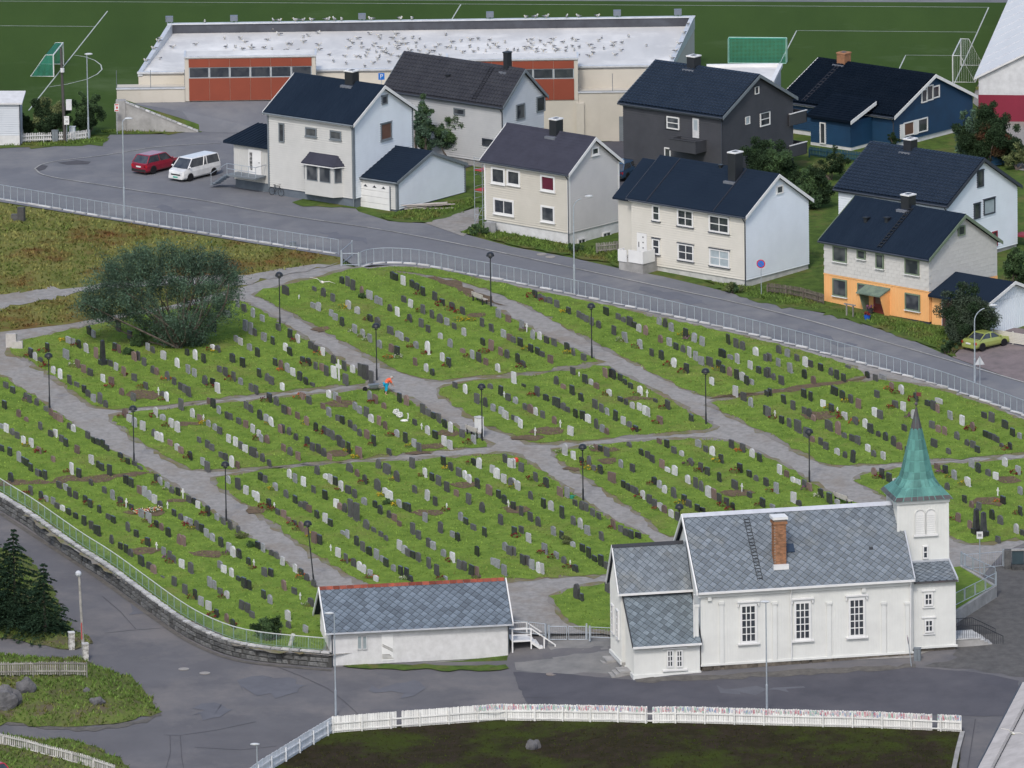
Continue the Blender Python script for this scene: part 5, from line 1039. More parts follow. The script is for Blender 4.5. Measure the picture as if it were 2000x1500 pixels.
for px in (331, 457, 707, 957, 1206, 1325):
    p = atz(px, 44, zroof + .8); q = thing('floodlight', '', 'lamp', (p.x, GYB - .15, zroof + .78), 0, 'floodlights along the rear roof edge')
    q['label'] = {331: 'grey floodlight box at the rear left corner of the flat roof', 1325: 'grey floodlight box at the rear right corner of the flat roof'}.get(px, 'grey floodlight box on the rear roof edge, ' + ORDL[[331, 457, 707, 957, 1206, 1325].index(px)] + ' from the left')
    q.scale = (1.05, 1.05, 1.05)
    MB().prism([(-.32, -.1, .15), (.32, -.1, .15), (.32, .25, .5), (.32, .2, .62), (.32, -.15, .6), (-.32, -.15, .6)][:2] + [(.32, -.15, .6), (-.32, -.15, .6)], (0, .3, .05)).build('housing', mat('lamp_housing', (.13, .15, .18), rough=.5), q); MB().box((-.2, -.02, 0), (-.14, .1, .2)).box((.14, -.02, 0), (.2, .1, .2)).build('bracket', M_GALV, q)
def rustbox(px0, px1, ptop, pbot):
    a, b = gx(px0, 150, GYF - 2.2), gx(px1, 150, GYF - 2.2); z1, z0 = gx(px0, ptop, GYF - 2.2).z, gx(px0, pbot, GYF - 2.2).z
    bx_ = MB().box((a.x, -2.2, z0), (b.x, .6, z1)).build('rust_box', M_GBEIGE, gym); MB().box((a.x + .1, -2.1, z1), (b.x - .1, .6, z1 + .05)).build('box_roof', M_GROOF, gym)
    xs = [a.x + .35 + i * (b.x - a.x - .7) / 6 for i in range(7)]; zw0, zw1 = z0 + (z1 - z0) * .53, z0 + (z1 - z0) * .77
    for i in range(6):
        for u, v in ((z0 + .05, zw0 - .03), (zw1 + .03, z1 - .12)): MB().box((xs[i] + .012, -2.26, u), (xs[i + 1] - .012, -2.2, v)).build('rust_panel', M_GORANGE, gym)
    for i in range(6):
        w = MB().box((xs[i] + .02, -2.22, zw0), (xs[i + 1] - .02, -2.19, zw1)).build('window', M_GALV, gym); MB().box((xs[i] + .09, -2.235, zw0 + .08), (xs[i + 1] - .09, -2.2, zw1 - .03)).build('pane', M_GLASS, w)
    MB().box((a.x - .08, -2.34, z1 - .02), (b.x + .08, -2.1, z1 + .14)).box((a.x - .08, -2.1, z1), (a.x + .1, .6, z1 + .12)).box((b.x - .1, -2.1, z1), (b.x + .08, .6, z1 + .12)).build('box_coping', M_COPEW, gym)
    return a.x, b.x, z0, z1
R1 = rustbox(361, 617, 113, 198); R2 = rustbox(873, 1129, 119, 199)
zt = gx(1150, 183, GYF - .9).z; ztl = gx(300, 175, GYF - .9).z
def terrace(x0, x1, z0, z1, nm='terrace_wall'):
    t = MB().box((x0, -2.2, z0), (x1, .1, z1)).build(nm, M_GBEIGE, gym); n = max(1, int((x1 - x0) / 1.8))
    for i in range(n): MB().box((x0 + (x1 - x0) * i / n + .012, -2.235, z0 + .05), (x0 + (x1 - x0) * (i + 1) / n - .012, -2.2, z1 - .1)).build('wall_panel', M_GBEIGE, gym)
    MB().box((x0 - .05, -2.3, z1), (x1 + .02, -2.0, z1 + .1)).build('terrace_coping', M_COPEW, gym)
    mb = MB(); n = max(2, int((x1 - x0) / 2.6))
    for i in range(n + 1): x = x0 + (x1 - x0) * i / n; mb.tube([(x, -2.12, z1), (x, -2.12, z1 + 1.7)], .025, 4)
    mb.tube([(x0, -2.12, z1 + .15), (x1, -2.12, z1 + .15)], .02, 4); mb.build('terrace_fence', M_GTRIM, gym)
xa = gx(228, 180, GYF - 2.2).x
terrace(xa, R1[0] - .02, R1[2] - .1, gx(300, 174, GYF - 2.2).z); terrace(R2[1] + .02, gx(1330, 190, GYF - 2.2).x, -3.2, gx(1180, 181, GYF - 2.2).z); terrace(R1[1] + .05, R2[0] - .05, -3, gx(750, 176, GYF - 2.2).z)
MB().box((R2[0], -2.18, -3.2), (R2[1], 0, R2[2])).build('lower_wall', M_GBEIGE, gym); xp = gx(1133, 200, GYF - 2.3).x; MB().box((xp - .35, -2.5, -3.2), (xp + .35, -2.0, gx(1133, 201, GYF - 2.3).z)).build('pilaster', M_GBEIGE, gym)
dx = gx(1217, 250, GYF - 2.3).x; MB().box((dx - .35, -2.28, -2.4), (dx + .7, -2.2, -.2)).build('door', M_GTRIM, gym)
# raised parking court before the left half, behind a wedge of retaining wall
RT = R1[2] - .05; y0w = GYF - 2.2; W0 = Vector((gx(243, 200, 59.5).x, 59.5, 0)); W1 = G(388, 257); W1.z = 0; WT = zfor(W0.x, W0.y, 199)
XB = gx(545, 200, y0w).x; q = G(560, 262)
top = [Vector((W0.x, W0.y, WT)), Vector((W1.x, W1.y, .03)), Vector((q.x, q.y, .02)), Vector((XB, y0w, RT)), Vector((W0.x, y0w, RT))]
rp = MB(); ce = Vector((W0.x + 5, 61.5, (RT + .9) / 2))
for u, v in zip(top, top[1:] + top[:1]): rp.poly([u, v, ce]); rp.poly([(u.x, u.y, -1.5), (v.x, v.y, -1.5), v, u])
tag(rp.build('parking_court', M_ASPH), kind='structure')
rw = thing('ramp_wall', 'grey concrete retaining wall wedge below the parking court', 'wall'); dv = W1 - W0; nv = Vector((dv.y, -dv.x, 0)).normalized()
if nv.y > 0: nv = -nv
MB().prism([W0 + Vector((0, 0, -.5)), W0 + Vector((0, 0, WT + .02)), W1 + Vector((0, 0, .05)), W1 + Vector((0, 0, -.5))], nv * .35).build('wall_body', M_CONC, rw)
n = 14
for i in range(n):
    a, b = W0.lerp(W1, i / n + .004), W0.lerp(W1, (i + 1) / n - .004); za, zb = WT * (1 - i / n) + .03, WT * (1 - (i + 1) / n) + .05
    MB().prism([a + Vector((0, 0, za)), b + Vector((0, 0, zb)), b + nv * .42 + Vector((0, 0, zb)), a + nv * .42 + Vector((0, 0, za))], (0, 0, .1)).build('coping_stone', M_COPE, rw)
tag(MB().poly([W0 - nv * .05 + Vector((0, 0, WT + .04)), W1 - nv * .05 + Vector((0, 0, .08)), W1 - nv * .9 + Vector((1.0, 0, .1)), W0 - nv * 1.3 + Vector((0, 0, WT * .93 + .06))]).build('grass_strip', M_GRASSDK, fix=False), kind='structure')
MB().box((W0.x - .75, W0.y - .5, -.5), (W0.x + .1, W0.y + .3, WT + .2)).build('end_pier', M_CONC, rw)
# low lean-to roof beyond the charcoal house
lr = thing('flat_extension', 'white low flat-roofed extension seen beyond the charcoal roof', 'building'); p = gx(1480, 150, GYF + 2); q = gx(1540, 127, GYF + 9)
lz = p.z if False else 4.6
a = atz(1380, 128, lz); b = atz(1525, 126, lz); e = atz(1508, 160, lz); f_ = atz(1330, 162, lz)
MB().prism([(f_.x, f_.y, 0), (e.x, e.y, 0), (b.x, b.y, 0), (a.x, a.y, 0)], (0, 0, lz - .3)).build('wall', M_OFFWHITE, lr); MB().prism([(f_.x, f_.y, lz - .29), (e.x, e.y, lz - .29), (b.x, b.y, lz - .29), (a.x, a.y, lz - .29)], (0, 0, .12)).build('roof', M_GROOF, lr)
rm = MB()
for u, v in ((a, b), (b, e), (e, f_)): rm.bar((u.x, u.y, lz - .05), (v.x, v.y, lz - .05), .35, .3)
rm.build('coping', M_WHITE, lr)
# white hall with the dark red base, top right
hb = G(1912, 236); hz = zfor(hb.x, hb.y, 153); ex = atz(1980, -4, hz); v = ex - hb; ya = math.atan2(v.y, v.x) - math.pi / 2
hl = thing('white_hall', 'large white sheet-clad hall with dark red base', 'hall', hb, ya); he = hz - hb.z
rk = atz(2000, 117, hz); M_HALLW = mat('white_sheet', (.66, .66, .655), (.6, .6, .6), rough=.5, scale=.3, stretch=(1, .1, 1)); M_HALLR = mat('dark_red_sheet', (.165, .012, .03), (.14, .01, .026), rough=.6, scale=.4)
LL = v.length + 12; WW = 22; zr = he + 5.6; zred = zfor(hb.x, hb.y, 185) - hb.z
MB().prism([(0, 0, zred), (WW, 0, zred), (WW, 0, he), (WW / 2, 0, zr), (0, 0, he)], (0, LL, 0)).build('wall', mat('pale_sheet', (.62, .63, .64), rough=.6), hl); MB().box((-.03, -.03, -2), (WW + .03, LL, zred)).build('red_base', M_HALLR, hl)
MB().prism([(-.4, -.3, he - .1), (-.4, -.3, he + .1), (WW / 2, -.3, zr + .15), (WW + .4, -.3, he + .1), (WW + .4, -.3, he - .1), (WW / 2, -.3, zr)], (0, LL, 0)).build('roof', M_HALLW, hl); sm_ = MB()
for i in range(1, 12): y = i * 4.2; sm_.prism([(-.4, y, he + .1), (-.4, y, he + .13), (WW / 2, y, zr + .18), (WW / 2, y, zr + .15)], (0, .05, 0))
sm_.build('roof_seams', mat('pale_sheet', (.62, .63, .64)), hl)
# pale shed at the left edge
lb = G(39, 284); le = zfor(lb.x, lb.y, 203) - lb.z
ls = thing('grey_shed', 'pale blue-grey shed with white roof at the left edge', 'shed', lb, rad(-4)); MB().box((-9, 0, -.5), (0, 2.6, le)).build('wall', M_GREYG, ls); k = MB(); clap(k, lambda a, q, z: (a, -q, z), .9, le, lambda z: (-9, 0)); k.build('boards', M_GREYG, ls)
MB().box((-9, -.04, -1), (.04, 2.6, .9)).build('foundation', M_OFFWHITE, ls); MB().prism([(-9.2, -.3, le), (-9.2, -.3, le + .15), (-9.2, 2.9, le + .6), (-9.2, 2.9, le + .45)], (9.5, 0, 0)).build('roof', M_OFFWHITE, ls); MB().tube([(.05, -.1, le), (.05, -.1, -.5)], .05, 6).build('downpipe', M_DARKTRIM, ls)
# corrugated roof in the lower right corner
ez = 5.2; E0 = atz(1997, 1334, zl(39, -112) + ez); E1 = atz(1908, 1505, E0.z); dv = (E1 - E0); cr = thing('corrugated_building', 'building with grey corrugated roof and bird spikes, lower right corner', 'building', (E0.x, E0.y, E0.z), math.atan2(dv.y, dv.x))
Lc = dv.length + 14; cor = MB(); rr = MB(); pitch = .24; Wc = 11; nn_ = int((Lc) / (pitch / 4)); rows = [(0, 0), (Wc, 3.0)]
pr_ = [[( i * pitch / 4, y, z + .07 * math.sin(i * math.pi / 2)) for i in range(nn_)] for y, z in rows]
for i in range(nn_ - 1): cor.poly([pr_[0][i], pr_[0][i + 1], pr_[1][i + 1], pr_[1][i]])
cor.build('roof_sheet', mat('weathered_corrugated', (.27, .265, .27), (.2, .197, .2), rough=.6, scale=.6, detail=8, spec=.4), cr)
MB().box((0.3, .5, -7), (Lc, Wc * 2 - .5, -.35)).build('wall', M_OFFWHITE, cr); MB().prism([(0.02, 0, -.25), (0.02, 0, -.08), (0.02, Wc, 2.9), (0.02, Wc * 2, -.08), (0.02, Wc * 2, -.25)], (Lc - .1, 0, 0)).build('roof_deck', M_GTRIM, cr)
gt = MB().tube([(0, -.08, -.05), (Lc, -.08, -.05)], .08, 6).build('gutter', M_DARKTRIM, cr); sk = MB(); sk.tube([(0, 1.35, .45), (Lc, 1.35, .45)], .03, 4)
for i in range(int(Lc / .35)):
    for q in (-.12, .12): sk.tube([(i * .35, 1.35, .42), (i * .35 + q * .6, 1.35 + q, .72)], .012, 3)
sk.build('bird_spikes', M_BLACKMET, cr)
# ---------------------------------------------------------------- fences and walls
def along(pts, step):          # points every step metres along a world polyline (x, y)
    out = []; acc = 0.0
    for a, b in zip(pts, pts[1:]):
        L = math.hypot(b[0] - a[0], b[1] - a[1])
        while acc <= L: t = acc / L; out.append((a[0] + (b[0] - a[0]) * t, a[1] + (b[1] - a[1]) * t, math.atan2(b[1] - a[1], b[0] - a[0]))); acc += step
        acc -= L
    return out
def metal_fence(name, label, pxline, hgt, step, m, zf=zg, low=False, bars=.11, footing=True, base=0.0, pr=.028, rail=.03):
    W = worldpoly(smoothpath(pxline, 2), low); P = along(W, step); o0 = P[0]
    root = thing(name, label, 'fence', (o0[0], o0[1], zf(o0[0], o0[1]))); org = Vector(root.location)
    pm = MB().tube([(0, 0, -.1), (0, 0, hgt)], pr, 6).mesh('post', m)
    for x, y, a in P: link('post', pm, root, Vector((x, y, zf(x, y) + base)) - org)
    loc = lambda x, y, z: Vector((x, y, zf(x, y) + base + z)) - org
    top = MB(); top.tube([loc(x, y, hgt) for x, y, a in P], rail, 5); top.build('top_rail', m, root)
    bot = MB(); bot.tube([loc(x, y, .12) for x, y, a in P], .016, 4); bot.build('bottom_rail', m, root)
    if bars:
        b = MB()
        for x, y, a in along(W, bars):
            p = loc(x, y, .12); q = loc(x, y, hgt); n = Vector((math.cos(a), math.sin(a), 0)) * .006; b.poly([p - n, p + n, q + n, q - n])
        tag(b.build('wire_infill', m, root, fix=False), kind='stuff')
    if footing:
        k = 0; F = along(W, 1.35)
        for (x, y, a), (x2, y2, a2) in zip(F, F[1:]):
            l = math.hypot(x2 - x, y2 - y); sc = random.uniform(.75, 1.0); wd = random.uniform(.12, .24); hh = random.uniform(.05, .12)
            o = link('footing_block', FBM, root, Vector(((x + x2) / 2, (y + y2) / 2, zf(x, y) + .02)) - org, a, (l * sc, wd, hh))
    return root
FBM = MB().loft([[(-.5, -.5, -.3), (.5, -.5, -.3), (.5, .5, -.3), (-.5, .5, -.3)], [(-.49, -.5, .7), (.5, -.48, .8), (.49, .5, .75), (-.5, .48, .7)], [(-.45, -.35, 1), (.44, -.38, 1), (.46, .36, .95), (-.44, .38, 1)]]).mesh('footing_block', M_FOOT)
metal_fence('street_fence', 'galvanised fence on pale blocks along the street, left of the gate', [(-60, 379), (0, 389), (240, 430), (500, 472), (668, 498)], 1.28, .8, M_GALV)
metal_fence('street_fence', 'galvanised fence on pale blocks along the street, right of the gate', [(705, 521), (725, 514), (772, 513), (825, 517), (910, 535), (1000, 550), (1250, 604), (1500, 660), (1812, 746), (1900, 776), (2000, 812), (2100, 850)], 1.28, .8, M_GALV)
def panel_gate(name, label, A, B, h, m, n=1, cat='gate', bars=8):
    A, B = Vector(A), Vector(B); d = B - A; L = math.hypot(d.x, d.y); r = thing(name, label, cat, A, math.atan2(d.y, d.x)); dz = d.z
    for x in (0, L): MB().box((x - .06, -.06, -.2), (x + .06, .06, h + .1 + dz * (x / L))).build('gate_post', m, r)
    for i in range(n):
        x0, x1 = .08 + i * L / n, (i + 1) * L / n - .08; f = MB()
        for p, q in (((x0, 0, .12), (x1, 0, .12)), ((x0, 0, h), (x1, 0, h)), ((x0, 0, .12), (x0, 0, h)), ((x1, 0, .12), (x1, 0, h))): f.tube([p, q], .03, 6)
        lf = f.build('gate_leaf', m, r); b = MB()
        for j in range(1, bars): x = x0 + (x1 - x0) * j / bars; b.tube([(x, 0, .12), (x, 0, h)], .007, 4)
        b.build('bars', m, lf)
    return r
panel_gate('street_gate', 'galvanised gate between the two street fences', G(667, 520), G(701, 520), 1.1, M_GALV)
p = G(667, 520); q = G(688, 500); panel_gate('gate_wing', 'short galvanised fence panel set back behind the street gate', q, p, 1.25, M_GALV, cat='fence')
panel_gate('yard_gate', 'wide galvanised double gate between shed and church', G(1072, 1252, True), G(1146, 1249, True), 1.15, M_GALV, 2)
panel_gate('yard_fence', 'low galvanised fence panel between shed stairs and double gate', G(1000, 1236), G(1066, 1246), 1.0, M_GALV, 2, 'fence')
panel_gate('yard_fence', 'low galvanised fence panel between double gate and church', G(1152, 1247), G(1200, 1250), .9, M_GALV, 1, 'fence')
panel_gate('tower_gate', 'wide galvanised mesh gate in the path right of the tower', G(1884, 1114), G(1960, 1106), 1.25, M_GALV, 1, bars=16)
RZ_ = .85; gq = lambda a, b: G(a, b, dz=RZ_)
panel_gate('tower_railing', 'galvanised railing slanting down from the gate right of the tower', gq(1878, 1106), gq(1945, 1145), 1.05, M_GALV, 3, 'railing', 9); panel_gate('tower_railing', 'galvanised railing above the concrete wall right of the tower', gq(1945, 1145), gq(1864, 1198), 1.05, M_GALV, 4, 'railing', 9)
w_ = thing('concrete_wall', 'grey concrete retaining wall below the railing right of the tower', 'wall'); A, B, C_ = gq(1864, 1199), gq(1947, 1146), gq(1880, 1106)
for u, v in ((A, B), (B, C_)):
    d_ = (v - u).normalized(); n_ = Vector((-d_.y, d_.x, 0)) * .25; MB().prism([u + Vector((0, 0, -2)), v + Vector((0, 0, -2)), v + Vector((0, 0, .1)), u + Vector((0, 0, .1))], n_).build('wall_section', M_CONC, w_)
A2 = gq(1850, 1190); D2 = gq(1850, 1110); sheet('church_lawn', None, M_GRASS, RZ_ + .03, world=[(q.x, q.y) for q in (A, B, C_, D2, A2)])
w_ = thing('stone_gate_pier', 'grey stone pier with dark fence panels at the right edge', 'pier', G(1968, 1110)); MB().box((-.25, -.25, -.5), (.25, .25, 1.5)).build('pier', M_STONE, w_)
MB().box((.3, -.6, -.6), (4.5, .2, .3)).build('stone_plinth', M_STONE, w_)
for i in range(4): MB().box((.35 + i * 1.0, -.1, .35), (1.25 + i * 1.0, -.04, 1.4)).build('dark_panel', mat('dark_teal_panel', (.03, .05, .06), rough=.5), w_); 
MB().box((.3, -.2, 1.42), (4.5, .1, 1.55)).build('pale_top', M_COPE, w_)
# retaining wall and railing along the lower road
WB = [(-60, 958), (0, 997), (50, 1027), (100, 1063), (150, 1098), (200, 1128), (265, 1176), (330, 1224), (375, 1252), (437, 1279), (500, 1292), (575, 1299), (648, 1305)]
Wl = worldpoly(smoothpath(WB, 2), True); P = along(Wl, .25)
rt = thing('stone_wall', 'curved grey stone retaining wall with pale coping along the lower road', 'wall'); core = MB(); rr = random.Random(9)
def wtop(x, y): return zg(x, y) + .14
ins = lambda x, y, a, d: (x - math.sin(a) * d, y + math.cos(a) * d)
for (x, y, a), (x2, y2, a2) in zip(P, P[1:]):
    i0, i1 = ins(x, y, a, .6), ins(x2, y2, a2, .6); o0, o1 = ins(x, y, a, .07), ins(x2, y2, a2, .07); t0, t1, b0, b1 = wtop(x, y), wtop(x2, y2), zl(x, y) - .3, zl(x2, y2) - .3
    core.poly([(*o0, b0), (*o1, b1), (*o1, t1), (*o0, t0)]); core.poly([(*o0, t0), (*o1, t1), (*i1, t1), (*i0, t0)]); core.poly([(*i0, t0), (*i1, t1), (*i1, b1 + .5), (*i0, b0 + .5)])
core.build('wall_core', mat('wall_joint', (.06, .06, .058), rough=1), rt, fix=False)
def rough_block(seed):
    r = random.Random(seed); j = lambda v: v + r.uniform(-.07, .07)
    return MB().loft([[(j(-.5), .5, j(-.5)), (j(.5), .5, j(-.5)), (j(.5), .5, j(.5)), (j(-.5), .5, j(.5))], [(j(-.48), -.2, j(-.46)), (j(.48), -.2, j(-.46)), (j(.48), -.2, j(.46)), (j(-.48), -.2, j(.46))], [(j(-.33), -.5, j(-.3)), (j(.33), -.5, j(-.3)), (j(.33), -.5, j(.3)), (j(-.33), -.5, j(.3))]]).mesh('wall_stone', M_STONE)
RBM = [rough_block(i) for i in range(6)]
for course in range(3):
    s_pos = rr.uniform(0, .4); tot = (len(P) - 1) * .25; n_ = 0
    while s_pos < tot - .5 and n_ < 95:
        l = rr.uniform(.45, .95); i = min(int((s_pos + l / 2) / .25), len(P) - 1); x, y, a = P[i]; b, t = zl(x, y), wtop(x, y); hc = (t - b) / 3; px_, py_ = ins(x, y, a, .06)
        o = link('wall_stone', rr.choice(RBM), rt, (px_, py_, b + hc * (course + .5)), a, (l * .97, .2, hc * rr.uniform(.8, .98))); s_pos += l; n_ += 1
s_pos = 0
while s_pos < tot - .5:
    l = rr.uniform(.5, .8); i = min(int((s_pos + l / 2) / .25), len(P) - 1); x, y, a = P[i]; px_, py_ = ins(x, y, a, .24)
    link('coping_stone', FBM, rt, (px_, py_, wtop(x, y) + .0), a + rr.gauss(0, .04), (l * .97, .46 + rr.uniform(-.1, .06), .09)).data = FBMC = (bpy.data.meshes.get('coping_block') or (lambda me: (me.materials.clear(), me.materials.append(M_COPE), setattr(me, 'name', 'coping_block'), me)[-1])(FBM.copy())); s_pos += l
RL = [ins(x, y, a, .75) for x, y, a in P]
W = RL; Pp = along(W, 1.3); rt2 = thing('wall_railing', 'grey-green steel railing behind the curved stone wall', 'railing'); pm = MB().box((-.025, -.025, -.2), (.025, .025, 1.05)).mesh('post', M_GREENMETAL)
for x, y, a in Pp: link('post', pm, rt2, (x, y, zg(x, y)), a)
MB().tube([(x, y, zg(x, y) + 1.07) for x, y, a in Pp], .04, 5).build('top_rail', mat('rail_pale', (.5, .53, .5), rough=.5), rt2); MB().tube([(x, y, zg(x, y) + .15) for x, y, a in Pp], .02, 4).build('bottom_rail', M_GREENMETAL, rt2); b = MB()
for x, y, a in along(W, .13): n = Vector((math.cos(a), math.sin(a), 0)) * .009; p, q = Vector((x, y, zg(x, y) + .15)), Vector((x, y, zg(x, y) + 1.05)); b.poly([p - n, p + n, q + n, q - n])
tag(b.build('railing_bars', M_GREENMETAL, rt2, fix=False), kind='stuff')
# picket fences
def picket_fence(name, label, pxline, hgt, step, m, low=True, pw=.12, rails=(.35, .95), near=True, gaps=(), zf=None, art=None, postm=None, jit=.02, gapx=()):
    W = worldpoly(pxline, low); zf = zf or (zl if low else zg); P = along(W, step); root = thing(name, label, 'fence', (P[0][0], P[0][1], zf(P[0][0], P[0][1]))); org = Vector(root.location); sg = -1 if near else 1
    pms = [MB().prism([(-pw / 2, 0, 0), (pw / 2, 0, 0), (pw / 2, 0, hgt - .02 + k * .015), (0, 0, hgt + k * .012), (-pw / 2, 0, hgt - .02 - k * .01)], (0, .025, 0)).mesh('picket', m) for k in range(3)]
    arts = [MB().prism([(-pw / 2, 0, 0), (pw / 2, 0, 0), (pw / 2, 0, hgt), (-pw / 2, 0, hgt)], (0, .025, 0)).mesh('picket', art) for k in range(1)] if art else None
    k = 0
    for i, (x, y, a) in enumerate(P):
        px_ = proj((x, y, zf(x, y)))[0]
        if any(abs(px_ - g) < 4 for g in gapx): continue
        z = zf(x, y) + random.uniform(-jit, jit); me = random.choice(pms); c_ = link('picket', me, root, Vector((x, y, z + .05)) - org, a + random.gauss(0, .01))
        c_.rotation_euler[1] = random.gauss(0, .008)
        if art and px_ > 925 and k < 300:
            cl = random.choice(ART); s_ = random.uniform(.06, .1)
            for q in range(4): ART_MB.setdefault(random.choice(ARTN), MB()).poly([(Vector((x, y, z)) + Vector((u * s_ * random.uniform(.3, 1), -.012 - random.random() * .02, hgt - random.uniform(.02, .36) + v * s_))) for u, v in ((-1, -.8), (1, -1), (.8, .9), (-.9, 1))])
    for h_ in rails:
        r = MB()
        for (x, y, a), (x2, y2, a2) in zip(P[::12], P[12::12] + [P[-1]]):
            o_ = lambda x, y, a: Vector((x + math.sin(a) * .05 * (1 if near else -1), y - math.cos(a) * .05 * (1 if near else -1), zf(x, y) + h_)) - org
            r.bar(o_(x, y, a), o_(x2, y2, a2), .04, .1)
        r.build('rail', m, root)
    pmm = MB().box((-.05, -.05, -.2), (.05, .05, hgt - .1)).mesh('fence_post', postm or m)
    for x, y, a in P[::12]: link('fence_post', pmm, root, Vector((x + math.sin(a) * .1, y - math.cos(a) * .1, zf(x, y))) - org, a)
    return root, org
ARTN = ['R', 'B', 'G', 'Y']; ART = ARTN; ART_MB = {}
M_PICK = mat('picket_white', (.74, .74, .71), (.58, .58, .555), rough=.75, scale=1.4, detail=7, rnd=.1)
root, org = picket_fence('white_picket_fence', 'long white picket fence with painted flowers facing the church', [(650, 1433), (800, 1421), (970, 1408), (1060, 1409), (1270, 1414), (1500, 1418), (1700, 1423), (1880, 1431)], 1.28, .185, M_PICK, art=M_PICK, gapx=(780, 1268, 1827), pw=.165, rails=(.25, .8))
for k, c_ in zip('RBGY', ((.6, .24, .28), (.3, .38, .56), (.34, .5, .42), (.66, .5, .54))):
    if k in ART_MB:
        mb = ART_MB[k]; mb.v = [tuple(Vector(v) - org) for v in mb.v]; tag(mb.build('painted_flowers', mat('paint_' + k, c_, rough=.7), root, fix=False), kind='stuff')
picket_fence('white_board_fence', 'white close-boarded fence running down to the lower frame edge', [(480, 1540), (512, 1516), (560, 1487), (610, 1456), (649, 1433)], 1.25, .185, mat('picket_bluewhite', (.68, .71, .74), (.58, .61, .64), rough=.75, rnd=.1), pw=.18, rails=(.3, .85))
picket_fence('grey_picket_fence', 'weathered grey picket fence on the grassy bank at the left edge', [(-40, 1346), (60, 1345), (172, 1342)], 1.0, .17, M_WOODGR, pw=.11, zf=lambda x, y: MND[1](x, y) + .15, jit=.05)
picket_fence('grey_picket_fence', 'weathered picket fence in the lower left corner, whiter at its right end', [(-40, 1452), (40, 1468), (100, 1485), (160, 1500), (225, 1522)], 1.05, .19, mat('pale_wood', (.42, .41, .385), (.3, .29, .275), rough=.9, scale=.8, rnd=.3), pw=.11)
picket_fence('garden_fence', 'small white picket fence below the utility pole', [(42, 278), (90, 276), (140, 275), (178, 270)], .75, .16, M_OFFWHITE, low=False, pw=.09, rails=(.2, .55))
picket_fence('garden_fence', 'weathered grey garden fence between beige and cream houses', [(1165, 494), (1200, 491), (1235, 486)], .8, .15, M_WOODGR, low=False, pw=.09, rails=(.2, .6))
picket_fence('garden_fence', 'weathered brown garden fence between cream and apricot houses', [(1500, 572), (1560, 580), (1610, 594)], .8, .15, mat('brown_wood', (.13, .11, .095), (.08, .07, .06), rnd=.3), low=False, pw=.1, rails=(.2, .6))
picket_fence('garden_fence', 'dark blue garden fence in front of the blue house', [(1582, 305), (1640, 312), (1690, 316)], .8, .15, mat('blue_fence', (.012, .05, .08), rough=.8), low=False, pw=.1, rails=(.2, .6))
f = thing('board_fence', 'cream horizontal board fence behind the yellow car', 'fence', G(1940, 665), rad(-40))
for i in range(7): MB().box((0, -.03, .05 + i * .13), (6, .0, .16 + i * .13)).build('board', M_CREAM, f)
for x in (0, 2, 4, 6): MB().box((x - .05, 0, -.2), (x + .05, .1, 1)).build('fence_post', M_CREAM, f)
f = thing('board_fence', 'dark blue board fence at the right of the blue house', 'fence', G(1930, 325), rad(20))
for i in range(4): MB().box((0, -.03, .05 + i * .22), (3.2, .0, .25 + i * .22)).build('board', M_BLUE, f)
for i, (px, py) in enumerate(((140, 1268), (167, 1290))):
    p = G(px, py, True); g_ = thing('gate_pier', ['peeling white concrete gate pier below the spruces', 'peeling white concrete gate pier at the foot of the wooden pole'][i], 'pier', p, .2); MB().box((-.22, -.2, -.3), (.22, .2, 1.3)).build('pier', mat('peeling_paint', (.5, .49, .46), (.25, .24, .22), scale=4, detail=8, lo=.45, hi=.55), g_); MB().box((-.25, -.23, 1.3), (.25, .23, 1.38)).build('cap', M_FOOT, g_)

# ---------------------------------------------------------------- lamps, poles, signs
def glamp(px, py, ptop, label):
    p = G(px, py); h = zfor(p.x, p.y, ptop) - p.z; r = thing('graveyard_lamp', label, 'lamp', p, 0, 'black dome lamps of the graveyard'); lean = random.gauss(0, .004)
    MB().lathe([(.075, -.1), (.075, .9), (.06, 1.0), (.048, 1.1), (.042, h - .45)], 8).build('pole', M_BLACKMET, r); MB().lathe([(.2, h - .5), (.06, h - .42), (.05, h - .36)], 10).build('collar', M_BLACKMET, r)
    MB().lathe([(.05, h - .34), (.335, h - .36), (.33, h - .27), (.27, h - .11), (.15, h - .02), (.02, h)], 14).build('dome', mat('lamp_dome', (.014, .016, .02), rough=.42, spec=.4), r); MB().lathe([(.12, h - .44), (.12, h - .335)], 10).build('lens', M_LAMPGL, r)
    if px == 614: r.rotation_euler = (0, rad(-5), 0)
for px, py, pt, lb in ((547, 643, 531, 'black dome lamp between the willow plot and the street gate plot'), (736, 743, 631, 'black dome lamp just above the worker in orange'), (959, 600, 492, 'black dome lamp beside the bench near the street fence'), (1156, 701, 592, 'black dome lamp at the right tip of the street gate plot'),
        (1379, 830, 719, 'black dome lamp at the right end of the central plot'), (942, 862, 749, 'black dome lamp beside the white box at the path crossing'), (1139, 978, 867, 'black dome lamp left of centre in the plot behind the nave'), (1581, 943, 837, 'black dome lamp above the church roof, left of the spire'), (97, 798, 689, 'leftmost black dome lamp, beside the left path'),
        (262, 909, 792, 'black dome lamp at the left edge of the plot below the worker'), (442, 1018, 901, 'black dome lamp beside the left path, above the shed roof'), (614, 1146, 1016, 'leaning black dome lamp behind the left end of the shed'), (1328, 1095, 984, 'black dome lamp half hidden behind the church gable')): glamp(px, py, pt, lb)
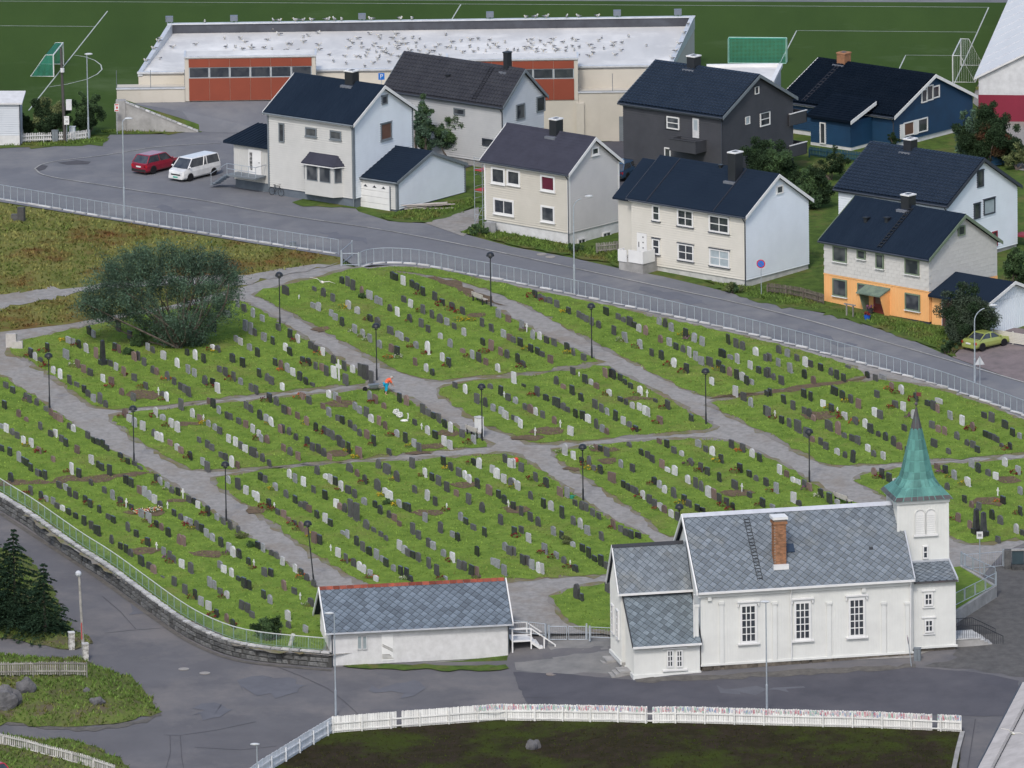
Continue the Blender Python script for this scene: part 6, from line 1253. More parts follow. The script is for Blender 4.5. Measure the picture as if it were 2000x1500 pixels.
def street_lamp(px, py, hx, hy, label, low=False, straight=False, m=M_GALV):
    p = G(px, py, low); hz = zfor(p.x, p.y, hy); h = hz - p.z; k = pix(p); top = proj((p.x, p.y, hz))[0]; dx = (hx - top) / k; r = thing('street_lamp', label, 'lamp', p)
    if straight: MB().tube([(0, 0, -.2), (0, 0, h * .25), (0, 0, h * .26), (0, 0, h)], [.085, .08, .055, .04], 8).build('pole', m, r); MB().tube([(0, 0, h), (dx * .6, 0, h + .05)], .03, 6).build('arm', m, r)
    else:
        s_ = 1 if dx > 0 else -1; R_ = max(abs(dx) - .35, .3); MB().tube([(0, 0, -.2), (0, 0, h * .3), (0, 0, h * .31), (0, 0, h - R_ * 1.1)], [.09, .085, .06, .05], 8).build('pole', m, r)
        MB().tube([(s_ * R_ * (1 - math.cos(t)), 0, h - R_ * 1.1 + R_ * .95 * math.sin(t)) for t in [i * math.pi / 2 * .8 / 7 for i in range(8)]], .045, 6).build('arm', m, r)
    MB().ell((dx, 0, h + .02), (.36, .15, .1), 10, 6).build('lamp_head', mat('lamp_head_grey', (.55, .58, .6), rough=.4), r)
street_lamp(243, 424, 251, 232, 'tall curved street lamp beside the cars in the parking area'); street_lamp(1122, 576, 1150, 384, 'tall curved street lamp in front of the beige house'); street_lamp(1904, 746, 1940, 597, 'curved street lamp beside the yellow car')
street_lamp(173, 272, 173, 106, 'street lamp rising before the shrubs by the football pitch', straight=True); street_lamp(656, 1398, 643, 1198, 'slim lamp post in front of the left end of the shed', True, True); street_lamp(1498, 1392, 1494, 1176, 'slim lamp post in front of the church windows', True, True); street_lamp(11, 1222, 10, 1120, 'lamp post before the spruces at the left edge', True, True)
street_lamp(505, 1640, 498, 1454, 'lamp head rising from the lower frame edge left of the white fence', True, True)
p = G(164, 1288, True); r = thing('wooden_pole', 'grey wooden pole with lamp head at the left road bend', 'pole', p); h = zfor(p.x, p.y, 1122) - p.z; MB().tube([(0, 0, -.3), (-.25, .3, h)], [.13, .09], 8).build('pole', M_WOODGR, r); MB().ell((-.3, .3, h), (.25, .25, .25)).build('lamp_head', M_LAMPGL, r); MB().box((-.17, -.12, 1.6), (-.1, -.05, 2.9)).build('red_marker', plain('marker_red', (.35, .04, .04)), r)
p = G(127, 276); r = thing('utility_pole', 'dark wooden utility pole with white box by the pitch', 'pole', p); h = zfor(p.x, p.y, 92) - p.z; MB().tube([(0, 0, -.3), (-.2, 0, h)], [.15, .1], 8).build('pole', mat('dark_pole', (.075, .07, .068), rough=1), r); MB().lathe([(.18, h - 2.2), (.18, h - 1.85)], 8, (-.1, -.15, 0)).build('transformer', M_OFFWHITE, r); MB().box((.15, -.1, 2.8), (.65, .25, 3.7)).build('white_box', M_OFFWHITE, r)
def text(s, size, loc, rot, m, parent, name='lettering', ex=.004):
    cu = bpy.data.curves.new(name, 'FONT'); cu.body = s; cu.size = size; cu.align_x = 'CENTER'; cu.align_y = 'CENTER'; cu.extrude = ex
    t = bpy.data.objects.new(name, cu); COL.objects.link(t); bpy.context.view_layer.update(); dg = bpy.context.evaluated_depsgraph_get(); me = bpy.data.meshes.new_from_object(t.evaluated_get(dg)); bpy.data.objects.remove(t)
    me.materials.clear(); me.materials.append(m); o = link(name, me, parent, loc); o.rotation_euler = rot; return o
M_SIGNBL = plain('sign_blue', (.01, .12, .42), .4); M_SIGNRD = plain('sign_red', (.5, .02, .03), .4); M_SIGNW = plain('sign_white', (.75, .75, .73), .5)
p = Vector((gx(746.5, 240, 60.5).x, 60.5, 0)); r = thing('parking_sign', 'blue square sign with white letter P behind the navy-roofed house', 'sign', p); z = zfor(p.x, p.y, 149); MB().tube([(0, 0, 0), (0, 0, z + .45)], .03, 6).build('post', M_GALV, r)
MB().box((-.27, -.06, z - .3), (.27, -.03, z + .3)).build('sign_plate', M_SIGNBL, r); text('P', .55, (0, -.065, z), (rad(90), 0, 0), M_SIGNW, r)
p = G(1487, 575); r = thing('no_parking_sign', 'round blue and red no parking sign on a post', 'sign', p, rad(-15)); z = zfor(p.x, p.y, 515) - p.z; MB().tube([(0, 0, -.2), (0, 0, z + .1)], .03, 6).build('post', M_GALV, r)
def disc(r0, r1, y, z, t=.02, n=24, sx=1): 
    mb = MB(); return mb.prism([(r1 * sx * math.cos(2 * math.pi * i / n), y, z + r1 * math.sin(2 * math.pi * i / n)) for i in range(n)], (0, t, 0))
disc(0, .37, -.07, z).build('sign_plate', M_SIGNRD, r); disc(0, .28, -.08, z).build('blue_disc', M_SIGNBL, r); MB().bar((-.2, -.085, z + .2), (.2, -.085, z - .2), .07, .015).build('red_slash', M_SIGNRD, r)
p = G(1914, 752); r = thing('warning_sign', 'back of a white triangular road sign by the yellow car', 'sign', p, rad(10)); z = zfor(p.x, p.y, 706) - p.z; MB().tube([(0, 0, -.2), (0, 0, z + .4)], .03, 6).build('post', M_GALV, r); MB().prism([(-.4, .04, z - .28), (.4, .04, z - .28), (0, .04, z + .45)], (0, .02, 0)).build('sign_plate', mat('sign_back', (.5, .52, .54), rough=.5), r)
p = G(229, 262); r = thing('small_sign', 'tilted white and red notice at the corner of the ramp wall', 'sign', p, 0); z = zfor(p.x, p.y, 210) - p.z; MB().tube([(0, 0, -.2), (0, 0, z + .2)], .025, 6).build('post', M_GALV, r); k = MB().box((-.2, -.05, z - .35), (.2, -.03, z + .35)).build('sign_plate', M_SIGNW, r); MB().box((-.15, -.06, z - .3), (.15, -.045, z - .22)).box((-.05, -.06, z - .1), (.1, -.045, z + .1)).box((-.15, -.06, z + .22), (.15, -.045, z + .3)).build('red_marks', M_SIGNRD, r)
p = G(131, 277); r = thing('zone_sign', 'white parking zone sign with number 30 below the utility pole', 'sign', p); z = zfor(p.x, p.y, 235) - p.z; MB().tube([(0, 0, 0), (0, 0, z + .3)], .03, 6).build('post', M_GALV, r); MB().box((-.22, -.06, z - .38), (.22, -.03, z + .38)).build('sign_plate', M_SIGNW, r); text('Sone', .16, (0, -.065, z + .25), (rad(90), 0, 0), M_BLACKMET, r); text('30', .26, (0, -.065, z - .1), (rad(90), 0, 0), M_BLACKMET, r)
p = G(1780, 1302); r = thing('road_sign', 'round road sign on a leaning post at the church corner, seen edge-on', 'sign', p, rad(75)); r.rotation_euler = (0, rad(-6), 0); MB().tube([(0, 0, -.2), (0, 0, 2.3)], .03, 6).build('post', M_GALV, r); q = disc(0, .33, -.06, 2.15, .03); q.v = [(v[1] * 1.0, v[0] * .95, v[2]) for v in q.v]; q.build('sign_plate', plain('sign_dark', (.18, .1, .12)), r)
p = G(1914, 1130); r = thing('church_sign', 'white notice on a tall post right of the tower', 'sign', p); z = zfor(p.x, p.y, 1045) - p.z; MB().tube([(0, 0, 0), (0, 0, z)], .04, 6).build('post', M_GALV, r); MB().box((-.24, -.08, z - .28), (.24, -.04, z + .28)).build('sign_plate', M_SIGNW, r); MB().box((-.15, -.09, z - .1), (.15, -.075, z + .12)).build('printed_square', plain('print_grey', (.2, .2, .2)), r)
for i, (px, py, lo_) in enumerate(((359, 1307, True), (400, 1315, True), (1077, 1317, True), (1058, 497, False), (1075, 502, False))):
    p = G(px, py, lo_); o = MB().lathe([(.42, 0), (.42, .035), (.36, .04), (.35, .03), (.1, .034)], 20).build('manhole_cover', mat('cast_iron' if i != 2 else 'concrete_lid', (.24, .225, .205) if i < 2 else (.2, .17, .15), rough=.8, scale=8)); o.location = p
    tag(o, ['round manhole cover in the lower road, the left one of a pair', 'round manhole cover in the lower road, the right one of a pair', 'round concrete manhole lid before the double gate', 'rusty manhole cover in the street before the beige house, left one', 'rusty manhole cover in the street before the beige house, right one'][i], 'manhole')
for px, py, w_, d_, h_, m_, lb in ((108, 276, .55, .4, .95, M_GTRIM, 'dark grey cable cabinet left of the utility pole'), (142, 273, .5, .4, 1.15, mat('pale_cabinet', (.36, .4, .43)), 'pale blue-grey cable cabinet right of the utility pole'), (958, 455, .95, .45, .85, mat('grey_cabinet', (.22, .225, .23)), 'grey electricity cabinet at the corner of the beige house'), (572, 482, .5, .35, .38, M_GTRIM, 'small dark box standing by the street fence'), (1792, 1290, .5, .4, .95, M_GTRIM, 'grey metal cabinet at the foot of the church tower')):
    p = G(px, py); r = thing('cabinet', lb, 'cabinet', p, rad(-8)); MB().box((-w_ / 2, -d_ / 2, -.1), (w_ / 2, d_ / 2, h_)).build('cabinet_body', m_, r); MB().box((-w_ / 2 - .03, -d_ / 2 - .03, h_), (w_ / 2 + .03, d_ / 2 + .03, h_ + .05)).build('lid', m_, r); MB().box((-.01, -d_ / 2 - .012, .05), (.01, -d_ / 2, h_ - .05)).build('door_seam', M_BLACKMET, r)
# ---------------------------------------------------------------- headstones, surveyed in sixteen squares: x, foot, height, tone
#  k black, d dark grey, g grey, l pale grey, r reddish brown, c white cross; o rounded, W wide
SURV = {
(0, 375): '''235 1295 75k,275 1315 65lo,315 1330 40d,370 1250 70k,535 1185 55g,570 1190 45g,615 1220 65k,515 1305 75gW,675 1255 75l,750 1300 85r,865 1365 50d,905 1395 60l,895 1250 70k,920 1255 65rW,605 1375 65r,655 1415 65r,705 1440 60d,415 1420 60lo,470 1460 80l,545 1495 60d,600 1500 35d,925 1090 90d,1015 1155 70d,700 1120 75k,730 1140 60g,1155 1240 60g,1195 1260 55d,1050 1320 75r,1080 1320 75d,1125 1360 65d,1275 1310 70l,965 1440 75r,805 1485 60l,870 1500 50r,1050 1480 60d,1195 1420 65d,1220 1430 60r,1305 1475 75d,1360 1500 50d,1385 1370 75lo,1460 1280 55k,1525 1310 80lo,1590 1335 70k,1470 1420 70g,1520 1445 65g,1660 1240 50lo,1700 1255 60d,1815 1335 75k,1895 1370 75k,1715 1410 50d,1760 1440 70d,1825 1480 75d,1880 1500 45g,1600 1500 65d,1660 1500 40k,1845 1175 55g,1880 1200 60l,1950 1240 55g,1915 1085 85g,1960 1115 95g,1985 1125 60d,1740 970 65d,1780 985 65g,1910 940 65d,1975 980 75g,1670 1095 100k,1860 905 60go''',
(500, 375): '''230 805 75dW,455 775 35d,525 820 75d,600 860 65d,670 720 60k,715 740 80d,755 770 85d,825 800 65r,885 840 70gW,940 875 65g,970 885 60g,445 910 45g,485 930 70go,720 915 70l,790 955 60lo,585 975 55g,620 1005 55g,670 1050 75k,1065 685 65k,1088 695 60k,1150 730 75l,1220 750 65k,1255 770 60k,1305 815 75k,1395 850 70d,1155 865 55d,1205 905 65l,1455 890 55k,1530 925 65d,1045 935 60d,1105 970 70l,1305 955 75d,1375 990 70d,1435 1025 75dW,1490 1045 60g,1550 1075 50d,1615 960 65d,1895 985 70g,1970 1020 60r,890 1015 60k,950 1045 70dW,1200 1020 70d,1290 1060 70d,1345 1100 60d,1050 1115 65dW,770 1105 70g,835 1140 70g,890 1175 65g,965 1220 65go,1110 1140 55g,1135 1160 65g,1180 1170 35d,1440 1150 50lo,1625 1125 65l,1765 1055 70d,1840 1095 65d,1935 1140 65g,1980 1165 55r,1770 1200 60k,1835 1240 85r,1910 1280 65r,1960 1300 70do,1250 1225 60go,1340 1270 105lo,1055 1255 70r,1100 1285 80k,1515 1215 70go,1615 1260 40ro,1690 1305 70g,1740 1330 75d,1795 1355 55r,1890 1405 65lo,1455 1325 70l,1505 1370 75k,1245 1360 65r,1330 1405 65lo,1375 1435 55ko,335 840 38c,50 1015 55g,60 1165 65g,130 1195 65k,175 1085 55d,265 1145 75k,325 1180 70l,430 1230 65d,465 1255 60d,520 1280 65l,230 1245 65l,265 1280 70k,10 1290 75k,365 1330 45k,410 1360 65k,465 1390 60d,605 1345 75d,690 1395 75d,650 1480 170c,610 1455 95l,755 1415 65lo,815 1440 100d,855 1465 115d,900 1490 90d,700 1500 75d,150 1360 60k,195 1385 75r,245 1410 75g,290 1440 65l,340 1475 75k,25 1450 70k,85 1480 65d,120 1500 55d,390 1500 50k,550 1440 85d,515 1400 60r''',
(1000, 375): '''180 830 65k,220 850 55d,250 860 45d,295 875 55d,350 905 60d,440 955 55k,520 985 55d,550 1000 50d,580 1020 55d,620 1045 65d,675 1065 60do,735 965 65kW,830 1000 50d,872 1020 45d,920 1050 75dW,955 1065 50k,990 1095 65lo,1045 1120 80r,795 1120 75d,885 1175 80g,1000 1225 75g,1150 1040 65go,1195 1060 75d,1245 1090 70g,1160 1180 65r,1230 1205 65g,1280 1235 55k,1335 1255 60d,1355 1140 75k,1420 1175 75g,1485 1205 75g,1690 1190 80k,1750 1220 75d,1800 1235 70do,1385 1290 80l,1435 1320 75g,1480 1355 70g,1090 1285 60d,1165 1310 75k,1260 1370 75lo,1360 1415 75k,1640 1295 70kW,1705 1310 40g,1760 1340 80l,1905 1280 70lo,1545 1365 75dW,1615 1385 70k,1645 1415 65k,1700 1440 75r,1755 1465 80k,1805 1480 75l,1860 1385 65l,1925 1420 60k,1985 1450 70d,1560 1500 50l,1830 1500 60k,1870 1500 35g,1980 1325 60d,75 1070 70g,115 1100 75c,160 1150 75go,215 1155 65lo,270 1185 60d,330 1205 60d,65 1210 70k,10 1180 50d,145 1255 65k,200 1275 60k,235 1290 45d,300 1340 65r,430 1240 65k,480 1280 65d,560 1320 55d,45 1340 80k,85 1375 60d,475 1430 60d,730 1450 75r,785 1460 80kW,845 1480 60k,345 1500 60d,570 1490 60k,615 1500 35l,660 1500 30r,15 1490 80l,95 1500 45g,880 1500 35k,930 1500 25k,400 1500 20r,525 1445 40c''',
(1500, 375): '''85 1265 70d,150 1290 65g,10 1325 65d,80 1365 65g,175 1415 80g,225 1325 55d,290 1365 80l,330 1370 55d,285 1460 75ko,5 1450 80d,40 1470 55d,105 1500 60d,355 1495 55ro,410 1400 60k,490 1435 65d,535 1465 75k,590 1485 65k,775 1450 50ko,840 1480 55d,895 1465 40gW,960 1500 30d,625 1380 25d''',
(0, 750): '''100 75 55k,45 35 50d,200 125 60d,230 150 65d,285 170 60d,35 195 65k,145 260 60r,205 295 40r,360 215 40d,398 250 60r,435 280 55r,470 300 60r,10 350 40g,50 380 70l,95 400 55d,135 430 55d,315 360 65d,395 415 55d,435 415 60l,540 355 55d,575 375 60lo,185 470 65l,245 495 70l,480 455 55d,515 490 65k,685 430 60d,730 465 50k,765 480 55k,805 500 65k,835 525 50k,10 530 55k,75 565 70k,305 545 55r,600 545 65r,150 610 85g,185 630 60k,205 645 60k,240 685 65k,415 610 45r,560 705 90l,615 735 75k,715 625 70l,765 660 60k,795 680 60k,855 720 90k,290 720 55d,310 725 55k,350 745 70k,85 765 75ko,940 580 45k,1000 630 50k,1050 640 40d,1095 670 30d,465 820 60d,515 835 55g,545 880 75d,590 900 60d,710 795 50d,240 870 75d,320 900 65ko,360 920 50g,415 945 60g,445 975 45d,490 995 50l,535 1025 55k,815 855 55d,880 905 80g,985 785 70k,1025 810 75k,1090 860 65r,1130 880 80g,1165 905 75go,1205 935 70l,1225 765 60k,1250 790 65go,1305 825 60g,1340 855 55d,1390 875 65k,1430 900 85c,1475 930 60d,1515 945 55k,1545 975 60l,1620 1030 80k,665 930 60k,705 970 70k,775 1010 65k,945 945 65d,985 970 75c,1025 990 50k,1250 970 60d,1310 980 60c,590 1055 50k,655 1105 75k,845 1060 45d,885 1090 60k,1105 1045 65g,1160 1085 80g,1360 1035 55k,1410 1065 55d,1220 1125 60k,1260 1145 60r,1315 1195 75k,1455 1100 65g,1485 1120 70g,1535 1140 75do,1580 1165 70k,1615 1200 70g,1660 1230 65g,1695 1065 55go,1745 1100 60d,1800 1140 75d,1860 1170 60d,715 1140 70d,760 1185 80kW,870 1250 75d,1000 1155 80do,1065 1200 60k,940 1295 55k,985 1325 70k,1020 1350 65d,1155 1270 70k,1225 1300 65c,1400 1255 85r,1430 1265 85r,1280 1340 65g,1325 1385 80d,1355 1400 65d,1105 1420 85kW,1165 1450 60d,1200 1480 70ro,1260 1500 75k,1420 1440 70l,1490 1480 90d,1725 1275 80k,1790 1325 85g,1820 1350 85lo,1870 1365 80k,1940 1415 60k,1720 1445 65g,1750 1480 65l,1810 1500 60l,1860 1500 45d,1985 1430 60c,600 25 40d,660 75 65k,690 105 60d,730 140 60g,780 155 90d,825 185 60d,950 90 60r,1040 135 65d,1140 45 60d,1240 95 70c,1270 100 45d,1300 135 75lo,1410 50 60d,1440 70 65d,1475 100 80d,1700 70 80l,1960 60 65d,975 265 75rW,1010 300 60l,1050 335 75g,1115 365 75l,1215 260 80lo,1270 285 50go,1335 340 70l,1385 375 85l,1415 205 90d,1505 265 75lo,1560 290 50r,1588 300 60c,1630 335 55go,1635 160 50r,1665 190 75k,1710 235 65g,1775 275 60d,1800 285 55d,1865 315 50d,1920 345 60r,1975 385 70l,1925 200 65d,1960 225 65d,1200 415 65d,1228 440 70l,1258 450 70lo,1330 485 50r,1385 525 60l,1415 545 55r,1485 595 70k,1555 460 45d,1620 505 65d,1655 525 55d,1680 365 55go,1715 395 60d,1785 460 65l,1840 490 75l,1880 515 65d,1915 535 60l,1975 570 75dW,1585 640 65g,1620 685 80d,1730 580 50d,1760 600 60d,1810 650 90lo,1855 660 55r,1785 780 65go,1860 825 90d,1920 865 70l,1985 890 55l''',
(500, 750): '''0 80 70d,205 50 60l,440 20 30d,105 145 75k,160 170 75d,360 125 60r,415 160 65d,570 110 65lo,620 130 65g,648 150 55r,890 130 80go,930 155 75r,1120 145 75k,1175 170 85r,220 235 70d,255 240 60r,325 275 55r,525 200 50r,570 255 75g,395 325 75r,465 375 75k,640 295 55d,675 315 65k,740 345 65d,770 370 55d,775 205 65g,810 235 65g,860 260 80d,900 300 65lo,1000 195 50ro,960 325 75r,1010 355 65ro,30 280 80ko,80 295 60g,120 330 75lo,1305 235 80d,1345 255 60d,1385 275 55k,1430 305 75d,1475 345 70k,1520 380 85l,1240 325 50d,1295 360 55c,1340 395 70lo,1400 430 65k,1610 420 65d,1700 470 70g,190 385 70r,210 385 70d,255 400 65d,310 440 55d,535 395 65d,565 410 60d,600 440 80d,810 410 60d,865 430 75r,920 485 85k,1100 415 60go,1165 460 80k,400 485 75k,440 525 65d,490 545 75d,530 570 70d,640 450 55d,655 490 90d,680 505 70d,725 545 90k,805 580 90rW,20 430 70l,40 455 65g,85 465 70r,215 530 60r,265 560 70d,330 600 70r,575 595 50r,50 610 70d,105 645 55d,0 575 55d,1235 495 65g,1275 530 70d,1470 485 80l,1515 510 70l,1040 555 50d,475 710 75d,260 735 70lo,305 775 75g,370 800 75l,730 690 75dW,955 665 80d,1020 705 85dW,1220 660 85d,790 725 60r,850 785 80d,1100 765 90d,1465 640 75k,1520 680 70d,1585 725 70d,1320 730 75l,1740 660 85lo,1700 640 60k,545 745 45lo,580 780 75l,620 795 70k,665 835 80l,720 860 65d,770 890 70d,35 755 65k,70 775 60d,150 835 65g,235 890 65do,305 935 65k,350 965 50d,385 985 65d,415 1005 60r,450 855 60d,540 905 75k,1375 760 65k,1425 795 80d,1490 845 80d,1635 745 70lo,1665 775 70lo,1730 815 80k,1565 880 55r,1820 870 85rW,1895 895 65k,1940 940 75k,1975 970 65c,950 835 95doW,1010 870 60l,1040 900 70lW,1240 855 65d,1335 910 85l,1400 955 75d,845 945 60go,625 970 70l,655 985 60r,690 1005 75d,740 1040 140d,785 1070 140d,930 970 60k,970 1020 75ko,1040 1050 65d,1080 1075 60r,1120 965 65g,1160 985 60k,1190 1000 70k,1320 1080 75g,1660 940 85d,1765 1005 85d,1600 1070 70go,1640 1100 55k,1700 1145 50d,1910 1100 85d,1490 980 50c,10 920 80l,100 960 65k,145 975 50c,170 1025 50d,215 1045 60r,255 1075 35r,300 1105 40d,475 1050 65k,540 1085 75l,580 1115 60k,355 1150 75ro,400 1190 70ro,455 1245 90r,495 1255 80k,860 1135 80dW,920 1160 40d,975 1195 45d,1015 1225 45d,1120 1115 45r,1225 1175 90d,1270 1215 70d,1440 1165 90d,1785 1195 75k,1575 1230 70k,1535 1200 50g,715 1205 65g,680 1180 35g,785 1265 80k,835 1310 80d,885 1340 70k,940 1370 80g,1120 1300 80l,1160 1330 70g,1185 1350 65d,1225 1365 60k,1270 1390 75d,1350 1280 80d,1385 1295 65g,1465 1350 60go,1535 1395 80l,1725 1345 80k,1945 1305 70go,1980 1340 75d,585 1310 55c,640 1355 75l,705 1400 75d,765 1430 70d,810 1460 75lo,840 1480 70lo,985 1395 55g,1015 1430 70k,1075 1465 55go,1350 1440 85d,1410 1490 75d,1475 1500 50g,1585 1450 75d,1625 1460 75d,1680 1490 75k,1725 1500 70r,1855 1420 60g,1885 1440 70g,1940 1490 75g,1130 1490 65k,1175 1500 60k,1205 1500 35k,890 1500 45g,920 1500 30g,15 1290 60k,55 1315 70g,120 1345 50d,160 1365 55d,205 1420 70l,65 1495 60d,115 1500 55k,305 1475 70l,355 1500 55k,395 1500 40g,1555 35 50d,1635 75 75lo,1830 40 45d,1910 90 75k,1940 110 50c,1970 135 60d,1725 155 80d,1790 180 75do,1850 215 60g,1915 240 60g,1940 270 65l,1955 275 60l,1950 620 75d,1985 655 70l,1845 700 65l,1880 740 85l,1935 775 70l,1990 800 70d''',
(1000, 750): '''90 25 25k,195 95 75d,265 135 55k,25 155 55go,400 40 40r,470 85 75k,540 135 65k,660 40 50r,925 40 50k,760 95 55lo,1000 90 75lo,1055 110 65c,845 140 40k,890 165 50d,345 180 75kW,100 205 55d,145 230 75rW,185 245 65lo,240 270 60d,400 205 60do,435 225 45d,650 195 75d,700 225 70d,745 245 60g,805 290 85k,870 320 65l,915 340 50d,965 375 50k,940 195 55lo,995 210 60l,1040 245 75l,1060 255 75l,1120 145 30d,1215 200 75d,495 265 70k,555 285 75k,595 305 70l,660 350 80do,705 380 65g,740 395 55r,330 315 65ro,378 345 65c,15 290 45d,40 305 50g,65 345 70l,180 410 70c,455 405 75l,1155 315 65r,1400 295 60k,1745 100 85l,1810 135 70d,1865 180 75go,1990 100 50k,1985 250 80k,410 555 90lo,480 590 65l,545 625 55k,655 515 45ro,690 530 50k,740 570 75d,600 655 95do,640 680 45d,690 705 75k,850 655 65g,940 690 65d,780 770 80rW,915 495 45d,1010 560 55k,1060 585 60d,1095 615 60d,1150 470 45r,1210 500 65k,1265 545 55d,1325 565 45lo,1455 495 60g,1515 535 50d,1565 560 75lo,1715 505 70d,1800 535 70d,1875 575 70lo,1935 610 70k,1635 620 70k,1395 640 65d,1170 660 70r,1215 690 40l,1270 715 80l,1475 690 75d,1525 715 65k,1375 780 70lo,1620 765 75k,1780 695 75k,1855 730 55k,1905 760 50d,1435 815 85d,1480 840 85d,1535 885 90lW,1580 905 90r,1620 930 75d,1675 960 70d,1740 825 75dW,1795 850 75c,1855 890 50d,1985 800 70d,1955 965 75k,1725 990 65k,1110 790 65k,1150 815 65go,1190 855 65lo,1265 890 85do,870 815 60k,905 835 60k,945 855 60d,970 865 60d,1020 900 70lo,1070 935 70d,1115 965 65d,1155 990 65l,1190 1010 65ro,1245 1045 65l,1290 1070 70d,1345 930 65k,1380 965 60d,1450 1000 60k,1490 1005 40k,70 690 75d,10 655 75l,185 765 75d,265 810 80k,10 790 55l,45 830 75l,145 905 70d,375 880 75rW,430 890 85g,245 970 75k,305 990 80lo,495 955 50d,545 985 75d,575 995 70d,10 985 65k,70 1035 80d,390 1050 95k,630 1035 65d,680 1060 55d,145 1075 75d,205 1115 80do,480 1105 75d,535 1130 85lo,590 1180 75g,325 1185 75g,385 1215 65k,20 1185 70k,75 1170 60d,130 1240 75l,700 1225 75d,795 1135 80r,850 1160 55d,890 1190 65d,930 1210 70k,985 1210 50k,255 1330 85g,345 1370 60g,475 1275 45go,550 1315 65k,600 1360 85k,645 1390 50k,695 1425 90k,10 1340 70d,85 1415 85d,120 1420 80d,155 1450 80g,205 1475 85l,235 1485 85l,405 1405 60d,455 1425 50c,495 1470 60k,740 1450 60d''',
(1500, 750): '''15 95 60k,125 155 70k,195 205 75d,280 110 70k,330 135 75k,515 90 70kW,580 120 70kW,645 150 70d,430 185 60l,495 220 65k,540 230 50c,600 280 60l,285 240 60d,320 265 75do,355 290 50r,55 265 60c,105 315 65k,165 340 75d,235 380 100dW,0 260 80d,300 420 80d,345 455 50ro,475 365 85dW,548 395 105ro,410 480 60d,450 515 60d,595 425 45d,655 450 55d,700 475 70d,540 555 55lo,600 580 55d,660 615 100k,705 195 80r,835 255 70l,875 275 70d,680 320 65d,760 345 75lo,800 385 75k,860 415 50d,915 445 70ko,980 485 80do,1025 515 60ro,780 530 60l,825 570 55d,900 590 60l,1065 370 55d,850 110 60d,965 45 60r,1040 80 75lo,1155 140 70k,1245 175 50k,1290 205 75d,1325 225 70r,1335 155 45lW,995 190 60d,1055 210 70l,1140 280 80lo,1425 280 70g,1515 325 80l,1595 370 75r,1280 350 60d,1330 380 60r,1380 400 70r,1475 435 65d,1690 270 50d,1745 300 80d,1850 350 70kW,1700 420 55k,1735 435 55k,1765 445 55d,1790 460 50d,1910 410 65k,1965 430 50g,1295 495 65dW,1410 550 50d,1555 485 55d,1600 505 60d,1635 540 55k,1890 515 60k,1825 500 40d,1090 540 50d,830 715 65r,890 740 80k,945 770 75k,995 785 50lo,1320 670 50r,1385 705 70k,1455 745 75g,1400 830 60d,1590 655 70g,1640 695 80k,1720 720 55do,1780 750 60l,1560 800 75l,1850 645 70l,1950 710 70g,1970 865 65g,1535 930 60k,1590 970 60r,1645 990 65d,1835 940 65k,1970 1030 75k,1750 1060 80ko,1815 1100 75do,1485 1080 75r,1575 1135 70r,1940 1170 80lo,1795 1240 50d,1990 1190 50d,1795 880 70c,90 705 75l,145 730 55r,195 770 45l,235 785 40l,285 810 65d,325 835 65r,65 855 85g,200 930 85l,415 890 75k,480 935 85k,540 945 45g,240 955 50d,35 975 35g''',
(0, 1125): '''1360 80 75d,1445 145 80d,1525 185 85k,1570 235 75g,1630 270 75l,1690 325 65k,1770 365 75r,1820 410 75k,1640 90 85g,1675 105 70g,1720 145 50d,1770 175 60lo,1885 265 75d,1935 290 80d,1970 330 55d,1860 40 40k,1905 95 85k,1945 110 80k,1270 15 15d''',
(500, 1125): '''60 180 70k,110 220 75go,220 110 80r,300 145 55d,345 190 60c,430 240 70d,250 350 85l,255 410 60d,385 445 60g,395 40 60d,450 85 60d,935 45 50l,1205 45 50k,1480 30 30g''',
(1000, 1125): '''505 180 120d,540 195 60k,745 130 80d'''}
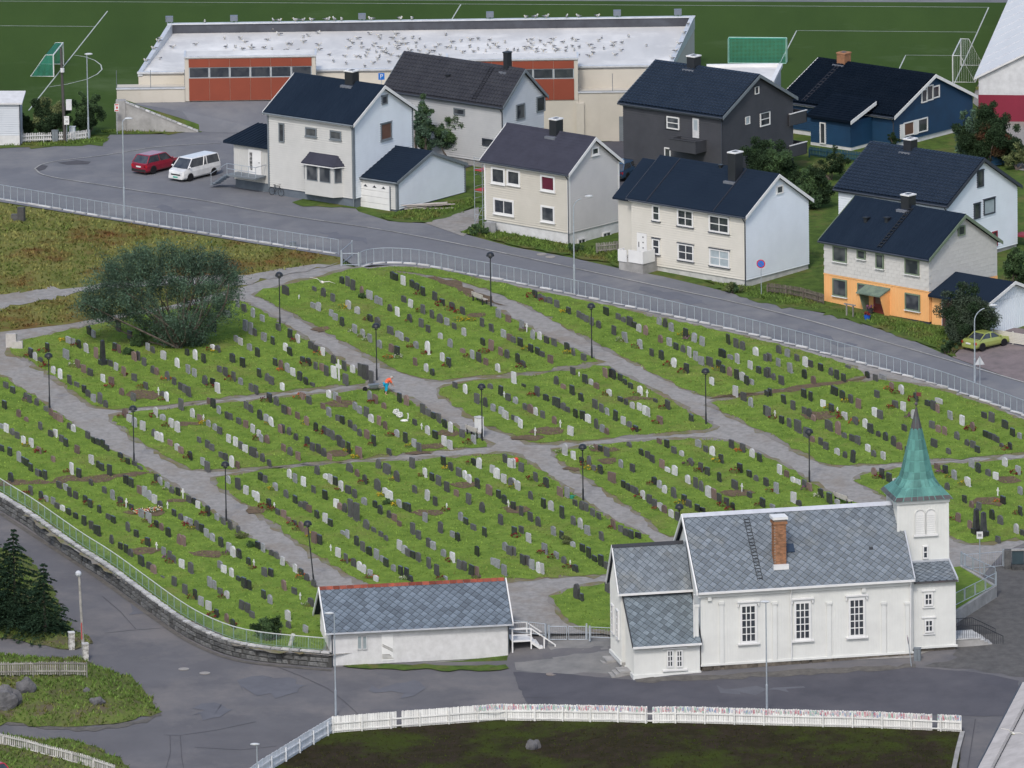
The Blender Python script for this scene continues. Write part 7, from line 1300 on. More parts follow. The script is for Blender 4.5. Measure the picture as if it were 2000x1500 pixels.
FLOW = {(1000, 375): '1340 1120Y,115 1235Y,430 1260Y,405 940Y,150 820R,250 850R,1380 1155P,850 1165W,970 1215R,1225 1355R,1335 1410R,1600 1390Y,85 1085P,70 1370R',
(500, 375): '680 905Y,865 1000R,1275 800R,1440 885R,1510 920R,1580 945R,1285 935R,745 1090W,825 1130W,865 1160W,1190 1015R,300 1165R,1480 1360R,1110 1295W,1590 1005Y,1640 1000Y,1690 1005Y,1780 1255R,1650 1290R,195 1395O,480 1270O,390 1350R,1030 1300O,1325 1260R,1210 1215R',
(0, 375): '500 1165Y,580 1205R,210 1285R,335 1250R,340 1360R,965 1430R,1685 1250Y,1800 1470R,580 1360W,1295 1465O,1640 1235R,1740 975R,910 1245R',
(0, 750): '850 25R,210 485Y,1100 30R,1640 25R,945 260R,1265 130R,1600 315Y,1200 255R,1300 330R,1580 310R,1465 580R,210 130P,310 535R,970 605R,335 915R,210 860R,955 950R,1140 1075R,1190 1115R,1215 785R,1595 1020R,1140 1245O,1300 1360P,1330 1395R,1470 1105R,1770 1330P,1970 1440R,1495 1130Y,690 940R,525 690R,1300 825W',
(500, 750): '75 135R,340 110O,95 315O,130 825Y,60 965R,115 985R,1070 750Y,835 775R,985 875Y,1045 405R,410 490R,715 525Y,1190 490Y,905 475R,780 575Y,1295 720R,1680 625R,650 830R,435 1190Y,325 1140R,1095 950Y,1480 990R,1520 1385R,280 1100R,1660 465R,905 145R,700 1390R,1490 665Y,500 385R,380 310Y,15 435R',
(1000, 750): '150 90R,740 85R,980 85R,1130 305R,965 365R,1175 190R,380 535W,640 500W,575 635R,600 665Y,685 690Y,1775 525O,1605 605Y,1375 630P,1460 680R,1745 690R,1080 785R,240 800R,160 745R,1315 940Y,1650 950R,1700 985R,1920 950R,990 890R,30 1195R,235 1320R,320 1360R,430 1435R,775 1125R,15 810Y,1130 980R',
(1500, 750): '935 40O,1000 70R,1135 130R,605 140Y,475 190Y,520 240R,35 270R,965 185R,1100 255P,580 270R,670 305O,850 735R,1340 695P,1410 730Y,1525 785Y,290 825P,10 840R,1785 920O,1455 1060R,1945 1015R,1935 700R,1855 510R,1580 360R,395 880W',
(0, 1125): '1665 315R,1820 385R,1735 170R,1500 175R', (500, 1125): '885 15R,920 20O,1440 25R,1720 15P,405 230W,1155 25W,350 15O'}
STONES = []
for (ox, oy), s in SURV.items():
    for e in s.split(','):
        a, b, c = e.split(); i = 0
        while c[i].isdigit(): i += 1
        h = int(c[:i]); t = c[i]; fl = c[i + 1:]
        clip = oy + 375 < 1500 and int(b) >= 1490
        STONES.append([ox + int(a) / 4, oy + int(b) / 4, h / 4, t, 'o' in fl, 'W' in fl, clip])
keep = []
for s in STONES:      # stones cut by the edge of a survey square were noted twice
    if s[6] and any((not q[6]) and abs(q[0] - s[0]) < 7 and -2 < q[1] - s[1] < 20 for q in STONES): continue
    if s[6]: s[1] += 2; s[2] += 3
    keep.append(s)
STONES = keep
ORD = ['first', 'second', 'third', 'fourth', 'fifth', 'sixth', 'seventh', 'eighth', 'ninth', 'tenth', 'eleventh', 'twelfth', 'thirteenth', 'fourteenth', 'fifteenth', 'sixteenth', 'seventeenth', 'eighteenth', 'nineteenth', 'twentieth']
TENS = ['', '', 'twenty', 'thirty', 'forty', 'fifty', 'sixty', 'seventy', 'eighty', 'ninety']
def ordw(n):
    if n <= 20: return ORD[n - 1]
    t, u = divmod(n, 10)
    return TENS[t] + '-' + ORD[u - 1] if u else TENS[t][:-1] + 'ieth'
TONE = {'k': ('black', mat('stone_black', (.02, .022, .024), (.036, .038, .04), rough=.25, scale=4, rnd=.3, spec=.6)),
        'd': ('dark grey', mat('stone_dark', (.075, .074, .073), (.046, .046, .046), rough=.6, scale=4, rnd=.35)),
        'g': ('mid-grey', mat('stone_grey', (.23, .235, .24), (.15, .155, .16), rough=.7, scale=4, rnd=.25)),
        'l': ('pale grey', mat('stone_pale', (.5, .5, .49), (.36, .36, .36), rough=.8, scale=4, rnd=.28)),
        'r': ('reddish brown', mat('stone_reddish', (.15, .1, .085), (.1, .073, .065), rough=.7, scale=4, rnd=.3)),
        'c': ('white', mat('cross_white', (.72, .72, .69), rough=.7, rnd=.08))}
def stone_shape(kind):
    if kind == 'flat': p = [(-.5, 0), (.5, 0), (.5, .94), (.44, 1), (-.46, 1), (-.5, .95)]
    elif kind == 'round': p = [(-.5, 0), (.5, 0)] + [(.5 * math.cos(a), .72 + .28 * math.sin(a)) for a in [math.pi * i / 8 for i in range(9)]]
    elif kind == 'slant': p = [(-.5, 0), (.5, 0), (.5, .86), (.3, .95), (-.1, 1), (-.5, .93)]
    else: p = [(-.5, 0), (.46, 0), (.5, .7), (.3, .93), (0, 1), (-.34, .9), (-.47, .6)]
    mb = MB().prism([(x, -.5, z) for x, z in p], (0, 1, 0))
    if kind != 'rough': mb.box((-.58, -.85, 0), (.58, .85, .1))
    return mb
def cross_shape():
    mb = MB(); mb.box((-.5 * .22, -.5, 0), (.5 * .22, .5, 1)); mb.box((-.5, -.42, .62), (.5, .42, .78)); return mb
SHP = {k: stone_shape(k) for k in ('flat', 'round', 'slant', 'rough')}; SHP['cross'] = cross_shape()
SM = {}
ROW = math.atan2(-.87, .49)       # the rows run towards the lower right; slabs stand along them
def plot_of(px, py):
    for k, (P, nm) in PLOTS.items():
        if inpoly(px, py, P): return k
    return min(PLOTS, key=lambda k: min((a - px) ** 2 + (b - py) ** 2 for a, b in PLOTS[k][0]))
recs = []
for px, py, h, t, rnd, wide, _ in STONES:
    p = G(px, py); k = pix(p); hm = h / k / .97
    shp = 'cross' if t == 'c' else ('round' if rnd else random.choice(['flat', 'flat', 'flat', 'slant', 'rough' if t in 'rd' else 'slant']))
    wm = (.9 if wide else .62) * random.uniform(.88, 1.12)
    if t == 'c': wm, tk = hm * .42, .07
    else: tk = random.uniform(.11, .17)
    if hm > 1.2 and t != 'c': tk *= 1.6
    size = 'tall ' if h >= 21 else ('low ' if h <= 12.5 else '')
    recs.append(dict(px=px, p=p, h=hm, w=wm, t=tk, tone=t, shp=shp, plot=plot_of(px, py), cls=size + TONE[t][0] + (' cross' if t == 'c' else ' headstone'), area=hm * (wm + tk) * k * k))
for key in set((r['plot'], r['cls']) for r in recs):
    g = sorted([r for r in recs if (r['plot'], r['cls']) == key], key=lambda r: r['px'])
    for i, r in enumerate(g):
        where = PLOTS[r['plot']][1]
        if len(g) == 1: r['label'] = 'the only ' + r['cls'] + ' in ' + where
        else: r['label'] = r['cls'] + ', ' + ordw(i + 1) + ' from left of its kind in ' + where
for r in recs:
    if len(r['label'].split()) > 16: r['label'] = r['label'].replace(' of its kind', '').replace('in plot', 'in the plot', 0)
heads = [r for r in recs if r['tone'] != 'c']; heads.sort(key=lambda r: -r['area'])
rest = MB(); RM = [TONE[k][1] for k in 'kdglr']
for i, r in enumerate(heads + [q for q in recs if q['tone'] == 'c']):
    rz = ROW + random.gauss(0, .05); lean = random.gauss(0, .03); lean2 = random.gauss(0, .035)
    mw = Matrix.Translation(r['p'] - Vector((0, 0, .04))) @ Matrix.Rotation(rz, 4, 'Z') @ Matrix.Rotation(lean, 4, 'X') @ Matrix.Rotation(lean2, 4, 'Y') @ Matrix.Diagonal((r['w'], r['t'], r['h'] + .04, 1))
    if r['tone'] == 'c' or i < 300:
        key = (r['shp'], r['tone'])
        if key not in SM:
            SM[key] = SHP[r['shp']].mesh('headstone', TONE[r['tone']][1]); SHP[r['shp']].fix(SM[key])
        o = link('grave_cross' if r['tone'] == 'c' else 'headstone', SM[key]); o.matrix_world = mw
        tag(o, r['label'], 'cross' if r['tone'] == 'c' else 'headstone', 'white grave crosses' if r['tone'] == 'c' else 'headstones in the graveyard')
    else:
        sh = SHP[r['shp']]; b = len(rest.v); rest.v += [tuple(mw @ Vector(v)) for v in sh.v]
        rest.f += [tuple(b + q for q in f) for f in sh.f]; rest.m += ['kdglr'.index(r['tone'])] * len(sh.f)
o = rest.build('headstones', RM); tag(o, 'many further headstones standing in rows across the graveyard lawns', 'headstones', kind='stuff')
# low plinths and pale stone edges: joined to nothing, left out where the photograph shows lawn only
FM = {'R': ('dark red', mat('flower_red', (.16, .012, .022), (.06, .02, .015), scale=9, rnd=.4)), 'Y': ('yellow', mat('flower_yellow', (.55, .36, .03), (.12, .14, .02), scale=9, rnd=.3)),
      'W': ('white and green', mat('flower_white', (.5, .5, .42), (.1, .14, .05), scale=9, rnd=.2)), 'O': ('orange', mat('flower_orange', (.5, .14, .04), (.2, .06, .03), scale=9, rnd=.3)), 'P': ('purple', mat('flower_purple', (.2, .06, .16), (.06, .05, .05), scale=9, rnd=.3))}
def clump(m, seed):
    rg = np.random.default_rng(seed); mb = MB(); n = 34
    for _ in range(n):
        a, r = rg.uniform(0, 6.28), math.sqrt(rg.uniform(0, 1)) * .34; z = rg.uniform(.02, .26) * (1.15 - r * 2)
        c = Vector((r * math.cos(a), r * math.sin(a), z)); s = rg.uniform(.04, .085)
        q = [c + Vector(rg.normal(0, 1, 3)).normalized() * s for _ in range(4)]
        mb.poly([q[0], q[1], q[2]]); mb.poly([q[0], q[2], q[3]]); mb.poly([q[0], q[3], q[1]])
    mb.lathe([(.32, -.02), (.28, .06), (.1, .12)], 8, m=1)
    return mb.mesh('flower_clump', [m, M_GRASSDK])
FMESH = {k: [clump(v[1], i) for i in range(3)] for k, v in FM.items()}
fc = []
for (ox, oy), s in FLOW.items():
    for e in s.split(','):
        a, b = e.split(); fc.append((ox + int(a) / 4, oy + int(b[:-1]) / 4, b[-1]))
fcl = {}
for f in sorted(fc): fcl.setdefault((plot_of(f[0], f[1]), f[2]), []).append(f)
def ordh(n): return ordw(n) if n < 100 else ('one hundred and ' + ordw(n - 100) if n > 100 else 'one hundredth')
for a, b, c in fc:
    g = fcl[(plot_of(a, b), c)]; lb = '%s flowers at a headstone, ' % FM[c][0] + ('%s from left in ' % ordw(g.index((a, b, c)) + 1) if len(g) > 1 else 'only one in ') + PLOTS[plot_of(a, b)][1]
    s = random.uniform(.75, 1.15)
    o = link('flower_clump', random.choice(FMESH[c]), None, G(a, b + 1) + Vector((0, 0, .07)), random.uniform(0, 6), (s * 1.35, s * 1.35, s * 1.5))
    tag(o, lb, 'flowers', '%s flowers at the graves' % FM[c][0])
# ---------------------------------------------------------------- trees and shrubs
def leaves(name, clumps, size, mats, parent, org, shell=.55, up=.25, mi_w=None):
    V = []; MI = []
    for cen, rr, n, k in clumps:
        d = RNG.normal(0, 1, (n, 3)); d /= np.linalg.norm(d, axis=1)[:, None]; rad_ = RNG.uniform(0, 1, n) ** shell
        P = np.array(cen) + d * rad_[:, None] * np.array(rr) - np.array(org)
        a = RNG.normal(0, 1, (n, 3)); a[:, 2] -= up; a /= np.linalg.norm(a, axis=1)[:, None]; b = np.cross(a, RNG.normal(0, 1, (n, 3))); b /= np.linalg.norm(b, axis=1)[:, None]
        s = RNG.uniform(.6, 1.25, n)[:, None] * size
        V.append(np.stack([P - a * s, P + b * s * .42, P + a * s, P - b * s * .42], 1)); MI += [k] * n
    V = np.concatenate(V).reshape(-1, 3); Fc = np.arange(len(V)).reshape(-1, 4)
    return link(name, np_mesh(name, V, Fc, mats, MI), parent)
def limb(mb, p, q, r0, r1, bend=.12, n=5):
    p, q = Vector(p), Vector(q); L = (q - p).length; o = Vector((random.gauss(0, 1), random.gauss(0, 1), random.gauss(0, .6))) * L * bend
    mb.tube([p.lerp(q, t) + o * math.sin(math.pi * t) for t in [i / n for i in range(n + 1)]], [r0 + (r1 - r0) * i / n for i in range(n + 1)], 6)
def bush(name, label, px, py, wpx, hpx, mats, cat='shrub', dens=1.0, size=.12, depth=None, nclump=None, top=.75, low=False, group=None, stems=5, zf=None, flat=.1):
    p = G(px, py, low) if zf is None else zf; k = pix(p); w, h = wpx / k, hpx / k / .97; r = thing(name, label, cat, p, 0, group); d = depth or w * .8; size *= .72; n = int(1.7 * (nclump or int(8 + w * h * 2.2))); C = []
    ns = max(9, n // 4); ends = []
    for i in range(ns):          # uneven stems, leafy along their outer halves
        a = i * 2.4 + random.gauss(0, .3); el = random.uniform(.12, 1.5); q = random.uniform(.68, 1.08); e = Vector((math.cos(a) * math.cos(el) * .5 * w * q * 1.1, math.sin(a) * math.cos(el) * .5 * d * q, h * (flat + (1 - flat) * (.22 + .78 * math.sin(el)) * q))); ends.append(e); k_ = random.randrange(len(mats))
        for j in range(max(3, int(1.6 * n / ns))):
            t = random.uniform(.38, 1.0); c_ = e * t; c_.z = e.z * t ** .85; rr = random.uniform(.09, .17) * min(w, h) * (1.25 - .6 * t) + .07; jit = Vector((random.gauss(0, 1), random.gauss(0, 1), random.gauss(0, .7))) * rr * .6
            C.append((tuple(p + c_ + jit), (rr, rr, rr * random.uniform(.7, 1.2)), int(250 * dens * rr * rr / .09 * (.12 / size) ** 2 * .32) + 18, k_ if random.random() < .7 else random.randrange(len(mats))))
    leaves('crown', C, size, mats, r, p); mb = MB()
    for i in range(stems): c_ = random.choice(C)[0]; limb(mb, (random.gauss(0, .12), random.gauss(0, .12), -.1), Vector(c_) - p, .05 + h * .008, .012)
    mb.build('trunk', M_BARK, r); return r
# the big willow: outline from the photograph, filled with drooping clumps round many limbs
wp = G(350, 676); kw = pix(wp); wl = thing('willow_tree', 'big spreading willow tree leaning left at the top of the graveyard', 'tree', wp)
OUT = [(158, 590), (180, 548), (212, 512), (250, 495), (285, 490), (318, 478), (345, 488), (375, 505), (400, 498), (428, 503), (450, 520), (470, 540), (462, 575), (448, 610), (420, 645), (395, 668), (365, 674), (330, 672), (305, 655), (285, 632), (250, 625), (215, 626), (180, 622), (162, 608)]
C = []; tries = 0; VV = []; MI = []
while len(C) < 700 and tries < 20000:
    tries += 1; x, y = random.uniform(155, 474), random.uniform(480, 676)
    if not inpoly(x, y, OUT): continue
    edge = min(math.hypot(x - a, y - b) for a, b in OUT); dep = random.uniform(-1, 1) * min(3.4, .4 + edge / kw)
    C.append(Vector(((x - 350) / kw, dep, max(.3, (676 - y) / kw / .97 + dep * .24))))
for i in range(150):     # loose shoots beyond the outline
    a, b = random.choice(OUT[:14]); C.append(Vector(((a + random.gauss(0, 9) - 350) / kw, random.uniform(-1.2, 1.2), max(.5, (676 - b - random.gauss(3, 9)) / kw))))
for c_ in C:             # each a plume of narrow leaves rising outwards from the foot
    n = random.randint(70, 130) if C.index(c_) < 700 else 34; d = np.array((c_ + Vector((0, 0, .8))).normalized()); L = random.uniform(.4, .95); t = RNG.uniform(-.5, .55, n)
    P = np.array(c_) + d * (t * L)[:, None] + RNG.normal(0, 1, (n, 3)) * (.3 * (1.1 - np.abs(t)))[:, None]
    a = d * .6 + RNG.normal(0, .7, (n, 3)); a /= np.linalg.norm(a, axis=1)[:, None]; b = np.cross(a, RNG.normal(0, 1, (n, 3))); b /= np.linalg.norm(b, axis=1)[:, None]; s_ = RNG.uniform(.06, .12, n)[:, None]
    VV.append(np.stack([P - a * s_, P + b * s_ * .34, P + a * s_, P - b * s_ * .34], 1)); MI += [0 if random.random() < .65 else 1] * n
VV = np.concatenate(VV).reshape(-1, 3); link('crown', np_mesh('crown', VV, np.arange(len(VV)).reshape(-1, 4), [M_LEAF, mat('willow_leaf_dark', (.042, .064, .04), (.026, .042, .028), rough=.8, scale=.35, rnd=.4)], MI), wl)
mb = MB()
for q in C[::22]: limb(mb, (random.gauss(0, .35), random.gauss(0, .3), -.1), q, random.uniform(.07, .14), .02, .1, 7)
for x, y in ((450, 545), (405, 560), (300, 600), (250, 560)): limb(mb, (0, -.2, 0), ((x - 350) / kw, -1.6, (676 - y) / kw), .16, .04, .08, 7)
mb.build('trunk', M_BARK, wl)
def spruce(label, px, py, ptop, wpx, low=True):
    p = G(px, py, low); h = zfor(p.x, p.y, ptop) - p.z; k = pix(p); R_ = wpx / k / 2; r = thing('spruce_tree', label, 'tree', p, 0, 'dark spruces at the left edge'); V = []; rg = RNG; mb = MB(); mb.tube([(0, 0, -.2), (0, 0, h * .97)], [.16, .02], 7); lay = int(h / .34)
    for i in range(lay):
        t = (i + .3) / lay; z = h * (.07 + .93 * t); rl = R_ * (1 - t) ** .85 * (1 + .22 * math.sin(i * 2.1)) + .06; nb = int(7 + 9 * (1 - t))
        for j in range(nb):
            a = rg.uniform(0, 6.283); L = rl * rg.uniform(.7, 1.12); dr = -.32 * L; n = int(14 + L * 34); tt = rg.uniform(.12, 1, n); sp = rg.normal(0, 1, n) * .13 * L * (1.1 - tt) + rg.normal(0, .04, n)
            c_, s_ = math.cos(a), math.sin(a); P = np.stack([c_ * L * tt - s_ * sp, s_ * L * tt + c_ * sp, z + dr * tt ** 1.6 + rg.normal(0, .035, n) + .12 * L * (tt > .8) * (tt - .8)], 1)
            d = np.stack([np.full(n, c_) + rg.normal(0, .5, n), np.full(n, s_) + rg.normal(0, .5, n), rg.normal(-.1, .35, n)], 1) * .085; b = rg.normal(0, .028, (n, 3)); V.append(np.stack([P - d, P + b, P + d, P - b], 1))
    V = np.concatenate(V).reshape(-1, 3); link('crown', np_mesh('crown', V, np.arange(len(V)).reshape(-1, 4), M_NEEDLE), r); mb.build('trunk', M_BARK, r)
spruce('tallest dark spruce at the left edge beside the lower road', 30, 1228, 1030, 175); spruce('smaller dark spruce nearest the white gate pier', 88, 1243, 1098, 130); spruce('dark spruce cut by the left frame edge', -18, 1228, 1010, 150)
bush('poplar', 'slim leafy tree between the navy-roofed and grey houses, left one', 826, 318, 46, 138, [M_LEAF2, M_LEAF], 'tree', 1.2, .13, stems=7, nclump=40); bush('poplar', 'slim leafy tree in front of the grey house, right one', 885, 314, 74, 124, [M_LEAF2, M_LEAF], 'tree', 1.1, .13, stems=11, nclump=46)
bush('hedge_shrub', 'olive green shrub behind the small picket fence by the utility pole', 95, 270, 76, 82, [M_LEAF3, M_LEAFDK], 'shrub', 1.3, .13); bush('hedge_shrub', 'dark rounded shrub behind the lamp post by the pitch', 168, 264, 64, 85, [M_LEAFDK, M_LEAFDK, M_LEAF2], 'shrub', 1.5, .12); bush('hedge_shrub', 'dark low shrub beside the grey shed at the left edge', 52, 266, 36, 45, [M_LEAFDK], 'shrub', 1.4, .12)
bush('garden_shrub', 'large green shrub between the charcoal and cream houses', 1500, 385, 110, 112, [M_LEAF2, M_LEAF2, M_LEAFDK], 'shrub', 1.3, .13); bush('garden_shrub', 'dark shrub right of the cream gable', 1580, 405, 90, 85, [M_LEAFDK, M_LEAF2], 'shrub', 1.2, .13); bush('garden_shrub', 'green shrub left of the charcoal house basement', 1420, 352, 60, 60, [M_LEAF2, M_LEAFDK], 'shrub', 1.2, .13); bush('garden_shrub', 'olive shrub behind the white tiled house ridge', 1625, 350, 70, 55, [M_LEAF3, M_LEAFDK], 'shrub', 1, .13)
bush('rowan_tree', 'big dark rusty-tipped tree hiding the blue house corner', 1935, 322, 110, 112, [M_LEAFDK] * 5 + [M_LEAFRED], 'tree', 1.2, .13); bush('rowan_tree', 'dark green tree before the blue gable', 1890, 316, 70, 92, [M_LEAFDK, M_LEAF], 'tree', 1.2, .13); bush('garden_shrub', 'dark shrub at the right edge below the dark red base', 1985, 330, 60, 55, [M_LEAF3, M_LEAFDK], 'shrub', 1, .12)
bush('street_shrub', 'dark grey-green bushy tree in front of the apricot garage', 1888, 668, 118, 112, [mat('sage_leaf', (.05, .068, .045), (.03, .043, .03), rough=.85, rnd=.45, scale=.5), M_LEAFDK], 'tree', .62, .12, stems=13)
bush('yard_shrub', 'small dark tree by the railing left of the shed', 524, 1252, 62, 50, [M_LEAFDK, M_LEAF2], 'tree', 1.1, .09); bush('garden_shrub', 'dark green shrub at the right edge behind the white garage', 1985, 560, 60, 90, [M_LEAFDK, M_LEAF2], 'shrub', 1.2, .13); bush('small_conifer', 'little dark conifer in front of the blue house wing', 1744, 292, 22, 40, [M_LEAFDK], 'shrub', 1.6, .08)
bush('garden_shrub', 'low green shrub at the right corner of the cream house', 1430, 572, 40, 26, [M_LEAF2, M_LEAF3], 'shrub', 1.2, .1); bush('garden_shrub', 'low green shrub at the left corner of the beige house', 935, 458, 50, 22, [M_LEAF2], 'shrub', 1.3, .1); bush('garden_shrub', 'green shrub on the slope below the beige gable', 1120, 492, 60, 18, [M_LEAF2], 'shrub', 1.2, .1); bush('garden_shrub', 'flat green shrubs below the apricot house drive', 1850, 690, 60, 25, [M_LEAF2, M_LEAFDK], 'shrub', 1.2, .1)
for px, py, w_, h_, lb in ((248, 694, 34, 18, 'low green shrub among the stones left of the willow foot'), (275, 676, 40, 32, 'round green shrub below the left willow limbs'), (1107, 1063, 22, 18, 'yellow-green shrub beside a grave in the plot behind the shed'), (470, 1052, 26, 14, 'low yellow-flecked shrub at the left path edge'), (490, 1070, 18, 12, 'small dark green shrub at the left path edge'), (758, 985, 26, 9, 'flat bright green shrub before a pale stone'), (707, 583, 20, 11, 'low dark shrub before a reddish stone near the street gate')):
    bush('grave_shrub', lb, px, py, w_, h_, [M_LEAF3 if 'yellow' in lb else M_LEAF2], 'shrub', 1.2, .07, nclump=9, stems=3)
for px, py, w_, h_, lb in ((8, 1394, 62, 36, 'grey lichened boulder in the bank at the left edge'), (50, 1372, 40, 24, 'smaller grey boulder in the bank beside the big one'), (190, 1392, 28, 12, 'low grey rock in the bank near the road bend'), (170, 1372, 14, 8, 'small stone on the grassy bank'), (1042, 1463, 30, 18, 'dark rock lying on the bank below the white fence')):
    p = G(px, py, True); k = pix(p); a, b = w_ / k / 2, h_ / k; mb = MB(); mb.ell((0, 0, b * .3), (a, a * .8, b * .75), 18, 12); ph = [random.uniform(0, 6) for _ in range(6)]; mb.v = [tuple(Vector(v) * (1 + .14 * math.sin(5 * v[0] / a + ph[0]) * math.sin(4 * v[2] / b + ph[1]) + .1 * math.sin(11 * v[1] / a + ph[2]) + random.uniform(-.03, .03))) for v in mb.v]; o = mb.build('boulder', M_ROCK); o.location = (p.x, p.y, (MND[1](p.x, p.y) if px < 320 else zl(p.x, p.y))); tag(o, lb, 'rock')
# ---------------------------------------------------------------- vehicles
def wheel(r, x, y, R_, side):
    t = MB().lathe([(R_ * .62, -.1), (R_ * .96, -.1), (R_, -.06), (R_, .06), (R_ * .96, .1), (R_ * .62, .1)], 18); t.v = [(v[0] + x, y + v[2] * side, v[1] + R_) for v in t.v]; w_ = t.build('wheel', M_RUBBER, r)
    d = MB().lathe([(R_ * .64, .04), (R_ * .6, .085), (R_ * .15, .09)], 14); d.v = [(v[0] + x, y + v[2] * side, v[1] + R_) for v in d.v]; d.build('rim', M_RIM, w_)
def car(name, label, cat, px, py, yaw, L, W, prof, cabin, paint, R_=.33, wb=(.19, .8), low=False, trim=None, plate=True, glass_from=None):
    """prof: (x fraction, top z, width factor) of the lower body, nose at x = L/2; cabin: (x at belt, x at roof) of screen and rear, belt z, roof z"""
    p = G(px, py, low); r = thing(name, label, cat, p, yaw); X = lambda f: L / 2 - f * L; loops = []
    for f, z, k in prof:
        w = W / 2 * k; x = X(f); loops.append([(x, -w * .9, .24), (x, -w, .38), (x, -w, z * .72), (x, -w * .93, z), (x, w * .93, z), (x, w, z * .72), (x, w, .38), (x, w * .9, .24)])
    b = MB().loft(loops).build('body', paint, r); (xs0, xs1), (xr0, xr1), zb, zr = cabin; wb_, wr = W / 2 * .93, W / 2 * .76
    def ring(z, x0, x1, w): return [(x1, -w, z), (x0, -w, z), (x0 + .06, 0, z), (x0, w, z), (x1, w, z), (x1 - .04, 0, z)]
    g = MB().loft([ring(zb - .05, X(xs0), X(xr0), wb_), ring(zr - .05, X(xs1), X(xr1), wr)]).build('window_glass', M_GLASS, r)
    MB().loft([ring(zr - .06, X(xs1) + .05, X(xr1) - .04, wr + .02), ring(zr, X(xs1) - .1, X(xr1) + .1, wr - .06)]).build('roof', paint, r)
    pl = MB(); n = [(xs0, xs1), ((xs0 + xr0) / 2 - .02, (xs1 + xr1) / 2 - .02), (xr0, xr1)] + ([(.64, .64)] if name == 'van' else [])
    for f0, f1 in n:
        for s_ in (-1, 1): pl.bar((X(f0), s_ * (wb_ + .005), zb - .05), (X(f1), s_ * (wr + .012), zr - .04), .085, .05)
    pl.build('pillars', paint, r)
    for f in wb:
        for s_ in (-1, 1): wheel(r, X(f), s_ * (W / 2 - .08), R_, s_); a = MB().lathe([(R_ * 1.16, -.005), (R_ * 1.16, .015)], 16); a.v = [(v[0] + X(f), s_ * (W / 2 - .0) + v[2] * s_, max(.22, v[1] + R_)) for v in a.v]; a.build('wheel_arch', M_SOLE, r)
    fz = prof[1][1]; bz = prof[-2][1]
    for s_ in (-1, 1):
        MB().box((L / 2 - .25, s_ * W * .3 - .2, fz * .66), (L / 2 - .015, s_ * W * .3 + .2, fz * .84)).build('headlight', M_LAMPGL, r); MB().box((-L / 2 + .0, s_ * W * .4 - .12, bz * .62), (-L / 2 + .2, s_ * W * .4 + .12, bz * .84)).build('tail_light', M_REDLAMP, r)
        MB().ell((X(xs0) - .12, s_ * (W / 2 + .08), zb + .08), (.08, .1, .08)).build('mirror', paint, r)
    MB().box((L / 2 - .1, -W * .42, .26), (L / 2 + .03, W * .42, .42)).build('front_bumper', trim or paint, r); MB().box((-L / 2 - .03, -W * .44, .28), (-L / 2 + .1, W * .44, .5)).build('rear_bumper', trim or M_SOLE, r); MB().box((L / 2 - .05, -W * .28, fz * .6), (L / 2 + .012, W * .28, fz * .72)).build('grille', M_SOLE, r)
    if plate: MB().box((-L / 2 - .05, -.26, bz * .62), (-L / 2 - .0, .26, bz * .62 + .12)).box((L / 2, -.26, .36), (L / 2 + .05, .26, .47)).build('number_plate', M_SIGNW if name != 'van' else plain('green_plate', (.05, .3, .22)), r)
    return r
M_PW = mat('car_white', (.74, .74, .73), rough=.3, coat=.5, spec=.5); M_PR = mat('car_red', (.20, .008, .022), rough=.3, coat=.6); M_PY = mat('car_yellow', (.27, .31, .085), (.255, .295, .08), rough=.3, coat=.6, metal=.2); M_PB = mat('car_blue', (.02, .05, .1), rough=.3, coat=.5)
YV = math.atan2(-.77, -.66)
car('van', 'white van with dark rear windows parked beside the red car', 'van', 380, 346, YV, 4.9, 1.9, [(0, .72, .86), (.02, .95, .93), (.1, 1.06, .98), (.2, 1.16, 1), (.5, 1.16, 1), (.97, 1.16, 1), (1.0, 1.12, .95)], ((.13, .27), (.975, .95), 1.16, 1.92), M_PW, .34, (.18, .80))
car('red_car', 'red hatchback with black wheel arches parked behind the white van', 'car', 305, 333, YV + math.pi, 4.5, 1.84, [(0, .7, .82), (.03, .9, .92), (.12, .98, .98), (.28, 1.04, 1), (.6, 1.04, 1), (.95, 1.06, .98), (1.0, .95, .9)], ((.24, .40), (.97, .86), 1.04, 1.66), M_PR, .36, (.19, .8), trim=M_SOLE)
car('yellow_car', 'yellow-green coupe parked beside the apricot garage', 'car', 1926, 678, math.atan2(.66, .74), 4.03, 1.67, [(0, .6, .8), (.04, .74, .93), (.15, .84, .98), (.3, .9, 1), (.65, .92, 1), (.93, .92, .96), (1.0, .8, .88)], ((.27, .44), (.86, .68), .9, 1.37), M_PY, .31, (.19, .8), trim=M_PY)
car('dark_car', 'dark blue car half hidden between beige and charcoal houses', 'car', 1222, 345, rad(62), 4.3, 1.75, [(0, .7, .82), (.03, .88, .92), (.12, .95, .98), (.28, 1.0, 1), (.6, 1.0, 1), (.95, 1.0, .98), (1.0, .9, .9)], ((.24, .40), (.97, .86), 1.0, 1.5), M_PB)
car('red_hatchback', 'roof corner of a red car in the lower left frame corner', 'car', -12, 1528, rad(-55), 4.2, 1.75, [(0, .7, .82), (.03, .88, .92), (.12, .95, .98), (.28, 1.0, 1), (.6, 1.0, 1), (.95, 1.0, .98), (1.0, .9, .9)], ((.24, .40), (.97, .86), 1.0, 1.5), mat('car_crimson', (.32, .012, .03), rough=.3, coat=.6), low=True)
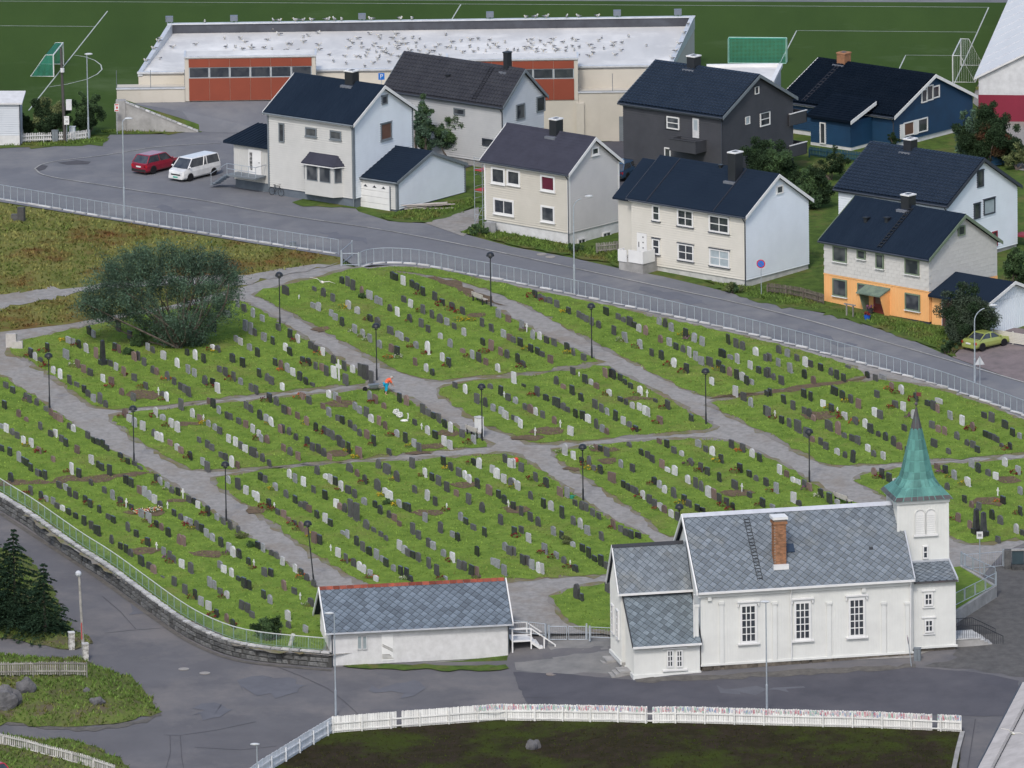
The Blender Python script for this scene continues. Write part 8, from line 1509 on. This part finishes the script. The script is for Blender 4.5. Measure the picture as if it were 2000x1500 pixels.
# ---------------------------------------------------------------- football goals
def goal(label, A, B, back, hgt, dep, frame, net, wire=.014, cell=.14):
    A, B = Vector(A), Vector(B); d = B - A; L = math.hypot(d.x, d.y); r = thing('football_goal', label, 'goal', A, math.atan2(d.y, d.x)); s_ = back
    f = MB(); f.tube([(0, 0, 0), (0, 0, hgt)], .06, 6); f.tube([(L, 0, 0), (L, 0, hgt)], .06, 6); f.tube([(0, 0, hgt), (L, 0, hgt)], .06, 6); f.build('goal_frame', frame, r); g = MB()
    for x in (0, L): g.tube([(x, 0, hgt), (x, s_ * .7, hgt), (x, s_ * dep, .04), (x, 0, .04)], .035, 5)
    g.tube([(0, s_ * dep, .04), (L, s_ * dep, .04)], .04, 5); g.build('stay_bars', frame, r); n = MB(); wq = wire / 2
    pts = [(0, hgt), (.7, hgt), (dep, .04)]
    i = 0
    while i * cell < L:
        x = i * cell; i += 1
        for (y0, z0), (y1, z1) in zip(pts, pts[1:]): n.poly([(x - wq, s_ * y0, z0), (x + wq, s_ * y0, z0), (x + wq, s_ * y1, z1), (x - wq, s_ * y1, z1)])
    for (y0, z0), (y1, z1) in zip(pts, pts[1:]):
        m_ = int(math.hypot(y1 - y0, z1 - z0) / cell)
        for j in range(m_ + 1): t = j / m_; y, z = y0 + (y1 - y0) * t, z0 + (z1 - z0) * t; n.poly([(0, s_ * y, z - wq), (L, s_ * y, z - wq), (L, s_ * y, z + wq), (0, s_ * y, z + wq)])
    for x in (0, L):
        for j in range(int(dep / cell)):
            y = j * cell; zt = hgt if y < .7 else hgt - (y - .7) / (dep - .7) * (hgt - .04); n.poly([(x, s_ * (y - wq), 0), (x, s_ * (y + wq), 0), (x, s_ * (y + wq), zt), (x, s_ * (y - wq), zt)])
    tag(n.build('net', net, r, fix=False), kind='stuff')
M_NETG = mat('green_net', (.03, .22, .15), rough=.8); M_NETW = mat('white_net', (.5, .52, .5), rough=.8); M_GF = mat('goal_white', (.7, .72, .7), rough=.5); M_GF2 = mat('goal_green', (.3, .5, .42), rough=.5)
goal('green-netted football goal standing left, seen from its side', G(105, 150), G(124, 126), 1, 2.0, 2.1, M_GF, M_NETG, .05, .11); goal('green-netted football goal standing right of the flat roof, seen from behind', G(1537, 121), G(1424, 120), 1, 2.2, .9, M_GF2, M_NETG, .03, .12); goal('white football goal on the right goal line', G(1861, 161), G(1877, 128), -1, 2.44, 2.0, M_GF, M_NETW, .016, .2)
# ---------------------------------------------------------------- gulls
gm = MB(); gm.ell((0, 0, .16), (.2, .085, .085), 8, 6, 1); gm.ell((.17, 0, .27), (.065, .05, .055), 7, 5, 1); gm.tube([(.12, 0, .19), (.165, 0, .26)], [.06, .045], 6, 1); gm.tube([(.22, 0, .265), (.29, 0, .25)], [.018, .004], 4, 2)
for s_ in (-1, 1): gm.loft([[(.12, s_ * .06, .2), (.05, s_ * .095, .13), (.0, s_ * .06, .235)], [(-.1, s_ * .06, .21), (-.1, s_ * .09, .13), (-.1, s_ * .03, .225)], [(-.33, s_ * .02, .19), (-.33, s_ * .03, .17), (-.33, s_ * .01, .195)]], 0); gm.tube([(.0, s_ * .03, .09), (.01, s_ * .03, 0)], .009, 4, 2)
GM = gm.mesh('gull', [M_BIRDG, M_BIRDW, M_BEAK]); gm.fix(GM); GM.polygons.foreach_set('use_smooth', [True] * len(GM.polygons))
GUL = {(500, 0): '145 240,180 270,90 312,65 375,125 382,245 345,275 348,222 402,240 395,285 432,305 433,340 430,330 392,365 412,370 330,368 290,410 278,490 352,495 388,470 400,450 412,430 425,485 258,575 430,605 478,705 495,697 440,735 318,755 338,795 302,720 378,825 340,825 372,785 445,815 448,850 518,915 495,880 390,870 415,860 440,920 360,928 342,940 405,965 435,950 462,1038 485,960 285,970 300,972 375,1015 385,995 403,1018 415,1055 430,1040 340,1105 335,1070 300,1095 268,1100 365,1105 380,1135 345,1170 343,1150 305,1222 297,1278 305,1250 335,1250 365,1190 385,1195 410,1208 397,1118 445,1280 400,1320 365,1360 403,1335 445,1290 440,1252 433,1340 425,1385 440,1440 432,1395 400,1400 370,1428 350,1483 270,1530 330,1495 370,1520 368,1560 380,1600 322,1675 312,1735 305,1670 365,1735 385,1700 405,1615 410,1795 398,1765 437,1820 445,1870 430,1828 315,1810 350,1830 375,1870 350,1890 370,1945 330,1965 390,1960 405,890 265',
 (1000, 0): '125 320,155 310,220 322,320 310,300 338,325 365,260 355,160 350,110 370,100 385,150 378,195 385,190 408,130 430,168 425,250 425,245 395,340 400,365 388,400 333,470 305,500 318,470 362,525 370,485 392,425 375,420 398,452 430,520 433,605 355,632 378,632 415,605 440,718 378,675 318,700 297,792 338,792 360,860 335,852 395,805 430,912 285,1050 358,15 388,45 395', (0, 0): '1350 370,1530 348,1248 458,1755 300,1765 370,1840 368,1880 300,1915 330,1965 355,1965 380,1895 385,1805 415,1730 422'}
RIM_ = '180 0,310 0,365 0,435 0,555 0,612 0,668 0,135 0,900 0,1125 0,1218 0,2110 0,2185 0,2268 0,2430 0,2520 0,2670 0,-400 0'
GL = []
for (ox, oy), s_ in GUL.items():
    for e in s_.split(','):
        a, b = e.split(); p = atz(ox + int(a) / 4, oy + int(b) / 4 + 2, zroof - .1); k = random.uniform(.95, 1.25)
        GL.append((p, k))
for i, (p, k) in enumerate(sorted(GL, key=lambda t: proj(t[0])[0])): tag(link('gull', GM, None, p, random.uniform(0, 6.283), (k, k, k)), 'gull on the grey flat roof, %s from the left' % ordh(i + 1), 'gull', 'gulls on the flat roof')
RS = sorted(int(e.split()[0]) for e in RIM_.split(','))
for e in RIM_.split(','):
    a = int(e.split()[0]); p = atz(500 + a / 4, 45, zroof + .8); k = random.uniform(1.05, 1.3); tag(link('gull', GM, None, (p.x, GYB - .18, zroof + .8), random.uniform(0, 6.283), (k, k, k)), 'gull perched on the rear edge of the flat roof, %s from the left' % ordw(RS.index(a) + 1), 'gull', 'gulls on the rear roof edge')
for i, t in enumerate((.1, .25, .4, .62, .8)): tag(link('gull', GM, None, (sx(xr - .15, D * t), GYF + D * t, zroof + .02 + .77 * t), random.uniform(0, 6.28), (1.1, 1.1, 1.1)), 'gull perched on the right sloping roof edge, %s from the front' % ordw(i + 1), 'gull', 'gulls on the right roof edge')
for i, t in enumerate((.2, .45, .6, .65)): tag(link('gull', GM, None, (sx(xl + .15, D * t), GYF + D * t, zroof + .02 + .77 * t), random.uniform(0, 6.28), (1.1, 1.1, 1.1)), 'gull perched on the left sloping roof edge, %s from the front' % ordw(i + 1), 'gull', 'gulls on the left roof edge')
def flying(label, px, py, dist, rz, roll, pitch):
    d = ray(px, py).normalized(); p = CAMP + d * dist; k = 1.0; m_ = MB(); m_.loft([[(x, r * math.cos(a), r * .9 * math.sin(a)) for a in [i * math.pi / 4 for i in range(8)]] for x, r in ((-.36, .015), (-.28, .05), (-.1, .085), (.08, .09), (.2, .07), (.26, .055), (.32, .05), (.37, .015))], 0)
    for s_ in (-1, 1): m_.loft([[(.12, s_ * .05, .04), (-.1, s_ * .05, .03), (-.1, s_ * .05, .015), (.12, s_ * .05, .01)], [(.17, s_ * .36, .15), (-.03, s_ * .36, .13), (-.03, s_ * .36, .12), (.17, s_ * .36, .125)], [(.05, s_ * .72, .10), (-.09, s_ * .7, .09), (-.09, s_ * .7, .085), (.05, s_ * .72, .085)]], 0)
    m_.loft([[(-.3, -.03, .01), (-.3, .03, .01), (-.3, .03, -.01), (-.3, -.03, -.01)], [(-.48, -.1, .0), (-.48, .1, .0), (-.48, .1, -.01), (-.48, -.1, -.01)]], 0); m_.tube([(.36, 0, 0), (.43, 0, -.015)], [.014, .003], 4, 1)
    o = m_.build('flying_gull', [mat('gull_cream', (.84, .80, .72), rough=.9), M_BEAK], smooth=True); o.location = p; o.rotation_euler = (roll, pitch, rz); o.scale = (1.05, 1.05, 1.05); tag(o, label, 'gull')
flying('white gull gliding over the graveyard near the street gate', 629, 551, 760, rad(-80), rad(-16), rad(-6)); flying('white gull gliding over the corrugated roof, lower right', 1978, 1432, 760, rad(-78), rad(-18), rad(-6))
# ---------------------------------------------------------------- the worker: one skinned figure bending over the stones
pw = G(754, 771); pr = thing('person', 'person in orange top and turquoise trousers bending forward beside a wheelbarrow', 'person', pw, rad(20))
def skin(name, V, E, Rd, m, parent, root=0, lv=2):
    me = bpy.data.meshes.new(name); me.from_pydata(V, E, []); o = link(name, me, parent); me.materials.append(m); o.modifiers.new('s', 'SKIN'); sv = me.skin_vertices[0].data
    for i, q in enumerate(Rd): sv[i].radius = (q, q); sv[i].use_root = (i == root)
    ss = o.modifiers.new('u', 'SUBSURF'); ss.levels = lv; ss.render_levels = lv
    for f in me.polygons: f.use_smooth = True
    return o
V = [(0, 0, .92), (.1, 0, 1.1), (.28, 0, 1.27), (.38, 0, 1.33), (.45, 0, 1.36), (0, .1, .88), (.06, .12, .48), (-.02, .12, .08), (.12, .13, .04), (0, -.1, .88), (.02, -.12, .48), (-.08, -.12, .08), (.06, -.13, .04), (.3, .2, 1.22), (.42, .26, .98), (.55, .22, .78), (.3, -.2, 1.22), (.44, -.26, .98), (.58, -.2, .78)]
E = [(0, 1), (1, 2), (2, 3), (3, 4), (0, 5), (5, 6), (6, 7), (7, 8), (0, 9), (9, 10), (10, 11), (11, 12), (2, 13), (13, 14), (14, 15), (2, 16), (16, 17), (17, 18)]
skin('body', V, E, [.15, .15, .16, .07, .06, .1, .075, .05, .045, .1, .075, .05, .045, .075, .05, .04, .075, .05, .04], plain('skin_tone', (.45, .27, .2)), pr)
skin('jacket', [V[0], V[1], V[2], V[3], V[13], V[14], V[16], V[17]], [(0, 1), (1, 2), (2, 3), (2, 4), (4, 5), (2, 6), (6, 7)], [.175, .18, .19, .1, .1, .07, .1, .07], plain('hi_vis_orange', (.85, .14, .06), .8), pr)
skin('trousers', [(.0, 0, .95), V[5], V[6], (-.01, .12, .3), V[9], V[10], (-.06, -.12, .3)], [(0, 1), (1, 2), (2, 3), (0, 4), (4, 5), (5, 6)], [.185, .135, .105, .085, .135, .105, .085], plain('turquoise_cloth', (.015, .26, .42), .85), pr)
skin('boots', [V[7], V[8], V[11], V[12], (-.01, .12, .34), (-.07, -.12, .34)], [(0, 1), (2, 3), (0, 4), (2, 5)], [.07, .06, .07, .06, .085, .085], M_SOLE, pr)
hd = MB(); hd.ell((.53, 0, 1.38), (.1, .08, .12), 12, 8); hd.ell((.63, 0, 1.36), (.022, .014, .022), 6, 4); hd.ell((.53, .085, 1.37), (.02, .012, .03), 6, 4); hd.ell((.53, -.085, 1.37), (.02, .012, .03), 6, 4); hd.build('head', MATS['skin_tone'], pr, True); MB().ell((.505, 0, 1.42), (.1, .088, .1), 10, 7).build('hair', plain('grey_hair', (.45, .43, .4)), pr, True)
ey = MB()
for s_ in (-1, 1): ey.ell((.622, s_ * .032, 1.385), (.012, .014, .01), 6, 4)
ey.box((.618, -.025, 1.315), (.628, .025, 1.323)); ey.build('face_marks', M_SOLE, pr)
for s_, wx in ((1, V[15]), (-1, V[18])):
    hnd = MB(); w0 = Vector(wx); hnd.ell(w0 + Vector((.03, 0, -.05)), (.035, .045, .05), 8, 5)
    for i in range(4): b0 = w0 + Vector((.04, (i - 1.5) * .022, -.08)); hnd.tube([b0, b0 + Vector((.02, 0, -.035)), b0 + Vector((.0, 0, -.07 + abs(i - 1.5) * .01))], [.011, .01, .007], 5)
    b0 = w0 + Vector((.03, -.045 * s_, -.04)); hnd.tube([b0, b0 + Vector((.02, -.02 * s_, -.03)), b0 + Vector((.03, -.015 * s_, -.055))], [.012, .011, .008], 5); hnd.build('hand', MATS['skin_tone'], pr)
b = thing('wheelbarrow', 'small dark wheelbarrow standing left of the worker', 'wheelbarrow', G(731, 764), rad(185)); MB().loft([[(-.25, -.2, .3), (.3, -.2, .3), (.3, .2, .3), (-.25, .2, .3)], [(-.4, -.32, .62), (.5, -.3, .55), (.5, .3, .55), (-.4, .32, .62)]]).build('tray', M_GTRIM, b)
fr = MB()
for s_ in (-1, 1): fr.tube([(.75, 0, .2), (.2, s_ * .2, .3), (-1.0, s_ * .3, .6)], .02, 5); fr.tube([(-.3, s_ * .22, .35), (-.35, s_ * .24, 0)], .02, 5)
fr.build('frame', M_BLACKMET, b); t = MB().lathe([(.1, -.04), (.2, -.04), (.2, .04), (.1, .04)], 12); t.v = [(v[0] + .75, v[2], v[1] + .2) for v in t.v]; t.build('wheel', M_RUBBER, b)
# ---------------------------------------------------------------- benches, monuments and other single things
def bench(label, px, py, rz, L=1.9):
    r = thing('bench', label, 'bench', G(px, py), rz, 'pale wooden benches'); M_ = mat('pale_bench_wood', (.5, .46, .4), (.4, .37, .33), rough=.8, scale=3)
    for i in range(3): MB().box((-L / 2, -.22 + i * .15, .43), (L / 2, -.1 + i * .15, .47)).build('seat_slat', M_, r)
    for i in range(3): MB().box((-L / 2, .24 + i * .02, .52 + i * .13), (L / 2, .27 + i * .02, .62 + i * .13)).build('back_slat', M_, r)
    for x in (-L / 2 + .15, L / 2 - .15): MB().box((x - .04, -.2, 0), (x + .04, -.12, .43)).box((x - .04, .18, 0), (x + .04, .28, .88)).box((x - .04, -.2, .38), (x + .04, .25, .43)).build('leg', M_BLACKMET, r)
bench('pale wooden bench beside the lamp near the street fence', 938, 592, ROW + math.pi); bench('pale wooden bench next to the white box at the path crossing', 927, 853, ROW + math.pi); bench('pale wooden bench just above the church ridge', 1648, 985, ROW + math.pi, 2.1)
p = G(936, 853); r = thing('white_locker', 'tall white box beside the bench at the path crossing', 'box', p, ROW); MB().box((-.3, -.25, 0), (.3, .25, 1.55)).build('box_body', M_WHITE, r); MB().box((-.33, -.28, 1.55), (.33, .28, 1.65)).build('lid', M_FOOT, r)
def block(name, label, px, py, w_, t_, h_, m_, rz=ROW, cat='monument'):
    o = MB().loft([[(-w_ / 2, -t_ / 2, -.1), (w_ / 2, -t_ / 2, -.1), (w_ / 2, t_ / 2, -.1), (-w_ / 2, t_ / 2, -.1)], [(-w_ / 2, -t_ / 2, h_ - .04), (w_ / 2, -t_ / 2, h_), (w_ / 2, t_ / 2, h_), (-w_ / 2, t_ / 2, h_ - .04)]]).build(name, m_); o.location = G(px, py); o.rotation_euler = (0, 0, rz); tag(o, label, cat)
M_PALEGR = mat('pale_granite', (.36, .34, .32), (.28, .265, .25), rough=.8, scale=3)
block('monument_slab', 'tall pale stone slab at the left end of the upper path', 23, 679, .9, .35, 1.2, M_PALEGR, rad(-20)); block('monument_slab', 'low pale stone slab in front of the tall one at the left', 34, 681, .9, .3, .65, M_PALEGR, rad(-8)); block('monument_slab', 'dark grey stone block in the brown field at the upper left', 42, 432, .6, .35, 1.25, TONE['d'][1], rad(-25)); block('monument_slab', 'low dark stone block beside the tall one in the brown field', 30, 431, .65, .35, .6, TONE['d'][1], rad(-15))
def obelisk(label, px, py, ptop, wb_):
    p = G(px, py); h = zfor(p.x, p.y, ptop) - p.z; r = thing('obelisk', label, 'obelisk', p, ROW, 'dark grave obelisks'); a, b_ = wb_ / 2, wb_ * .3
    q = lambda w_, z: [(-w_, -w_, z), (w_, -w_, z), (w_, w_, z), (-w_, w_, z)]
    MB().loft([q(a * 1.3, -.1), q(a * 1.3, h * .22)]).build('pedestal', TONE['k'][1], r); MB().loft([q(a * .85, h * .22), q(b_, h * .95), q(.02, h)]).build('shaft', TONE['k'][1], r)
obelisk('black obelisk right of the tower, the left one of two', 1907, 1043, 992, .5); obelisk('black obelisk right of the tower, the right one of two', 1921, 1048, 999, .5); obelisk('tall dark obelisk left of the willow', 201, 713, 663, .45)
for px, py, lb in ((774, 812, 'white round flower wreath on a grave below the worker, left one'), (781, 818, 'white round flower wreath on a grave below the worker, right one')):
    p = G(px, py); mb = MB(); 
    for i in range(40): a = i * 2.4; q_ = .24 * math.sqrt(i / 40); mb.ell((q_ * math.cos(a), .08 * math.sin(a * 1.7), .32 + q_ * math.sin(a)), (.07, .07, .07), 5, 4)
    o = mb.build('wreath', mat('wreath_white', (.72, .72, .7), rough=.9)); o.location = p; tag(o, lb, 'wreath')
p = G(790, 824); mb = MB(); mb.ell((0, 0, .1), (.35, .15, .12)); mb.tube([(.25, 0, .1), (.32, 0, .5), (.28, 0, .72), (.2, 0, .7)], [.07, .05, .045, .02], 7); o = mb.build('white_ornament', M_WHITE, smooth=True); o.location = p; tag(o, 'white curved grave ornament right of the two white wreaths', 'ornament')
bed = thing('funeral_flowers', 'heap of red, white and yellow funeral flowers on a fresh grave', 'flowers', G(289, 1001), ROW + math.pi / 2)
for k, (nm, col_) in enumerate((('red_flowers', (.5, .03, .04)), ('white_flowers', (.7, .7, .6)), ('yellow_flowers', (.6, .48, .16)), ('greenery', (.05, .1, .03)))):
    mb = MB()
    for i in range(70): x, y = random.uniform(-1.3, 1.3), random.gauss(0, .28); mb.ell((x, y, .1 + random.random() * .22), (.06, .06, .05), 5, 3)
    mb.build(nm, mat('bed_' + nm, col_, rough=.9), bed)
p = G(569 + 0, 1258 + 3); o = MB().lathe([(.16, 0), (.16, 1.0), (.15, 1.03)], 10).build('broken_column', mat('column_white', (.6, .6, .57), (.45, .45, .42), scale=3)); p = G(566, 1262); o.location = p; o.rotation_euler = (rad(8), rad(17), 0); tag(o, 'leaning white stone column behind the railing left of the shed', 'column')
p = G(1008, 903); o = MB().lathe([(.17, 0), (.2, .1), (.2, .3), (.12, .38)], 10).build('red_bucket', plain('bucket_red', (.6, .06, .03))); o.location = p; tag(o, 'bright red bucket at the edge of the plot behind the shed', 'bucket')
p = G(1117, 975); o = MB().lathe([(.14, 0), (.18, .3)], 10).tube([(.15, 0, .2), (.35, 0, .36)], .03, 5).build('watering_can', plain('can_green', (.02, .2, .12))); o.location = p; tag(o, 'green watering can beside a path lamp', 'can')
# scaffold at the beige house
sf = thing('scaffold', 'metal scaffold with red planks at the left end of the beige house', 'scaffold', H3.B - H3.X * (H3.Lw + .6) + H3.Y * .3, H3.yaw); tb = MB()
for x in (-.9, 0):
    for y in (0, 2.2): tb.tube([(x, y, -.4), (x, y, 6.2)], .03, 6)
    for z in (.6, 1.6, 2.6, 3.6, 4.6, 5.6): tb.tube([(x, 0, z), (x, 2.2, z)], .022, 5)
for z in (1.2, 3.2, 5.2, 6.1):
    for y in (0, 2.2): tb.tube([(-.9, y, z), (0, y, z)], .022, 5)
tb.tube([(-.9, 0, .5), (-.9, 2.2, 3.0)], .02, 5); tb.tube([(-.9, 0, 5.2), (-.9, 2.2, 3.0)], .02, 5); tb.build('tubes', M_GALV, sf)
for z in (3.3, 5.0): MB().box((-.9, 0, z), (0, 2.2, z + .06)).build('plank', plain('scaffold_red', (.35, .03, .04)), sf)
tm = MB(); lp = thing('lumber_pile', 'loose pale planks lying beside the garage', 'planks', G(835, 408), rad(15))
for i in range(9): MB().bar((random.uniform(-2.4, -1.4), random.uniform(-.7, .7), .05 + .05 * i), (random.uniform(1.4, 2.4), random.uniform(-.7, .7), .08 + .05 * i), .16, .05).build('plank', mat('plank_wood', (.42, .39, .36), (.3, .27, .25), rnd=.3), lp)
bk = thing('bicycle', 'dark bicycle leaning on the house wall left of the bay window', 'bicycle', G(540, 382), rad(-38)); bb_ = MB()
for x in (-.5, .5):
    t = [(x + .32 * math.cos(a), 0, .33 + .32 * math.sin(a)) for a in [i * math.pi / 8 for i in range(17)]]; MB().tube(t, .022, 5).build('wheel', M_RUBBER, bk)
for a, b_ in (((-.5, 0, .33), (-.1, 0, .35)), ((-.1, 0, .35), (-.2, 0, .85)), ((-.2, 0, .8), (.35, 0, .85)), ((.35, 0, .9), (.5, 0, .33)), ((-.1, 0, .35), (.35, 0, .8))): bb_.tube([a, b_], .02, 5)
bb_.tube([(.35, -.28, 1.0), (.35, .28, 1.0)], .018, 5); bb_.build('frame', M_BLACKMET, bk); MB().ell((-.2, 0, .92), (.14, .07, .04)).build('saddle', M_SOLE, bk)
p = G(1660, 618); sg_ = thing('clothes_post', 'small wooden railing before the apricot house', 'railing', p, rad(-42))
for x in (-.35, .35): MB().box((x - .05, -.05, 0), (x + .05, .05, .95)).build('post', M_WOODGR, sg_)
MB().box((-.6, -.06, .95), (.6, .06, 1.05)).build('rail', M_WOODGR, sg_)
for i, (px, py, c_) in enumerate(((1694, 625, (.01, .08, .4)), (1700, 612, (.03, .03, .035)))):
    p = G(px, py); r = thing('flower_pot', ['blue flower pot before the apricot house door', 'dark flower pot with purple flowers by the apricot house door'][i], 'pot', p); MB().lathe([(.2, 0), (.28, .35), (.3, .4)], 10).build('pot', plain('pot_%d' % i, c_), r)
    q = MB()
    for k in range(20): q.ell((random.gauss(0, .14), random.gauss(0, .14), .45 + random.random() * .25), (.07, .07, .06), 5, 4)
    q.build('flowers', [FM['R'][1], FM['P'][1]][i], r)
